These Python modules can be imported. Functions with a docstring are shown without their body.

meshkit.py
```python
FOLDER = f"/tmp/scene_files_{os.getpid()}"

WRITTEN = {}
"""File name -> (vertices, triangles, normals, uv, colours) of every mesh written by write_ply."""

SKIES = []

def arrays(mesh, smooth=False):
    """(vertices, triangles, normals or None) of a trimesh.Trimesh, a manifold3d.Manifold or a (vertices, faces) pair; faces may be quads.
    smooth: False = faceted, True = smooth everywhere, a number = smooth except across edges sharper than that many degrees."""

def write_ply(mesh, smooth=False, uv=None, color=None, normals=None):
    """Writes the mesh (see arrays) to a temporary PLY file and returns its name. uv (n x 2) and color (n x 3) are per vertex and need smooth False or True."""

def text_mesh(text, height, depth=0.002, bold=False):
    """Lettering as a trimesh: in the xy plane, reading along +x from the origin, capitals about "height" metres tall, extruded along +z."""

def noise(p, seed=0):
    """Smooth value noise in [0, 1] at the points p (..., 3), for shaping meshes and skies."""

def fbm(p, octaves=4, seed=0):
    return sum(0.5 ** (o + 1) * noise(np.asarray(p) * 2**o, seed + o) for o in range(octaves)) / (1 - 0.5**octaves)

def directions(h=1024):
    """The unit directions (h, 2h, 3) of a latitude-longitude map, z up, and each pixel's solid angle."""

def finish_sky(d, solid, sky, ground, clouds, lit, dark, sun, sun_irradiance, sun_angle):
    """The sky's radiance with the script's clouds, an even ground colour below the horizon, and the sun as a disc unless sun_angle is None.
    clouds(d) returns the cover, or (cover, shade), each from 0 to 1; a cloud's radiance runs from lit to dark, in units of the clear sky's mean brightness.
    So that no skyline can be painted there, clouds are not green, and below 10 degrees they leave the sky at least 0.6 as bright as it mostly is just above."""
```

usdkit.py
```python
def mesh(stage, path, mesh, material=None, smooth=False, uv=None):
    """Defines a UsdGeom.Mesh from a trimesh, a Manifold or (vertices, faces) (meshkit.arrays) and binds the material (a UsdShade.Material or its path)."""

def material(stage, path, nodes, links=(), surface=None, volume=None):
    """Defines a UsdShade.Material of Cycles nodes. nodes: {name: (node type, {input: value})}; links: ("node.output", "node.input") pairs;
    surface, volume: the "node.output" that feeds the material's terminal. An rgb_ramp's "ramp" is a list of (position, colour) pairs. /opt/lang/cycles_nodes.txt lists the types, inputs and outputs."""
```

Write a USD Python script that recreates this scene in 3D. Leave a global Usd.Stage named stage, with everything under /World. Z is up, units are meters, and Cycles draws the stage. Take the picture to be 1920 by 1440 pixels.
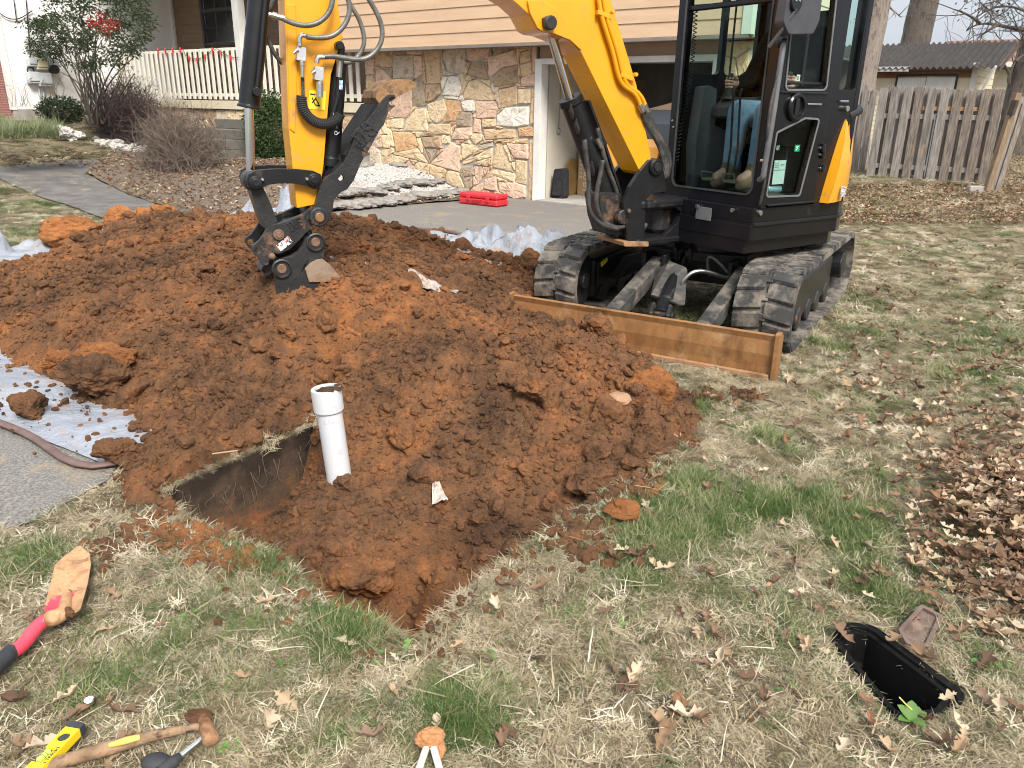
import math, random
import numpy as np, trimesh, usdkit, meshkit, manifold3d
from scipy.interpolate import RBFInterpolator
from scipy.spatial import cKDTree, Voronoi, ConvexHull
from shapely.geometry import Polygon, Point, box as sbox, LineString
from shapely import contains_xy, affinity
from shapely.ops import unary_union
from pxr import Usd, UsdGeom, UsdLux, UsdShade, Gf, Sdf, Vt

rng = np.random.default_rng(7)
random.seed(7)
stage = Usd.Stage.CreateInMemory()
UsdGeom.SetStageUpAxis(stage, 'Z')
UsdGeom.SetStageMetersPerUnit(stage, 1.0)
UsdGeom.Xform.Define(stage, '/World')
UsdGeom.Scope.Define(stage, '/World/Looks')

# ------------------------------------------------------------------ camera
EYE = np.array([0.0, 0.0, 1.5])
FPX, PITCH, ROLL = 1450.0, math.radians(19.9), math.radians(0.9)
_c, _s = math.cos(PITCH), math.sin(PITCH)
_r0, _u0 = np.array([1.0, 0, 0]), np.array([0, _s, _c])
FWD = np.array([0, _c, -_s])
RGT = _r0 * math.cos(ROLL) + _u0 * math.sin(ROLL)
UPV = _u0 * math.cos(ROLL) - _r0 * math.sin(ROLL)
cam = UsdGeom.Camera.Define(stage, '/World/camera')
cam.CreateHorizontalApertureAttr(36.0)
cam.CreateVerticalApertureAttr(27.0)
cam.CreateFocalLengthAttr(36.0 * FPX / 1920)
cam.CreateClippingRangeAttr(Gf.Vec2f(0.05, 2000))
m = np.eye(4); m[0, :3], m[1, :3], m[2, :3], m[3, :3] = RGT, UPV, -FWD, EYE
cam.AddTransformOp().Set(Gf.Matrix4d(m.tolist()))
cam.CreateExposureAttr(1.95)

# ------------------------------------------------------------------ sky and sun (bright overcast)
SUN_AZ, SUN_EL = math.radians(160.0), math.radians(46.0)      # azimuth from +y towards +x: behind the camera, to the right
SUN = np.array([math.sin(SUN_AZ) * math.cos(SUN_EL), math.cos(SUN_AZ) * math.cos(SUN_EL), math.sin(SUN_EL)])
sky_mat = usdkit.material(stage, '/World/Looks/sky_overcast', {
    'tc': ('texture_coordinate', {}),
    'sky': ('sky_texture', {'sky_type': 'single_scattering', 'sun_disc': False, 'sun_elevation': SUN_EL, 'sun_rotation': SUN_AZ, 'aerosol_density': 2.0}),
    'mp': ('mapping', {'scale': (1.6, 1.6, 4.0)}),
    'n': ('noise_texture', {'scale': 1.7, 'detail': 6, 'roughness': 0.55}),
    'r': ('rgb_ramp', {'ramp': [(0.0, (0.35,) * 3), (0.42, (0.55,) * 3), (0.6, (0.97,) * 3), (1, (1,) * 3)]}),
    'cl': ('mix', {'mix_type': 'mix'}), 'sx': ('separate_xyz', {}), 'ov': ('map_range', {'from_min': 0.0, 'from_max': 1.0, 'to_min': 0.40, 'to_max': 1.35}), 'cc': ('vector_math', {'math_type': 'scale', 'vector1': (7.4, 7.9, 8.6)}),
    'bg': ('background_shader', {'strength': 0.05})},
    [('tc.generated', 'mp.vector'), ('mp.vector', 'n.vector'), ('n.fac', 'r.fac'), ('r.color', 'cl.fac'), ('tc.generated', 'sx.vector'), ('sx.z', 'ov.value'), ('ov.result', 'cc.scale'), ('cc.vector', 'cl.color2'), ('sky.color', 'cl.color1'), ('cl.color', 'bg.color')], surface='bg.background')
dome = UsdLux.DomeLight.Define(stage, '/World/sky')
dome.CreateIntensityAttr(1.0)
UsdShade.MaterialBindingAPI.Apply(dome.GetPrim()).Bind(sky_mat)
dome.GetPrim().SetCustomDataByKey('kind', 'structure')
sun = UsdLux.DistantLight.Define(stage, '/World/sun')
sun.CreateIntensityAttr(0.4); sun.CreateAngleAttr(20.0); sun.CreateColorAttr(Gf.Vec3f(1.0, 0.95, 0.88))
sun.CreateNormalizeAttr(True)
zx = SUN / np.linalg.norm(SUN); xx = np.cross([0, 0, 1], zx); xx /= np.linalg.norm(xx); yy = np.cross(zx, xx)
ms = np.eye(4); ms[0, :3], ms[1, :3], ms[2, :3] = xx, yy, zx
sun.AddTransformOp().Set(Gf.Matrix4d(ms.tolist()))

# ------------------------------------------------------------------ materials
MATS = {}
def mat(name, c1, c2=None, scale=4.0, rough=0.7, bump=0.0, bscale=60.0, metal=0.0, c3=None, detail=5, spread=(0.35, 0.65), bevel=0.0, stretch=None, spec=0.5, coat=0.0,
        dirt=None, dscale=3.0, dlim=(0.5, 0.62), coord='geo', island=0.0, distortion=0.0, bdist=0.01, rrange=None):
    """A principled material: colour from world noise (c1..c2 [..c3]), optional second 'dirt' colour in noise patches, fine bump, bevelled edges."""
    if name in MATS: return MATS[name]
    n = {'g': ('geometry', {}), 'tc': ('texture_coordinate', {}), 'p': ('principled_bsdf', {'roughness': rough, 'metallic': metal, 'specular_ior_level': spec, 'coat_weight': coat, 'coat_roughness': 0.08})}
    L = []
    src = 'g.position' if coord == 'geo' else 'tc.object'
    if stretch is not None:
        n['mp'] = ('mapping', {'scale': stretch}); L.append((src, 'mp.vector')); src = 'mp.vector'
    c2 = c1 if c2 is None else c2
    a, b = spread
    n['n'] = ('noise_texture', {'scale': scale, 'detail': detail, 'roughness': 0.6, 'distortion': distortion}); L.append((src, 'n.vector'))
    ramp = [(a, c1), (b, c2)] if c3 is None else [(a, c1), ((a + b) / 2, c2), (b, c3)]
    n['r'] = ('rgb_ramp', {'ramp': ramp}); L.append(('n.fac', 'r.fac'))
    col = 'r.color'
    if island:
        n['is'] = ('math', {'math_type': 'multiply_add', 'value2': 2 * island, 'value3': 1 - island}); L.append(('g.random_per_island', 'is.value1'))
        n['hv'] = ('hsv', {}); L += [('is.value', 'hv.value'), (col, 'hv.color')]; col = 'hv.color'
    if dirt is not None:
        n['dn'] = ('noise_texture', {'scale': dscale, 'detail': 7, 'roughness': 0.7}); L.append(('g.position', 'dn.vector'))
        n['dr'] = ('rgb_ramp', {'ramp': [(dlim[0], (0, 0, 0)), (dlim[1], (1, 1, 1))]}); L.append(('dn.fac', 'dr.fac'))
        n['dm'] = ('mix', {'color2': dirt}); L += [('dr.color', 'dm.fac'), (col, 'dm.color1')]; col = 'dm.color'
        n['dro'] = ('map_range', {'to_min': rough, 'to_max': 0.9}); L += [('dr.color', 'dro.value'), ('dro.result', 'p.roughness')]
    elif rrange is not None:
        n['rr'] = ('map_range', {'from_min': 0.35, 'from_max': 0.65, 'to_min': rrange[0], 'to_max': rrange[1]}); L += [('n.fac', 'rr.value'), ('rr.result', 'p.roughness')]
    L.append((col, 'p.base_color'))
    nrm = None
    if bevel:
        n['bv'] = ('bevel', {'radius': bevel, 'samples': 4}); nrm = 'bv.bevel'
    if bump:
        n['bn'] = ('noise_texture', {'scale': bscale, 'detail': 6, 'roughness': 0.65}); L.append((src, 'bn.vector'))
        n['b'] = ('bump', {'strength': bump, 'distance': bdist}); L.append(('bn.fac', 'b.height'))
        if nrm: L.append((nrm, 'b.normal'))
        nrm = 'b.normal'
    if nrm: L.append((nrm, 'p.normal'))
    MATS[name] = usdkit.material(stage, '/World/Looks/' + name, n, L, surface='p.BSDF')
    return MATS[name]

def glass(name, tint=(0.8, 0.9, 0.88), rough=0.0, ior=1.45):
    if name in MATS: return MATS[name]
    MATS[name] = usdkit.material(stage, '/World/Looks/' + name, {
        't': ('transparent_bsdf', {'color': tint}), 'gl': ('glossy_bsdf', {'color': (1, 1, 1), 'roughness': rough}), 'f': ('fresnel', {'IOR': ior}), 'm': ('mix_closure', {})},
        [('f.fac', 'm.fac'), ('t.BSDF', 'm.closure1'), ('gl.BSDF', 'm.closure2')], surface='m.closure')
    return MATS[name]

def leafmat(name, ramp, trans=0.3, rough=0.6):
    """Thin leaves and blades: colour per island, a share of translucency."""
    if name in MATS: return MATS[name]
    MATS[name] = usdkit.material(stage, '/World/Looks/' + name, {
        'g': ('geometry', {}), 'oi': ('object_info', {}), 'a': ('math', {'math_type': 'add'}), 'fr': ('math', {'math_type': 'fraction'}),
        'r': ('rgb_ramp', {'ramp': ramp}), 'p': ('principled_bsdf', {'roughness': rough, 'specular_ior_level': 0.3}), 't': ('translucent_bsdf', {}), 'm': ('mix_closure', {'fac': trans})},
        [('g.random_per_island', 'a.value1'), ('oi.random', 'a.value2'), ('a.value', 'fr.value1'), ('fr.value', 'r.fac'), ('r.color', 'p.base_color'), ('r.color', 't.color'), ('p.BSDF', 'm.closure1'), ('t.BSDF', 'm.closure2')], surface='m.closure')
    return MATS[name]

# ------------------------------------------------------------------ prims: things, parts, labels
COUNT = {}
def numbered(parent, name):
    k = COUNT[(parent, name)] = COUNT.get((parent, name), -1) + 1
    return name if k == 0 else f'{name}_{k:03d}'
ORG = {}
def tag(p, label=None, category=None, group=None, kind=None):
    p = p.GetPrim() if hasattr(p, 'GetPrim') else p
    for k, v in (('label', label), ('category', category), ('group', group), ('kind', kind)):
        if v: p.SetCustomDataByKey(k, v)
    return p
def thing(name, label, category, loc=(0, 0, 0), group=None, kind=None):
    path = '/World/' + numbered('/World', name)
    x = UsdGeom.Xform.Define(stage, path); x.AddTranslateOp().Set(Gf.Vec3d(*map(float, loc)))
    ORG[path] = np.asarray(loc, float)
    tag(x, label, category, group, kind)
    return path
def join(ms):
    vs, fs, k = [], [], 0
    for q in ms:
        if hasattr(q, 'to_mesh'): t = q.to_mesh(); v, f = t.vert_properties[:, :3], t.tri_verts
        elif isinstance(q, (tuple, list)): v, f = q
        else: v, f = q.vertices, q.faces
        f = np.asarray(f)
        if f.shape[1] == 4: f = np.vstack([f[:, [0, 1, 2]], f[:, [0, 2, 3]]])
        vs.append(np.asarray(v, float)); fs.append(f + k); k += len(v)
    return np.vstack(vs), np.vstack(fs)
def part(name, mesh, material, parent, label=None, smooth=False):
    """One Mesh prim under a thing or a part; vertices are given in world metres."""
    if isinstance(mesh, list): mesh = join(mesh)
    if hasattr(mesh, 'to_mesh'): t = mesh.to_mesh(); mesh = (t.vert_properties[:, :3], t.tri_verts)
    elif not isinstance(mesh, tuple): mesh = (np.array(mesh.vertices), np.array(mesh.faces))
    path = parent + '/' + numbered(parent, name)
    o = ORG.get(parent, np.zeros(3)); ORG[path] = o
    p = usdkit.mesh(stage, path, (np.asarray(mesh[0]) - o, mesh[1]), material, smooth=smooth)
    if label: tag(p, label)
    return path
def obj(name, mesh, material, label=None, category=None, group=None, kind=None, smooth=False):
    """A thing (or piece of the setting) that is one mesh, directly under /World with its origin at its base."""
    if isinstance(mesh, list): mesh = join(mesh)
    if hasattr(mesh, 'to_mesh'): t = mesh.to_mesh(); mesh = (t.vert_properties[:, :3], t.tri_verts)
    elif not isinstance(mesh, tuple): mesh = (np.array(mesh.vertices), np.array(mesh.faces))
    v = np.asarray(mesh[0], float); o = np.zeros(3) if kind else np.array([*(v.min(0) + v.max(0))[:2] / 2, v[:, 2].min()])
    path = '/World/' + numbered('/World', name)
    p = usdkit.mesh(stage, path, (v - o, mesh[1]), material, smooth=smooth)
    if not kind: UsdGeom.Xformable(p.GetPrim()).AddTranslateOp().Set(Gf.Vec3d(*map(float, o)))
    ORG[path] = o
    tag(p, label, category, group, kind)
    return path
def scatter(path, protos, pos, quat, scale, idx, **tags):
    """A PointInstancer: protos is a list of (mesh, material)."""
    pi = UsdGeom.PointInstancer.Define(stage, path); tg = []
    for k, (me, ma) in enumerate(protos):
        q = usdkit.mesh(stage, f'{path}/source_{k:03d}', me, ma, smooth=tags.get('smooth', False)); tg.append(q.GetPath())
    tags.pop('smooth', None)
    pi.CreatePrototypesRel().SetTargets(tg)
    pi.CreatePositionsAttr(Vt.Vec3fArray.FromNumpy(np.asarray(pos, np.float32)))
    pi.CreateOrientationsAttr(Vt.QuathArray([Gf.Quath(float(a), float(b), float(c), float(d)) for a, b, c, d in quat]))
    sc = np.asarray(scale, np.float32); sc = np.repeat(sc[:, None], 3, 1) if sc.ndim == 1 else sc
    pi.CreateScalesAttr(Vt.Vec3fArray.FromNumpy(sc))
    pi.CreateProtoIndicesAttr(Vt.IntArray.FromNumpy(np.asarray(idx, np.int32)))
    tag(pi, **tags)
def quats(n, tilt=0.3, r=None):
    """Random turns about z followed by a random lean (wxyz)."""
    r = rng if r is None else r
    yaw, ax, ti = r.uniform(0, 2 * np.pi, n), r.uniform(0, 2 * np.pi, n), np.abs(r.normal(0, tilt, n))
    qz = np.stack([np.cos(yaw / 2), 0 * yaw, 0 * yaw, np.sin(yaw / 2)], 1)
    qt = np.stack([np.cos(ti / 2), np.cos(ax) * np.sin(ti / 2), np.sin(ax) * np.sin(ti / 2), 0 * ti], 1)
    w1, x1, y1, z1 = qt.T; w2, x2, y2, z2 = qz.T
    return np.stack([w1*w2-x1*x2-y1*y2-z1*z2, w1*x2+x1*w2+y1*z2-z1*y2, w1*y2-x1*z2+y1*w2+z1*x2, w1*z2+x1*y2-y1*x2+z1*w2], 1)

# ------------------------------------------------------------------ shapes
class Frame:
    """A local right-handed frame: pt() takes local rows to world metres."""
    def __init__(s, o, x, y=None, z=(0, 0, 1)):
        s.o = np.asarray(o, float); s.x = np.asarray(x, float); s.z = np.asarray(z, float)
        s.y = np.cross(s.z, s.x) if y is None else np.asarray(y, float); s.M = np.array([s.x, s.y, s.z])
    def pt(s, p): return np.asarray(p, float) @ s.M + s.o
    def loc(s, p): return (np.asarray(p, float) - s.o) @ s.M.T
WORLD = Frame((0, 0, 0), (1, 0, 0), (0, 1, 0))
_cv = np.array([[sx * (1 - .1 * (k == 0)), sy * (1 - .1 * (k == 1)), sz * (1 - .1 * (k == 2))] for sx in (-1, 1) for sy in (-1, 1) for sz in (-1, 1) for k in range(3)])
_h = ConvexHull(np.array([[v[0] if i % 3 != 9 else 0, v[1], v[2]] for i, v in enumerate(_cv)]))
_sg = np.sign(_cv)
_ins = np.array([[float(k != j) for j in range(3)] for _ in range(8) for k in range(3)])
def _orient(v, f):
    f = f.copy(); c = v.mean(0)
    n = np.cross(v[f[:, 1]] - v[f[:, 0]], v[f[:, 2]] - v[f[:, 0]])
    bad = ((v[f].mean(1) - c) * n).sum(1) < 0
    f[bad] = f[bad][:, ::-1]
    return f
_bv = _sg * (1 - .1 * _ins)
_bf = _orient(_bv, ConvexHull(_bv).simplices)
def bx(c, s, fr=WORLD, bev=0.004):
    """A chamfered box: centre c and size s in frame fr."""
    h = np.asarray(s, float) / 2; b = min(bev, h.min() * .6)
    return fr.pt(_sg * (h - b * _ins) + np.asarray(c, float)), _bf
def bx2(a, b, fr=WORLD, bev=0.004):
    a, b = np.asarray(a, float), np.asarray(b, float)
    return bx((a + b) / 2, np.abs(b - a), fr, bev)
def bar(p, q, w, h, up=(0, 0, 1), bev=0.004):
    """A chamfered beam from p to q, w wide, h high (along up)."""
    p, q = np.asarray(p, float), np.asarray(q, float); d = q - p; L = np.linalg.norm(d); x = d / L
    y = np.cross(up, x); y /= np.linalg.norm(y); z = np.cross(x, y)
    return bx(((L / 2), 0, 0), (L, w, h), Frame(p, x, y, z), bev)
def tube(pts, r, n=8, cap=True):
    """A round tube along a polyline; r is a number or one radius per point."""
    P = np.asarray(pts, float); r = np.broadcast_to(np.asarray(r, float), (len(P),))
    T = np.gradient(P, axis=0); T /= np.maximum(np.linalg.norm(T, axis=1, keepdims=True), 1e-9)
    a = np.array([0, 0, 1.0]) if abs(T[0, 2]) < .9 else np.array([1.0, 0, 0])
    u = np.cross(a, T[0]); u /= np.linalg.norm(u); ang = np.linspace(0, 2 * np.pi, n, endpoint=False); V = []
    for i in range(len(P)):
        u = u - T[i] * (u @ T[i]); u /= np.linalg.norm(u); w = np.cross(T[i], u)
        V.append(P[i] + r[i] * (np.cos(ang)[:, None] * u + np.sin(ang)[:, None] * w))
    V = np.vstack(V); F = []
    k = np.arange(n); k2 = (k + 1) % n
    for i in range(len(P) - 1):
        a0, b0 = i * n, (i + 1) * n
        F.append(np.stack([a0 + k, a0 + k2, b0 + k2], 1)); F.append(np.stack([a0 + k, b0 + k2, b0 + k], 1))
    if cap:
        e = len(V); V = np.vstack([V, P[:1], P[-1:]])
        F.append(np.stack([np.full(n, e), k2, k], 1)); F.append(np.stack([np.full(n, e + 1), (len(P) - 1) * n + k, (len(P) - 1) * n + k2], 1))
    return V, np.vstack(F)
def cyl(p, q, r, n=20, bev=0.0):
    p, q = np.asarray(p, float), np.asarray(q, float)
    if bev:
        d = (q - p) / np.linalg.norm(q - p) * bev
        return tube([p, p + 1e-4 * d, p + d, q - d, q - 1e-4 * d, q], [r - bev, r - bev, r, r, r - bev, r - bev], n)
    return tube([p, q], r, n)
def spline(pts, n=24):
    from scipy.interpolate import make_interp_spline
    P = np.asarray(pts, float); t = np.r_[0, np.cumsum(np.linalg.norm(np.diff(P, axis=0), axis=1))]
    return make_interp_spline(t, P, k=min(3, len(P) - 1))(np.linspace(0, t[-1], n))
def lathe(profile, fr=WORLD, n=24):
    """profile: (radius, height) pairs; turned about the frame's z."""
    pr = np.asarray(profile, float); a = np.linspace(0, 2 * np.pi, n, endpoint=False)
    V = np.vstack([np.stack([r * np.cos(a), r * np.sin(a), np.full(n, z)], 1) for r, z in pr]); F = []; k = np.arange(n); k2 = (k + 1) % n
    for i in range(len(pr) - 1):
        a0, b0 = i * n, (i + 1) * n
        F.append(np.stack([a0 + k, a0 + k2, b0 + k2], 1)); F.append(np.stack([a0 + k, b0 + k2, b0 + k], 1))
    return fr.pt(V), np.vstack(F)
def plate(poly, d0, d1, fr, axes=(0, 2, 1), holes=(), rnd=0.0):
    """A flat plate: a 2-D outline in two of the frame's axes, extruded along the third from d0 to d1."""
    pg = poly if isinstance(poly, Polygon) else Polygon(poly, holes)
    if not pg.is_valid: pg = pg.buffer(0)
    if rnd: pg = pg.buffer(-rnd, join_style=1, quad_segs=3).buffer(rnd, join_style=1, quad_segs=3)
    if pg.geom_type != 'Polygon': pg = max(pg.geoms, key=lambda g: g.area)
    t = trimesh.creation.extrude_polygon(pg, abs(d1 - d0), engine='earcut')
    v = np.zeros_like(t.vertices); v[:, axes[0]], v[:, axes[1]], v[:, axes[2]] = t.vertices[:, 0], t.vertices[:, 1], t.vertices[:, 2] + min(d0, d1)
    f = np.array(t.faces); par = {(0, 1, 2): 1, (1, 2, 0): 1, (2, 0, 1): 1}.get(tuple(axes), -1)
    return fr.pt(v), f if par > 0 else f[:, ::-1]
def rounded(poly, r): return Polygon(poly).buffer(-r, join_style=1).buffer(r, join_style=1, quad_segs=4)
def ico(sub=2): t = trimesh.creation.icosphere(subdivisions=sub); return np.array(t.vertices), np.array(t.faces)
def lump(seed, sub=3, amp=.35, freq=1.6, flat=1.0, crumb=.12, chunk=0):
    """A crumbly clod or rock of about unit radius."""
    v, f = ico(sub); r = np.random.default_rng(seed); o = r.uniform(0, 50, 3); w = v + .22 * (meshkit.fbm(v * 2 + o, 2, seed + 5)[:, None] - .5); w /= np.linalg.norm(w, axis=1, keepdims=True); fac = np.ones(len(v))
    if chunk:
        nn = r.normal(0, 1, (chunk, 3)); nn /= np.linalg.norm(nn, axis=1, keepdims=True)
        for k in nn: fac = np.minimum(fac, r.uniform(.52, .82) / np.maximum(w @ k, .05))
    d = fac + amp * (meshkit.fbm(v * freq + o, 3, seed) - .5) * 2
    for cnt, R, am in ((40, .62, 1.0), (260, .25, .5), (1500, .105, .22)):
        if sub < 3 and cnt > 100: break
        q = r.normal(0, 1, (cnt, 3)); q /= np.linalg.norm(q, axis=1, keepdims=True); dd, ii = cKDTree(q).query(v); d = d + crumb * am * (np.sqrt(np.maximum(0, 1 - (dd / R) ** 2)) * r.uniform(.3, 1, cnt)[ii] - .4)
    return v * d[:, None] * np.array([1, r.uniform(.75, 1.0), flat * r.uniform(.7, .9)]), f
def place(me, loc, s=1.0, rot=None, yaw=0.0):
    v = np.asarray(me[0]) * np.asarray(s)
    if rot is not None: v = v @ np.asarray(rot).T
    c, q = math.cos(yaw), math.sin(yaw)
    return v @ np.array([[c, q, 0], [-q, c, 0], [0, 0, 1]]) + np.asarray(loc), me[1]
def rotm(ax, a):
    return trimesh.transformations.rotation_matrix(a, ax)[:3, :3]

def sstep(a, b, x): t = np.clip((np.asarray(x, float) - a) / (b - a), 0, 1); return t * t * (3 - 2 * t)

# ------------------------------------------------------------------ survey: sight lines from the photographer's eye to known planes
def ray(x, y): return FWD + RGT * (x - 960) / FPX - UPV * (y - 720) / FPX
def on_plane(x, y, P, n):
    d = ray(x, y); return EYE + d * (((np.asarray(P) - EYE) @ n) / (d @ n))
def at_z(x, y, z=0.0):
    d = ray(x, y); return EYE + d * ((z - EYE[2]) / d[2])

# ------------------------------------------------------------------ house frame and terrain
_fa = math.radians(-53.0)
HX = np.array([-math.sin(_fa), -math.cos(_fa), 0]); HY = np.array([math.cos(_fa), -math.sin(_fa), 0])
HO = np.array([0.419, 13.04, 0.0])
H = Frame(HO, HX, HY)
def rise(x, y):
    t = -((x - HO[0]) * HX[0] + (y - HO[1]) * HX[1])
    return 1.22 * sstep(4.8, 16.5, t) * sstep(-2, 6, y) + .3 * sstep(9, 24, y) * sstep(4, 9, x)
def terrain(x, y):
    x, y = np.asarray(x, float), np.asarray(y, float)
    p = np.stack([x, y, 0 * x], -1)
    return rise(x, y) + .022 * (meshkit.fbm(p * .9, 3, 3) - .5) * sstep(0.1, 0.6, np.minimum(1, 1 - sstep(0, 1, 0 * x)))
def at_ground(x, y, dz=0.0):
    p = at_z(x, y, dz)
    for _ in range(12): p = at_z(x, y, .5 * p[2] + .5 * (float(terrain(p[0], p[1])) + dz))
    return p
def gpoly(pts, dz=0.0): return np.array([at_ground(x, y, dz)[:2] for x, y in pts])
# ------------------------------------------------------------------ ground sheet with the open pit
pit_px = [(288, 922), (380, 985), (455, 1012), (520, 1040), (562, 1072), (615, 1138), (690, 1165), (740, 1180), (770, 1204), (800, 1182), (862, 1112), (930, 1060), (1000, 1015), (1060, 962), (1130, 925), (1205, 880),
          (1180, 800), (1000, 730), (800, 720), (650, 745), (592, 790), (520, 822), (430, 858), (350, 893)]
PIT = Polygon(np.array([at_z(x, y)[:2] for x, y in pit_px]))
_pl = np.asarray(PIT.exterior.segmentize(.03).coords)[:, :2]
_jit = .022 * (meshkit.fbm(np.c_[_pl * 9, 0 * _pl[:, :1]], 3, 5) - .5)[:, None] * 2
PIT = Polygon(_pl + _jit * np.array([1.0, .8])).buffer(0)
if PIT.geom_type != 'Polygon': PIT = max(PIT.geoms, key=lambda g: g.area)
_pe = cKDTree(np.asarray(PIT.exterior.segmentize(.008).coords)[:, :2])
def pit_depth(x, y, depth=.75):
    d = np.zeros(x.shape); ok = contains_xy(PIT, x, y)
    if ok.any(): d[ok] = _pe.query(np.c_[x[ok], y[ok]])[0]
    return depth * sstep(0, .05, d) * ok, ok, d
VB_px = [(1558, 1206), (1590, 1180), (1625, 1184), (1795, 1312), (1770, 1345), (1700, 1362), (1668, 1340)]
VB = affinity.scale(Polygon(np.array([at_z(x, y)[:2] for x, y in VB_px])), .9, .9)
def grid(xs, ys):
    X, Y = np.meshgrid(xs, ys, indexing='xy'); nx, ny = len(xs), len(ys)
    i = np.arange(nx * ny).reshape(ny, nx); a, b, c, d = i[:-1, :-1].ravel(), i[:-1, 1:].ravel(), i[1:, 1:].ravel(), i[1:, :-1].ravel()
    return X.ravel(), Y.ravel(), np.vstack([np.stack([a, b, c], 1), np.stack([a, c, d], 1)])
def steps(*segs):
    out = [segs[0][0]]
    for a, b, h in segs: out += list(np.linspace(a, b, max(1, int(round((b - a) / h))) + 1)[1:])
    return np.array(out)
gx = steps((-400, -60, 40), (-60, -20, 4), (-20, -8, .8), (-8, -1.75, .2), (-1.75, 1.0, .016), (1.0, 1.35, .02), (1.35, 6, .15), (6, 24, .6), (24, 60, 4), (60, 400, 40))
gy = steps((-200, -20, 20), (-20, 1.2, 1.2), (1.2, 1.55, .05), (1.55, 3.7, .018), (3.7, 4.4, .06), (4.4, 9, .2), (9, 30, .5), (30, 60, 3), (60, 800, 60))
X, Y, F = grid(gx, gy)
Zt = terrain(X, Y)
dep, inside, pd = pit_depth(X, Y)
Zg = Zt - dep
wob = inside & (dep > .05)
Zg[wob] += 0
vb = contains_xy(VB.buffer(.012), X, Y); Zg[vb] -= .5
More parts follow.
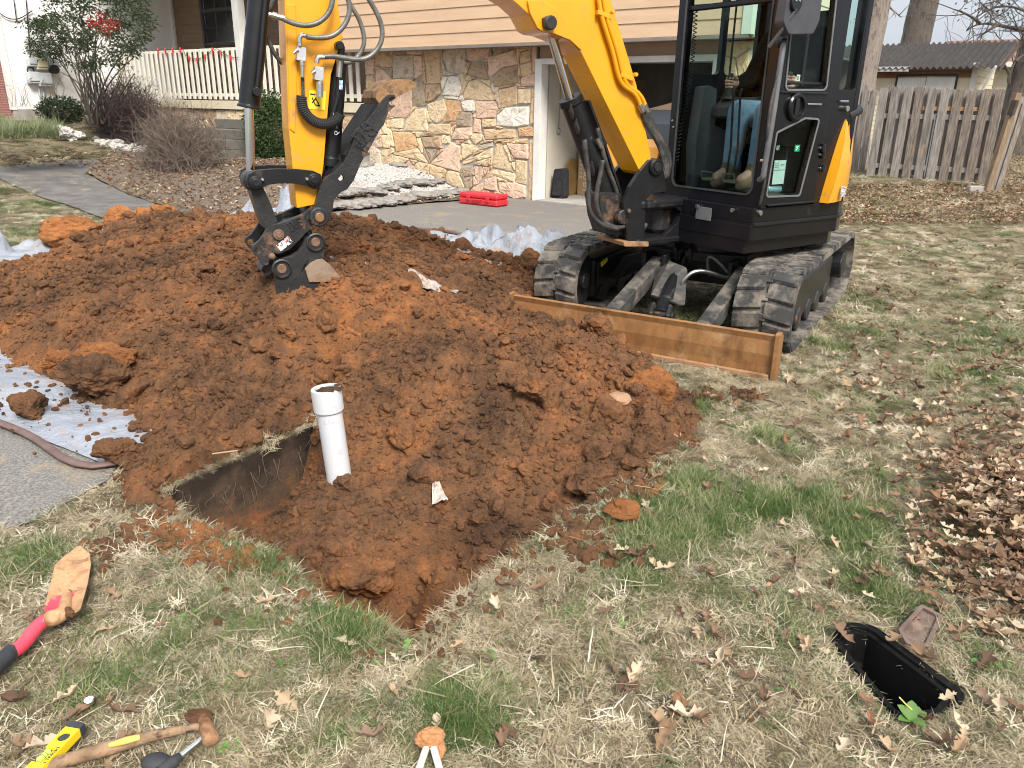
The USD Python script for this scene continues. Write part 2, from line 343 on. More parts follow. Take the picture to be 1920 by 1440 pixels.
lawn_mat = usdkit.material(stage, '/World/Looks/lawn_soil', {
    'g': ('geometry', {}), 'p': ('principled_bsdf', {'roughness': .95, 'specular_ior_level': .2}),
    'n1': ('noise_texture', {'scale': 1.3, 'detail': 6, 'roughness': .6}), 'n2': ('noise_texture', {'scale': 38, 'detail': 6, 'roughness': .75}),
    'r1': ('rgb_ramp', {'ramp': [(.36, (.075, .068, .034)), (.5, (.16, .135, .085)), (.62, (.21, .175, .12))]}),
    'r2': ('rgb_ramp', {'ramp': [(.3, (.35, .32, .28)), (.5, (.85, .83, .8)), (.68, (1.5, 1.45, 1.35))]}),
    'mu': ('mix', {'mix_type': 'multiply', 'fac': 1.0}),
    's': ('separate_xyz', {}), 'mr': ('map_range', {'from_min': -.011, 'from_max': -.03}),
    'n3': ('noise_texture', {'scale': 7, 'detail': 6, 'roughness': .65}), 'zo': ('map_range', {'from_min': -.10, 'from_max': -.42, 'to_min': -.16, 'to_max': .2}), 'za': ('math', {'math_type': 'add'}), 'r3': ('rgb_ramp', {'ramp': [(.28, (.03, .021, .015)), (.45, (.065, .043, .029)), (.57, (.10, .058, .033)), (.70, (.22, .085, .034))]}),
    'mx': ('mix', {}), 'b': ('bump', {'strength': .8, 'distance': .012}), 'n4': ('noise_texture', {'scale': 55, 'detail': 7, 'roughness': .7})},
    [('g.position', 'n1.vector'), ('g.position', 'n2.vector'), ('g.position', 'n3.vector'), ('g.position', 'n4.vector'), ('n1.fac', 'r1.fac'), ('n2.fac', 'r2.fac'), ('r1.color', 'mu.color1'), ('r2.color', 'mu.color2'),
     ('g.position', 's.vector'), ('s.z', 'mr.value'), ('s.z', 'zo.value'), ('zo.result', 'za.value1'), ('n3.fac', 'za.value2'), ('za.value', 'r3.fac'), ('mr.result', 'mx.fac'), ('mu.color', 'mx.color1'), ('r3.color', 'mx.color2'), ('mx.color', 'p.base_color'), ('n4.fac', 'b.height'), ('b.normal', 'p.normal')], surface='p.BSDF')
obj('ground', (np.c_[X, Y, Zg], F), lawn_mat, kind='structure', smooth=True)

# ------------------------------------------------------------------ driveway, walkway
def drape(poly, dz, step=.12, noise=0.0, nscale=8, fine=None):
    """A sheet over the terrain inside a polygon."""
    x0, y0, x1, y1 = poly.bounds
    h = step
    xs, ys = np.arange(x0, x1 + h, h), np.arange(y0, y1 + h, h)
    pts = np.stack(np.meshgrid(xs, ys), -1).reshape(-1, 2) + rng.uniform(-.2, .2, (len(xs) * len(ys), 2)) * h
    pts = pts[contains_xy(poly.buffer(-h * .35), pts[:, 0], pts[:, 1])]
    bd = np.asarray(poly.exterior.segmentize(h).coords)[:-1, :2]
    P = np.vstack([bd, pts])
    from scipy.spatial import Delaunay
    T = Delaunay(P).simplices; c = P[T].mean(1); T = T[contains_xy(poly, c[:, 0], c[:, 1])]
    a = P[T]; cr = (a[:, 1, 0] - a[:, 0, 0]) * (a[:, 2, 1] - a[:, 0, 1]) - (a[:, 1, 1] - a[:, 0, 1]) * (a[:, 2, 0] - a[:, 0, 0])
    T = T[np.abs(cr) > 1e-9]; cr = cr[np.abs(cr) > 1e-9]; T[cr < 0] = T[cr < 0][:, ::-1]
    z = terrain(P[:, 0], P[:, 1]) + dz
    if noise: z = z + noise * (meshkit.fbm(np.c_[P * nscale, 0 * P[:, :1]], 4, 21) - .3)
    return np.c_[P, z], T
def hpoly(pts): return Polygon(np.array([H.pt((a, b, 0))[:2] for a, b in pts]))
DRIVE = Polygon(np.vstack([[at_z(x, y)[:2] for x, y in [(-30, 1008), (60, 985), (130, 945), (200, 905), (225, 872)]], [H.pt(q)[:2] for q in [(4.35, -8.6, 0), (4.3, -7, 0), (4.15, -5.5, 0), (3.3, -.2, 0), (3.3, .6, 0), (-.95, .3, 0), (-1.05, -1.0, 0), (-1.35, -3.0, 0), (-1.6, -7.5, 0), (-1.6, -16, 0), (4.9, -16, 0), (4.8, -10.8, 0)]]]))
asphalt = mat('asphalt', (.095, .087, .079), (.17, .157, .14), 90, .95, .8, 150, c3=(.255, .236, .207), dirt=(.31, .225, .125), dscale=2.2, dlim=(.53, .74), detail=8, bdist=.006)
obj('driveway', drape(DRIVE, .012, .25), asphalt, kind='structure', smooth=True)
WALK = Polygon(gpoly([(-160, 292), (0, 314), (167, 300), (260, 289), (300, 286), (262, 300), (187, 317), (160, 327), (213, 353), (327, 397), (350, 415), (330, 440), (230, 424), (117, 383), (0, 337), (-160, 305)])).buffer(0)
walk_mat = mat('walkway_asphalt', (.085, .077, .07), (.15, .138, .124), 3, .92, .6, 120, dirt=(.27, .22, .16), dscale=4, dlim=(.58, .72))
obj('walkway', drape(WALK.difference(DRIVE.buffer(.004)) if WALK.difference(DRIVE).geom_type == 'Polygon' else WALK, .02, .2), walk_mat, kind='structure', smooth=True)

# ------------------------------------------------------------------ the heap of dug clay and the fill in the pit
ctl = [  # pixel on the heap's surface and its height
    (0, 655, .03), (70, 690, .03), (140, 735, .03), (215, 765, .03), (262, 800, .03), (250, 868, .05), (240, 895, .04), (285, 905, .05), (330, 885, .06), (420, 838, .075), (500, 805, .08), (575, 768, .09),
    (0, 590, .2), (100, 620, .2), (200, 660, .2), (300, 740, .1), (380, 790, .07), (450, 740, .15), (520, 720, .14),
    (0, 520, .16), (60, 490, .12), (120, 475, .12), (100, 560, .32), (230, 590, .33), (330, 640, .27), (430, 660, .22), (540, 660, .2),
    (160, 455, .2), (200, 430, .32), (260, 410, .42), (330, 403, .5), (420, 410, .52), (300, 500, .46), (400, 540, .42), (460, 470, .5), (480, 600, .32), (500, 552, .46), (530, 560, .50), (560, 560, .52), (595, 552, .53), (630, 520, .52), (480, 520, .46), (640, 560, .46),
    (640, 440, .48), (700, 414, .46), (740, 428, .42), (770, 455, .36), (830, 476, .27), (900, 492, .21), (960, 492, .18), (1000, 505, .12), (1030, 525, .03), (1000, 548, .13), (900, 525, .3), (800, 505, .4), (700, 500, .48),
    (640, 620, .3), (720, 600, .36), (820, 590, .38), (900, 620, .3), (960, 578, .2), (1000, 600, .19), (1080, 630, .17), (1150, 665, .15), (1220, 705, .09), (1272, 735, .03),
    (620, 700, .16), (700, 680, .22), (800, 680, .25), (900, 700, .22), (1000, 700, .22), (1100, 740, .17), (1200, 780, .1), (1312, 832, .005), (1255, 850, .0), (1180, 850, .02), (1090, 870, .0), (1210, 890, -.02),
    (612, 772, .06), (640, 790, .01), (720, 780, .04), (820, 790, .05), (930, 800, .06), (1020, 800, .06), (640, 900, -.12), (610, 900, -.12), (665, 905, -.125), (720, 880, -.12), (800, 880, -.1), (900, 880, -.07), (1000, 880, -.05), (1060, 920, -.07),
    (560, 900, -.27), (480, 930, -.34), (400, 955, -.36), (350, 950, -.34), (430, 985, -.36), (520, 985, -.3), (580, 1010, -.25), (700, 980, -.23), (800, 980, -.22), (900, 970, -.2), (980, 990, -.22),
    (640, 1080, -.32), (720, 1060, -.34), (820, 1060, -.32), (900, 1040, -.33), (720, 1140, -.5), (780, 1120, -.5), (840, 1090, -.48), (770, 1185, -.6)]
CT = np.array([[*at_z(x, y, z)[:2], z] for x, y, z in ctl])
out_px = [(-60, 690), (40, 730), (120, 770), (190, 810), (200, 870), (180, 930), (1330, 740), (1360, 830), (1290, 890), (1100, 455), (1060, 480), (1080, 530), (900, 448), (810, 430)]
CO = np.array([[*at_z(x, y, 0)[:2], -.10] for x, y in out_px])
HC = np.array([[*H.pt((a, b, 0))[:2], -.12] for a, b in [(-1.4, -8.9), (-1.35, -7.0), (-.9, -6.2), (-.3, -5.2), (.4, -4.4), (1.1, -3.9), (1.9, -4.0), (-2.0, -8), (3.3, -4.4)]])
CT = np.vstack([CT, CO, HC])
_o = CT[:, 2] > -.03 - 9 * (np.arange(len(CT)) >= len(ctl))
_i = np.array([z < -.0 or (z < .3 and x > 598 and y > 640) for x, y, z in ctl])
_rbf = RBFInterpolator(CT[_o][:, :2], CT[_o][:, 2], kernel='thin_plate_spline', smoothing=.0006)
_rin = RBFInterpolator(CT[:len(ctl)][_i][:, :2], CT[:len(ctl)][_i][:, 2], kernel='thin_plate_spline', smoothing=.0006)
DOMES = []
for sp_, am_ in ((.17, .055), (.085, .036), (.042, .020), (.022, .010)):
    q = np.random.default_rng(int(sp_ * 1000)); g = np.stack(np.meshgrid(np.arange(-6.6, 1.6, sp_), np.arange(1.7, 9.6 if sp_ > .03 else 5.2, sp_)), -1).reshape(-1, 2)
    DOMES.append((sp_, am_, (cKDTree(g + q.uniform(-.45, .45, g.shape) * sp_), q.uniform(.15, 1.0, len(g)) ** 1.3)))
def heap(x, y):
    P = np.c_[np.ravel(x), np.ravel(y)]
    s = _rbf(P); _k = contains_xy(PIT, P[:, 0], P[:, 1]); s = s - .03 * sstep(.1, .3, s) * sstep(6.0, 7.5, P[:, 1])
    s[_k] = np.clip(_rin(P[_k]), -.62, .3)
    s = np.where(_k, s, s * (.3 + .7 * sstep(.0, .07, _pe.query(P)[0])))
    p3 = np.c_[P, np.zeros(len(P))]
    big = meshkit.fbm(p3 * 2.6, 2, 31) - .5
    wl = np.zeros(len(P)); wp = P + .03 * np.stack([meshkit.fbm(p3 * 14, 2, 35), meshkit.fbm(p3 * 14, 2, 36)], 1)
    for sp_, am_, tr_ in DOMES:
        dd, ii = tr_[0].query(wp); wl += am_ * (np.sqrt(np.maximum(0, 1 - (dd / (sp_ * .75)) ** 2)) * tr_[1][ii] - .42)
    n1 = np.abs(meshkit.fbm(p3 * 7, 3, 32) - .5) * 2
    n2 = np.abs(meshkit.fbm(p3 * 19, 3, 33) - .5) * 2
    n3 = np.abs(meshkit.fbm(p3 * 52, 2, 34) - .5) * 2
    d = sstep(-.06, .12, s + .06)
    return s + d * (.09 * big + .03 * (.45 - n1) + .02 * (.40 - n2) + .012 * (.36 - n3) + wl)
hx_ = steps((-6.4, -2.6, .03), (-2.6, 1.35, .0105)); hy_ = steps((1.85, 4.5, .0105), (4.5, 6, .02), (6, 9.4, .04))
X, Y, F = grid(hx_, hy_)
S = heap(X, Y)
inpit = contains_xy(PIT, X, Y)
Zt2 = terrain(X, Y)
keep = (S > Zt2 - .02) | inpit
S = np.where(inpit, S, np.maximum(S, Zt2 - .02))
F = F[keep[F].all(1)]
used = np.unique(F); re = np.full(len(X), -1); re[used] = np.arange(len(used))
HV = np.c_[X, Y, S][used]; HF = re[F]
clay_nodes = lambda: ({
    'g': ('geometry', {}), 'p': ('principled_bsdf', {'roughness': .95, 'specular_ior_level': .15}),
    'n1': ('noise_texture', {'scale': 1.5, 'detail': 5, 'roughness': .55, 'distortion': .6}), 'n2': ('noise_texture', {'scale': 11, 'detail': 6, 'roughness': .7}), 'n3': ('noise_texture', {'scale': 90, 'detail': 4, 'roughness': .7}),
    'm1': ('math', {'math_type': 'multiply_add', 'value2': .44}), 'm2': ('math', {'math_type': 'multiply_add', 'value2': .35}), 'm3': ('math', {'math_type': 'multiply', 'value2': .21}),
    'r': ('rgb_ramp', {'ramp': [(.37, (.048, .028, .017)), (.44, (.105, .056, .031)), (.50, (.168, .084, .042)), (.56, (.248, .110, .047)), (.63, (.40, .155, .053))]}),
    'vo': ('voronoi_texture', {'scale': 38, 'feature': 'f1'}), 'gr': ('rgb_ramp', {'ramp': [(0, (1, 1, 1)), (.09, (1, 1, 1)), (.14, (0, 0, 0)), (1, (0, 0, 0))]}), 'gk': ('math', {'math_type': 'greater_than', 'value2': .93}), 'sc': ('separate_color', {}), 'gm': ('math', {'math_type': 'multiply'}),
    'mx': ('mix', {'color2': (.34, .24, .16)}),
    'nb': ('noise_texture', {'scale': 65, 'detail': 7, 'roughness': .75}), 'b': ('bump', {'strength': 1.0, 'distance': .022})},
    [('g.position', k + '.vector') for k in ('n1', 'n2', 'n3', 'vo', 'nb')] + [('n1.fac', 'm1.value1'), ('n2.fac', 'm2.value1'), ('n3.fac', 'm3.value1'), ('m3.value', 'm2.value3'), ('m2.value', 'm1.value3'), ('m1.value', 'r.fac'),
     ('vo.distance', 'gr.fac'), ('vo.color', 'sc.color'), ('sc.r', 'gk.value1'), ('gk.value', 'gm.value1'), ('gr.color', 'gm.value2'), ('gm.value', 'mx.fac'), ('r.color', 'mx.color1'), ('mx.color', 'p.base_color'), ('nb.fac', 'b.height'), ('b.normal', 'p.normal')])
_n, _l = clay_nodes()
clay = usdkit.material(stage, '/World/Looks/red_clay', _n, _l, surface='p.BSDF')
obj('soil_heap', (HV, HF), clay, label='large heap of crumbly red-brown clay dug out beside the pit', category='soil heap', kind='stuff', smooth=True)
_ht = cKDTree(HV[:, :2])
def heap_z(x, y):
    return HV[_ht.query(np.c_[np.ravel(x), np.ravel(y)])[1], 2]
HEAP_OUT = lambda x, y: (_rbf(np.c_[x, y]) > .0) | contains_xy(PIT, x, y)

# loose clods over the heap
r = np.random.default_rng(11)
cl_pos, cl_s, cl_i = [], [], []
protos = [(lump(100 + k, 4, .22, 1.6, 1, .2, 9), clay) for k in range(6)] + [(lump(120 + k, 2, .25, 1.3, 1, .1, 7), clay) for k in range(6)]
for n, lo, hi, bias, kind, far in ((240, .05, .095, 2.2, 0, 9), (7000, .016, .042, 1.7, 0, 9), (18000, .008, .020, 1.3, 1, 7), (30000, .0045, .010, 1.0, 1, 4.8)):
    k = r.integers(0, len(HV), n * 6); P = HV[k]
    dens = np.where(P[:, 1] < 4.6, 1.0, np.where(P[:, 1] < 6, 3.4, 13.0)) * np.where(P[:, 0] < -2.6, 2.5, 1)
    k2 = (r.uniform(0, 13, len(P)) < dens) & (P[:, 1] < far); P = P[k2][:n]
    s = lo + (hi - lo) * r.uniform(0, 1, len(P)) ** bias
    ok = (P[:, 2] > terrain(P[:, 0], P[:, 1]) - .01) | contains_xy(PIT.buffer(-.03), P[:, 0], P[:, 1])
    P, s = P[ok], s[ok]
    cl_pos.append(P + np.c_[0 * s, 0 * s, s * .15]); cl_s.append(s); cl_i.append(r.integers(0, 6, len(P)) + 6 * kind)
# crumbs thrown on the lawn round the heap
n = 1500; bd = np.asarray(PIT.exterior.segmentize(.02).coords)[:, :2]
q = bd[r.integers(0, len(bd), n)] + r.normal(0, .09, (n, 2)); ok = ~contains_xy(PIT, q[:, 0], q[:, 1]); q = q[ok]; s = .004 + .014 * r.uniform(0, 1, len(q)) ** 2.5
spill = np.array([at_z(x, y)[:2] for x, y in [(270, 990), (330, 1010), (400, 1040), (460, 1060), (420, 1000), (210, 1030), (1200, 930), (1150, 930), (1100, 990), (1070, 1010), (1130, 1040), (1230, 900), (1400, 745), (1330, 745)]])
q2 = spill[r.integers(0, len(spill), 900)] + r.normal(0, .055, (900, 2)); q2 = q2[~contains_xy(PIT, q2[:, 0], q2[:, 1])]; s2 = .005 + .022 * r.uniform(0, 1, len(q2)) ** 2
q = np.vstack([q, q2]); s = np.r_[s, s2]
cl_pos.append(np.c_[q, np.maximum(terrain(q[:, 0], q[:, 1]), heap_z(q[:, 0], q[:, 1]) * (s > 9)) + .006 + .2 * s]); cl_s.append(s); cl_i.append(r.integers(6, 12, len(q)))
# crumbs on the tarp and the driveway
tq = np.array([H.pt((a, b, 0))[:2] for a, b in np.c_[r.uniform(2.6, 4.3, 500), r.normal(-8.95, .25, 500)]]); ts = .003 + .024 * r.uniform(0, 1, 500) ** 5
cl_pos.append(np.c_[tq, terrain(tq[:, 0], tq[:, 1]) + .035 + .2 * ts]); cl_s.append(ts); cl_i.append(r.integers(6, 12, 500))
tq = np.array([H.pt((a, b, 0))[:2] for a, b in np.c_[r.uniform(.8, 3.4, 260), r.normal(-4.1, .3, 260)]]); ts = .012 + .05 * r.uniform(0, 1, 260) ** 3
cl_pos.append(np.c_[tq, terrain(tq[:, 0], tq[:, 1]) + .04 + .2 * ts]); cl_s.append(ts); cl_i.append(r.integers(6, 12, 260))
P = np.vstack(cl_pos)
scatter('/World/loose_soil', protos, P, quats(len(P), .8, r), np.concatenate(cl_s), np.concatenate(cl_i), smooth=True, label='loose clay clods and crumbs scattered over the heap and its edges', category='loose soil', kind='stuff')

# big clods that can be told apart
def clod(px, py, z, size, seed, label, flat=1.0, yaw=0.0, squash=(1, 1, 1), ma=clay, sink=.35):
    p = at_z(px, py, z)
    v, f = lump(seed, 5, .28, 1.5, flat, .26, 7); v = v * 1.05; v = v * size * np.array(squash)
    v, f = place((v, f), p + np.array([0, 0, size * squash[2] * (1 - sink)]), 1, None, yaw)
    obj('soil_clod', (v, f), ma, label=label, category='clod', group='big clay clods around the heap', smooth=True)
_n, _l = clay_nodes(); _n['r'] = ('rgb_ramp', {'ramp': [(.38, (.17, .072, .03)), (.5, (.31, .125, .045)), (.62, (.46, .18, .06))]})
clay_hot = usdkit.material(stage, '/World/Looks/orange_clay', _n, _l, surface='p.BSDF')
clod(137, 462, .03, .27, 1, 'largest orange clod perched on the tarp at the far left edge of the heap', ma=clay_hot, squash=(1.15, .9, .8))
clod(240, 432, .28, .17, 2, 'orange clod next to the largest one on the back rim of the heap', ma=clay_hot)
clod(272, 424, .36, .10, 51, 'small orange clod on the back rim of the heap left of the arm', ma=clay_hot)
clod(305, 414, .42, .11, 52, 'jagged orange clod on the back rim of the heap nearest the arm', ma=clay_hot)
clod(60, 785, .02, .082, 3, 'brown clod sitting alone on the tarp above its brown hem', sink=.2)
clod(220, 868, .02, .075, 4, 'brown clod at the front corner of the tarp', sink=.3)
clod(1166, 975, .0, .062, 5, 'round orange clod alone on the green grass right of the pit', ma=clay_hot, squash=(1.1, 1, .75), sink=.25)
clod(200, 690, .16, .15, 6, 'orange clod on the left slope of the heap above the bare tarp', ma=clay_hot, squash=(1.1, .9, .7))
clod(175, 730, .08, .15, 7, 'brown clod at the foot of the left slope touching the tarp', squash=(1.1, .9, .8))
clod(115, 700, .04, .10, 8, 'reddish clod left of the brown one at the foot of the slope', ma=clay_hot)
clod(960, 722, .18, .075, 9, 'dark brown clod on the right part of the heap in front of the blade')
clod(1000, 745, .17, .08, 10, 'largest brown clod on the right part of the heap')
clod(1122, 626, .15, .10, 12, 'brown clod leaning on the steel blade', sink=.5)
clod(1222, 752, .06, .12, 13, 'orange clod at the right foot of the heap', ma=clay_hot)
clod(1105, 920, -.05, .09, 14, 'brown clod on the right lip of the pit')
clod(680, 1110, -.4, .12, 15, 'brown clod low in the near corner of the pit')
clod(1000, 515, .1, .13, 16, 'brown clods mound beside the left track at the back of the heap')
clod(665, 655, .22, .07, 17, 'small orange clod on the heap behind the white pipe', ma=clay_hot)
stone_m = mat('field_stone', (.2, .15, .12), (.34, .26, .2), 14, .85, .5, 90)
obj('field_stone', place(lump(31, 4, .2, 1.2, .6, .05), at_z(1160, 755, .14) + [0, 0, .02], .062), mat('tan_stone', (.24, .13, .07), (.36, .22, .13), 14, .85, .4, 90), label='smooth tan rounded stone on the right slope of the heap', category='stone', smooth=True)
obj('field_stone', place(lump(32, 4, .2, 1.2, .8, .05), at_z(297, 812, .03) + [0, 0, .015], .034), stone_m, label='small grey stone on the clay beside the front corner of the tarp', category='stone', smooth=True)

# ------------------------------------------------------------------ tarp under the heap
TARP = hpoly([(-1.42, -9.0), (-1.5, -7.6), (-1.35, -6.4), (-1.5, -4.75), (-.9, -4.35), (.2, -4.0), (1.0, -3.62), (2.0, -3.75), (2.85, -3.42), (3.3, -4.0), (3.55, -4.9), (3.7, -6.0), (4.1, -7.4), (4.34, -8.7), (4.36, -9.32), (3.4, -9.42), (2.2, -9.45), (.5, -9.5)]).buffer(0)
tv, tf = drape(TARP, .022, .038)
ed = TARP.exterior; dE = np.array([ed.distance(Point(p[0], p[1])) for p in tv]) if len(tv) < 300 else cKDTree(np.asarray(ed.segmentize(.02).coords)[:, :2]).query(tv[:, :2])[0]
L_ = H.loc(np.c_[tv[:, :2], 0 * tv[:, 0]])
fold = .42 * np.exp(-((L_[:, 1] + 4.75 + .35 * np.sin(L_[:, 0] * 2)) / .28) ** 2) * sstep(-1.6, -1.0, L_[:, 0]) * sstep(.8, -.1, L_[:, 0]) + .24 * np.exp(-((L_[:, 0] - 2.75) / .8) ** 2 - ((L_[:, 1] + 4.15) / .3) ** 2) + .20 * np.exp(-((L_[:, 0] + 1.3) / .22) ** 2 - ((L_[:, 1] + 7.3) / .9) ** 2)
_q = np.c_[L_[:, :2], 0 * L_[:, 0]]; _w = _q + .5 * np.stack([meshkit.fbm(_q * 1.7, 3, 42), meshkit.fbm(_q * 1.7, 3, 43), 0 * L_[:, 0]], 1)
wr = .95 * (1 - np.abs(meshkit.fbm(_w * 2.6, 3, 41) - .5) * 5) * (meshkit.noise(_q * 1.1, 44) > .25) - .25
nearq = sstep(-8.6, -9.0, L_[:, 1])
tv[:, 2] += np.maximum(0, fold * (.7 + 1.1 * wr) + (.035 * nearq + .06 * (1 - nearq)) * np.maximum(0, wr) * sstep(0, .12, dE))
tarp = thing('tarp', 'crumpled silver-white plastic tarp with a brown hem spread under the soil heap', 'tarp', (*H.pt((2, -7, 0))[:2], 0))
tarp_mat = mat('tarp_plastic', (.22, .24, .275), (.32, .34, .37), 3, .36, .8, 9, dirt=(.28, .17, .10), dscale=4, dlim=(.54, .72), bdist=.05, distortion=.8)
part('sheet', (tv, tf), tarp_mat, tarp, smooth=True)
hem = np.array([H.pt((a, b, 0)) for a, b in [(4.36, -9.2), (4.34, -9.35), (3.9, -9.4), (3.3, -9.45), (2.4, -9.47), (1, -9.52), (-1.0, -9.3)]]); hem = spline(hem, 60)
hem[:, 2] = terrain(hem[:, 0], hem[:, 1]) + .034
hv, hf = tube(hem, .022, 8); hv[:, 2] = .03 + (hv[:, 2] - .03) * .5
part('hem', (hv, hf), mat('tarp_hem', (.10, .06, .05), (.17, .11, .09), 8, .7, .3, 40), tarp, smooth=True)
hem = np.array([H.pt((a, b, 0)) for a, b in [(-1.42, -4.75), (-.6, -4.3), (.2, -3.97), (1.0, -3.6), (2.0, -3.72), (2.85, -3.4)]]); hem = spline(hem, 40); hem[:, 2] = terrain(hem[:, 0], hem[:, 1]) + .03
hv, hf = tube(hem, .025, 8); part('hem', (hv, hf), MATS['tarp_hem'], tarp, smooth=True)
for k, (x, y, z, s) in enumerate([(815, 548, .4, .10), (652, 498, .49, .08), (905, 470, .33, .10), (880, 455, .33, .08)]):
    p = at_z(x, y, z); u = rng.uniform(-1, 1, (14, 14, 2)); g1 = np.stack(np.meshgrid(np.linspace(-1, 1, 14), np.linspace(-1, 1, 14)), -1)
    rr_ = 1 + .4 * np.sin(3 * np.arctan2(g1[..., 1], g1[..., 0]) + k); P3 = np.c_[(g1 * s * [1.2, .7] * rr_[..., None]).reshape(-1, 2), np.zeros(196)] + p
    P3[:, 2] = heap_z(P3[:, 0], P3[:, 1]) + .02 + .03 * (meshkit.fbm(P3 * 20, 3, k) - .5)
    i = np.arange(196).reshape(14, 14); Fq = np.stack([i[:-1, :-1].ravel(), i[:-1, 1:].ravel(), i[1:, 1:].ravel(), i[1:, :-1].ravel()], 1)
    obj('plastic_scrap', (P3, Fq), mat('dirty_plastic', (.2, .15, .115), (.36, .32, .29), 14, .6, .4, 40, c3=(.25, .17, .12)), label=['crumpled grey plastic scrap in the middle of the heap', 'grey plastic scrap right beside the digging bucket', 'grey plastic scrap on the heap below the far tarp edge', 'small plastic scrap left of the far tarp bulge'][k], category='plastic scrap', smooth=True)
# ------------------------------------------------------------------ house
def onH(x, y, hy=0.0): return H.loc(on_plane(x, y, H.pt((0, hy, 0)), HY))
def onHx(x, y, hx=0.0): return H.loc(on_plane(x, y, H.pt((hx, 0, 0)), HX))
def hb(x0, x1, y0, y1, z0, z1, bev=.004): return bx2((x0, y0, z0), (x1, y1, z1), H, bev)
white_paint = mat('white_paint', (.62, .6, .55), (.76, .74, .69), 2.5, .55, .12, 40, dirt=(.42, .38, .31), dscale=3, dlim=(.6, .8))
cream_paint = mat('cream_paint', (.60, .52, .36), (.68, .60, .43), 2, .6, .1, 40, dirt=(.42, .36, .25), dscale=3, dlim=(.62, .85))
peach = mat('peach_siding', (.54, .36, .225), (.60, .415, .265), 1.4, .6, .25, 30, stretch=(1, 1, 9), dirt=(.42, .30, .2), dscale=2.5, dlim=(.6, .85))
brown_side = mat('brown_siding', (.17, .105, .066), (.22, .14, .09), 2, .6, .2, 30, stretch=(1, 1, 8))
mortar = mat('mortar', (.34, .31, .26), (.46, .42, .35), 14, .95, .7, 120)
concrete = mat('concrete', (.27, .25, .22), (.4, .37, .33), 3, .9, .4, 90, dirt=(.2, .17, .13), dscale=2, dlim=(.55, .75))
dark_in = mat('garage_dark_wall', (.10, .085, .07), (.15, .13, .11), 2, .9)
house = thing('house', 'split-level house with fieldstone wall, open garage and peach lap siding', 'house', HO)
# fieldstone wall: mortar bed and stones one by one
W0, W1, WZ = -4.02, -.14, 2.4
bed_w = part('mortar_wall', hb(W0, W1, .0, .22, -.15, 2.62), mortar, house)
T_, C_, P_, B_, G_, Wt, D_, O_, S_ = (.44, .29, .15), (.57, .45, .28), (.52, .33, .25), (.2, .11, .055), (.38, .33, .27), (.66, .64, .59), (.12, .095, .08), (.4, .19, .055), (.48, .36, .21)
def stone_mat(c, i):
    n = 'stone_%d_%d' % (hash(c) % 99991, i % 2)
    d = (np.array(c) * .56 + np.array([.50, .38, .25]) * .44) * 1.2
    return mat(n, tuple(d * .72), tuple(np.minimum(d * 1.18, .8)), 6 + 3 * (i % 2), .85, .9, 35, c3=tuple(d * .9), dirt=tuple(d * .45 + np.array([.05, .025, .01])), dscale=4.2 + i % 2, dlim=(.57, .68), bdist=.012, stretch=(1, 1, 1 + 2 * (i % 2)))
# centres read in the stone wall (x, y in a 4.5x view of it) and their tones
seeds = [(585, 60, B_), (700, 70, G_), (450, 140, T_), (330, 200, P_), (420, 280, P_), (560, 200, G_), (660, 180, S_), (745, 180, P_), (505, 250, D_), (330, 320, T_), (860, 100, G_), (855, 260, T_), (1040, 90, G_), (1040, 210, G_), (1250, 80, P_), (1440, 60, D_),
    (1240, 235, B_), (1430, 200, P_), (1470, 310, B_), (1640, 120, T_), (1650, 240, T_), (1750, 170, P_), (1690, 320, P_), (745, 420, D_), (640, 440, P_), (870, 430, B_), (1030, 370, Wt), (1130, 330, S_), (1260, 400, S_), (1400, 470, G_), (1500, 460, S_), (1640, 450, P_), (1730, 540, C_),
    (900, 570, C_), (1030, 590, O_), (1160, 530, Wt), (1310, 560, P_), (1140, 650, D_), (560, 570, P_), (730, 660, C_), (930, 730, S_), (1110, 760, P_), (1240, 690, P_), (1335, 680, S_), (1460, 650, G_), (1590, 610, Wt), (1680, 750, O_), (1440, 770, T_), (1230, 810, C_),
    (550, 690, C_), (490, 800, C_), (640, 830, O_), (860, 830, B_), (850, 930, D_), (985, 800, C_), (430, 840, P_), (720, 930, S_), (1000, 960, P_), (1165, 900, S_), (1310, 860, G_), (1260, 950, S_), (1450, 950, C_), (1600, 830, S_), (1590, 910, P_), (1720, 900, T_), (1720, 1100, T_),
    (1610, 1080, S_), (1460, 1120, C_), (1170, 1100, D_), (1250, 1120, P_), (1360, 1180, P_), (1560, 1240, P_), (1450, 1260, P_), (1290, 1250, P_), (600, 960, C_), (480, 940, S_), (900, 1080, T_), (780, 1060, S_), (650, 1080, P_), (1050, 1180, S_), (930, 1230, P_), (800, 1200, T_), (300, 460, S_), (340, 620, T_), (300, 780, C_), (380, 960, G_), (300, 1100, S_), (480, 1120, T_), (1720, 1260, T_), (560, 1240, S_), (380, 1280, P_)]
sp = np.array([onH(620 + a / 4.5, 80 + b / 4.5)[[0, 2]] for a, b, _ in seeds])
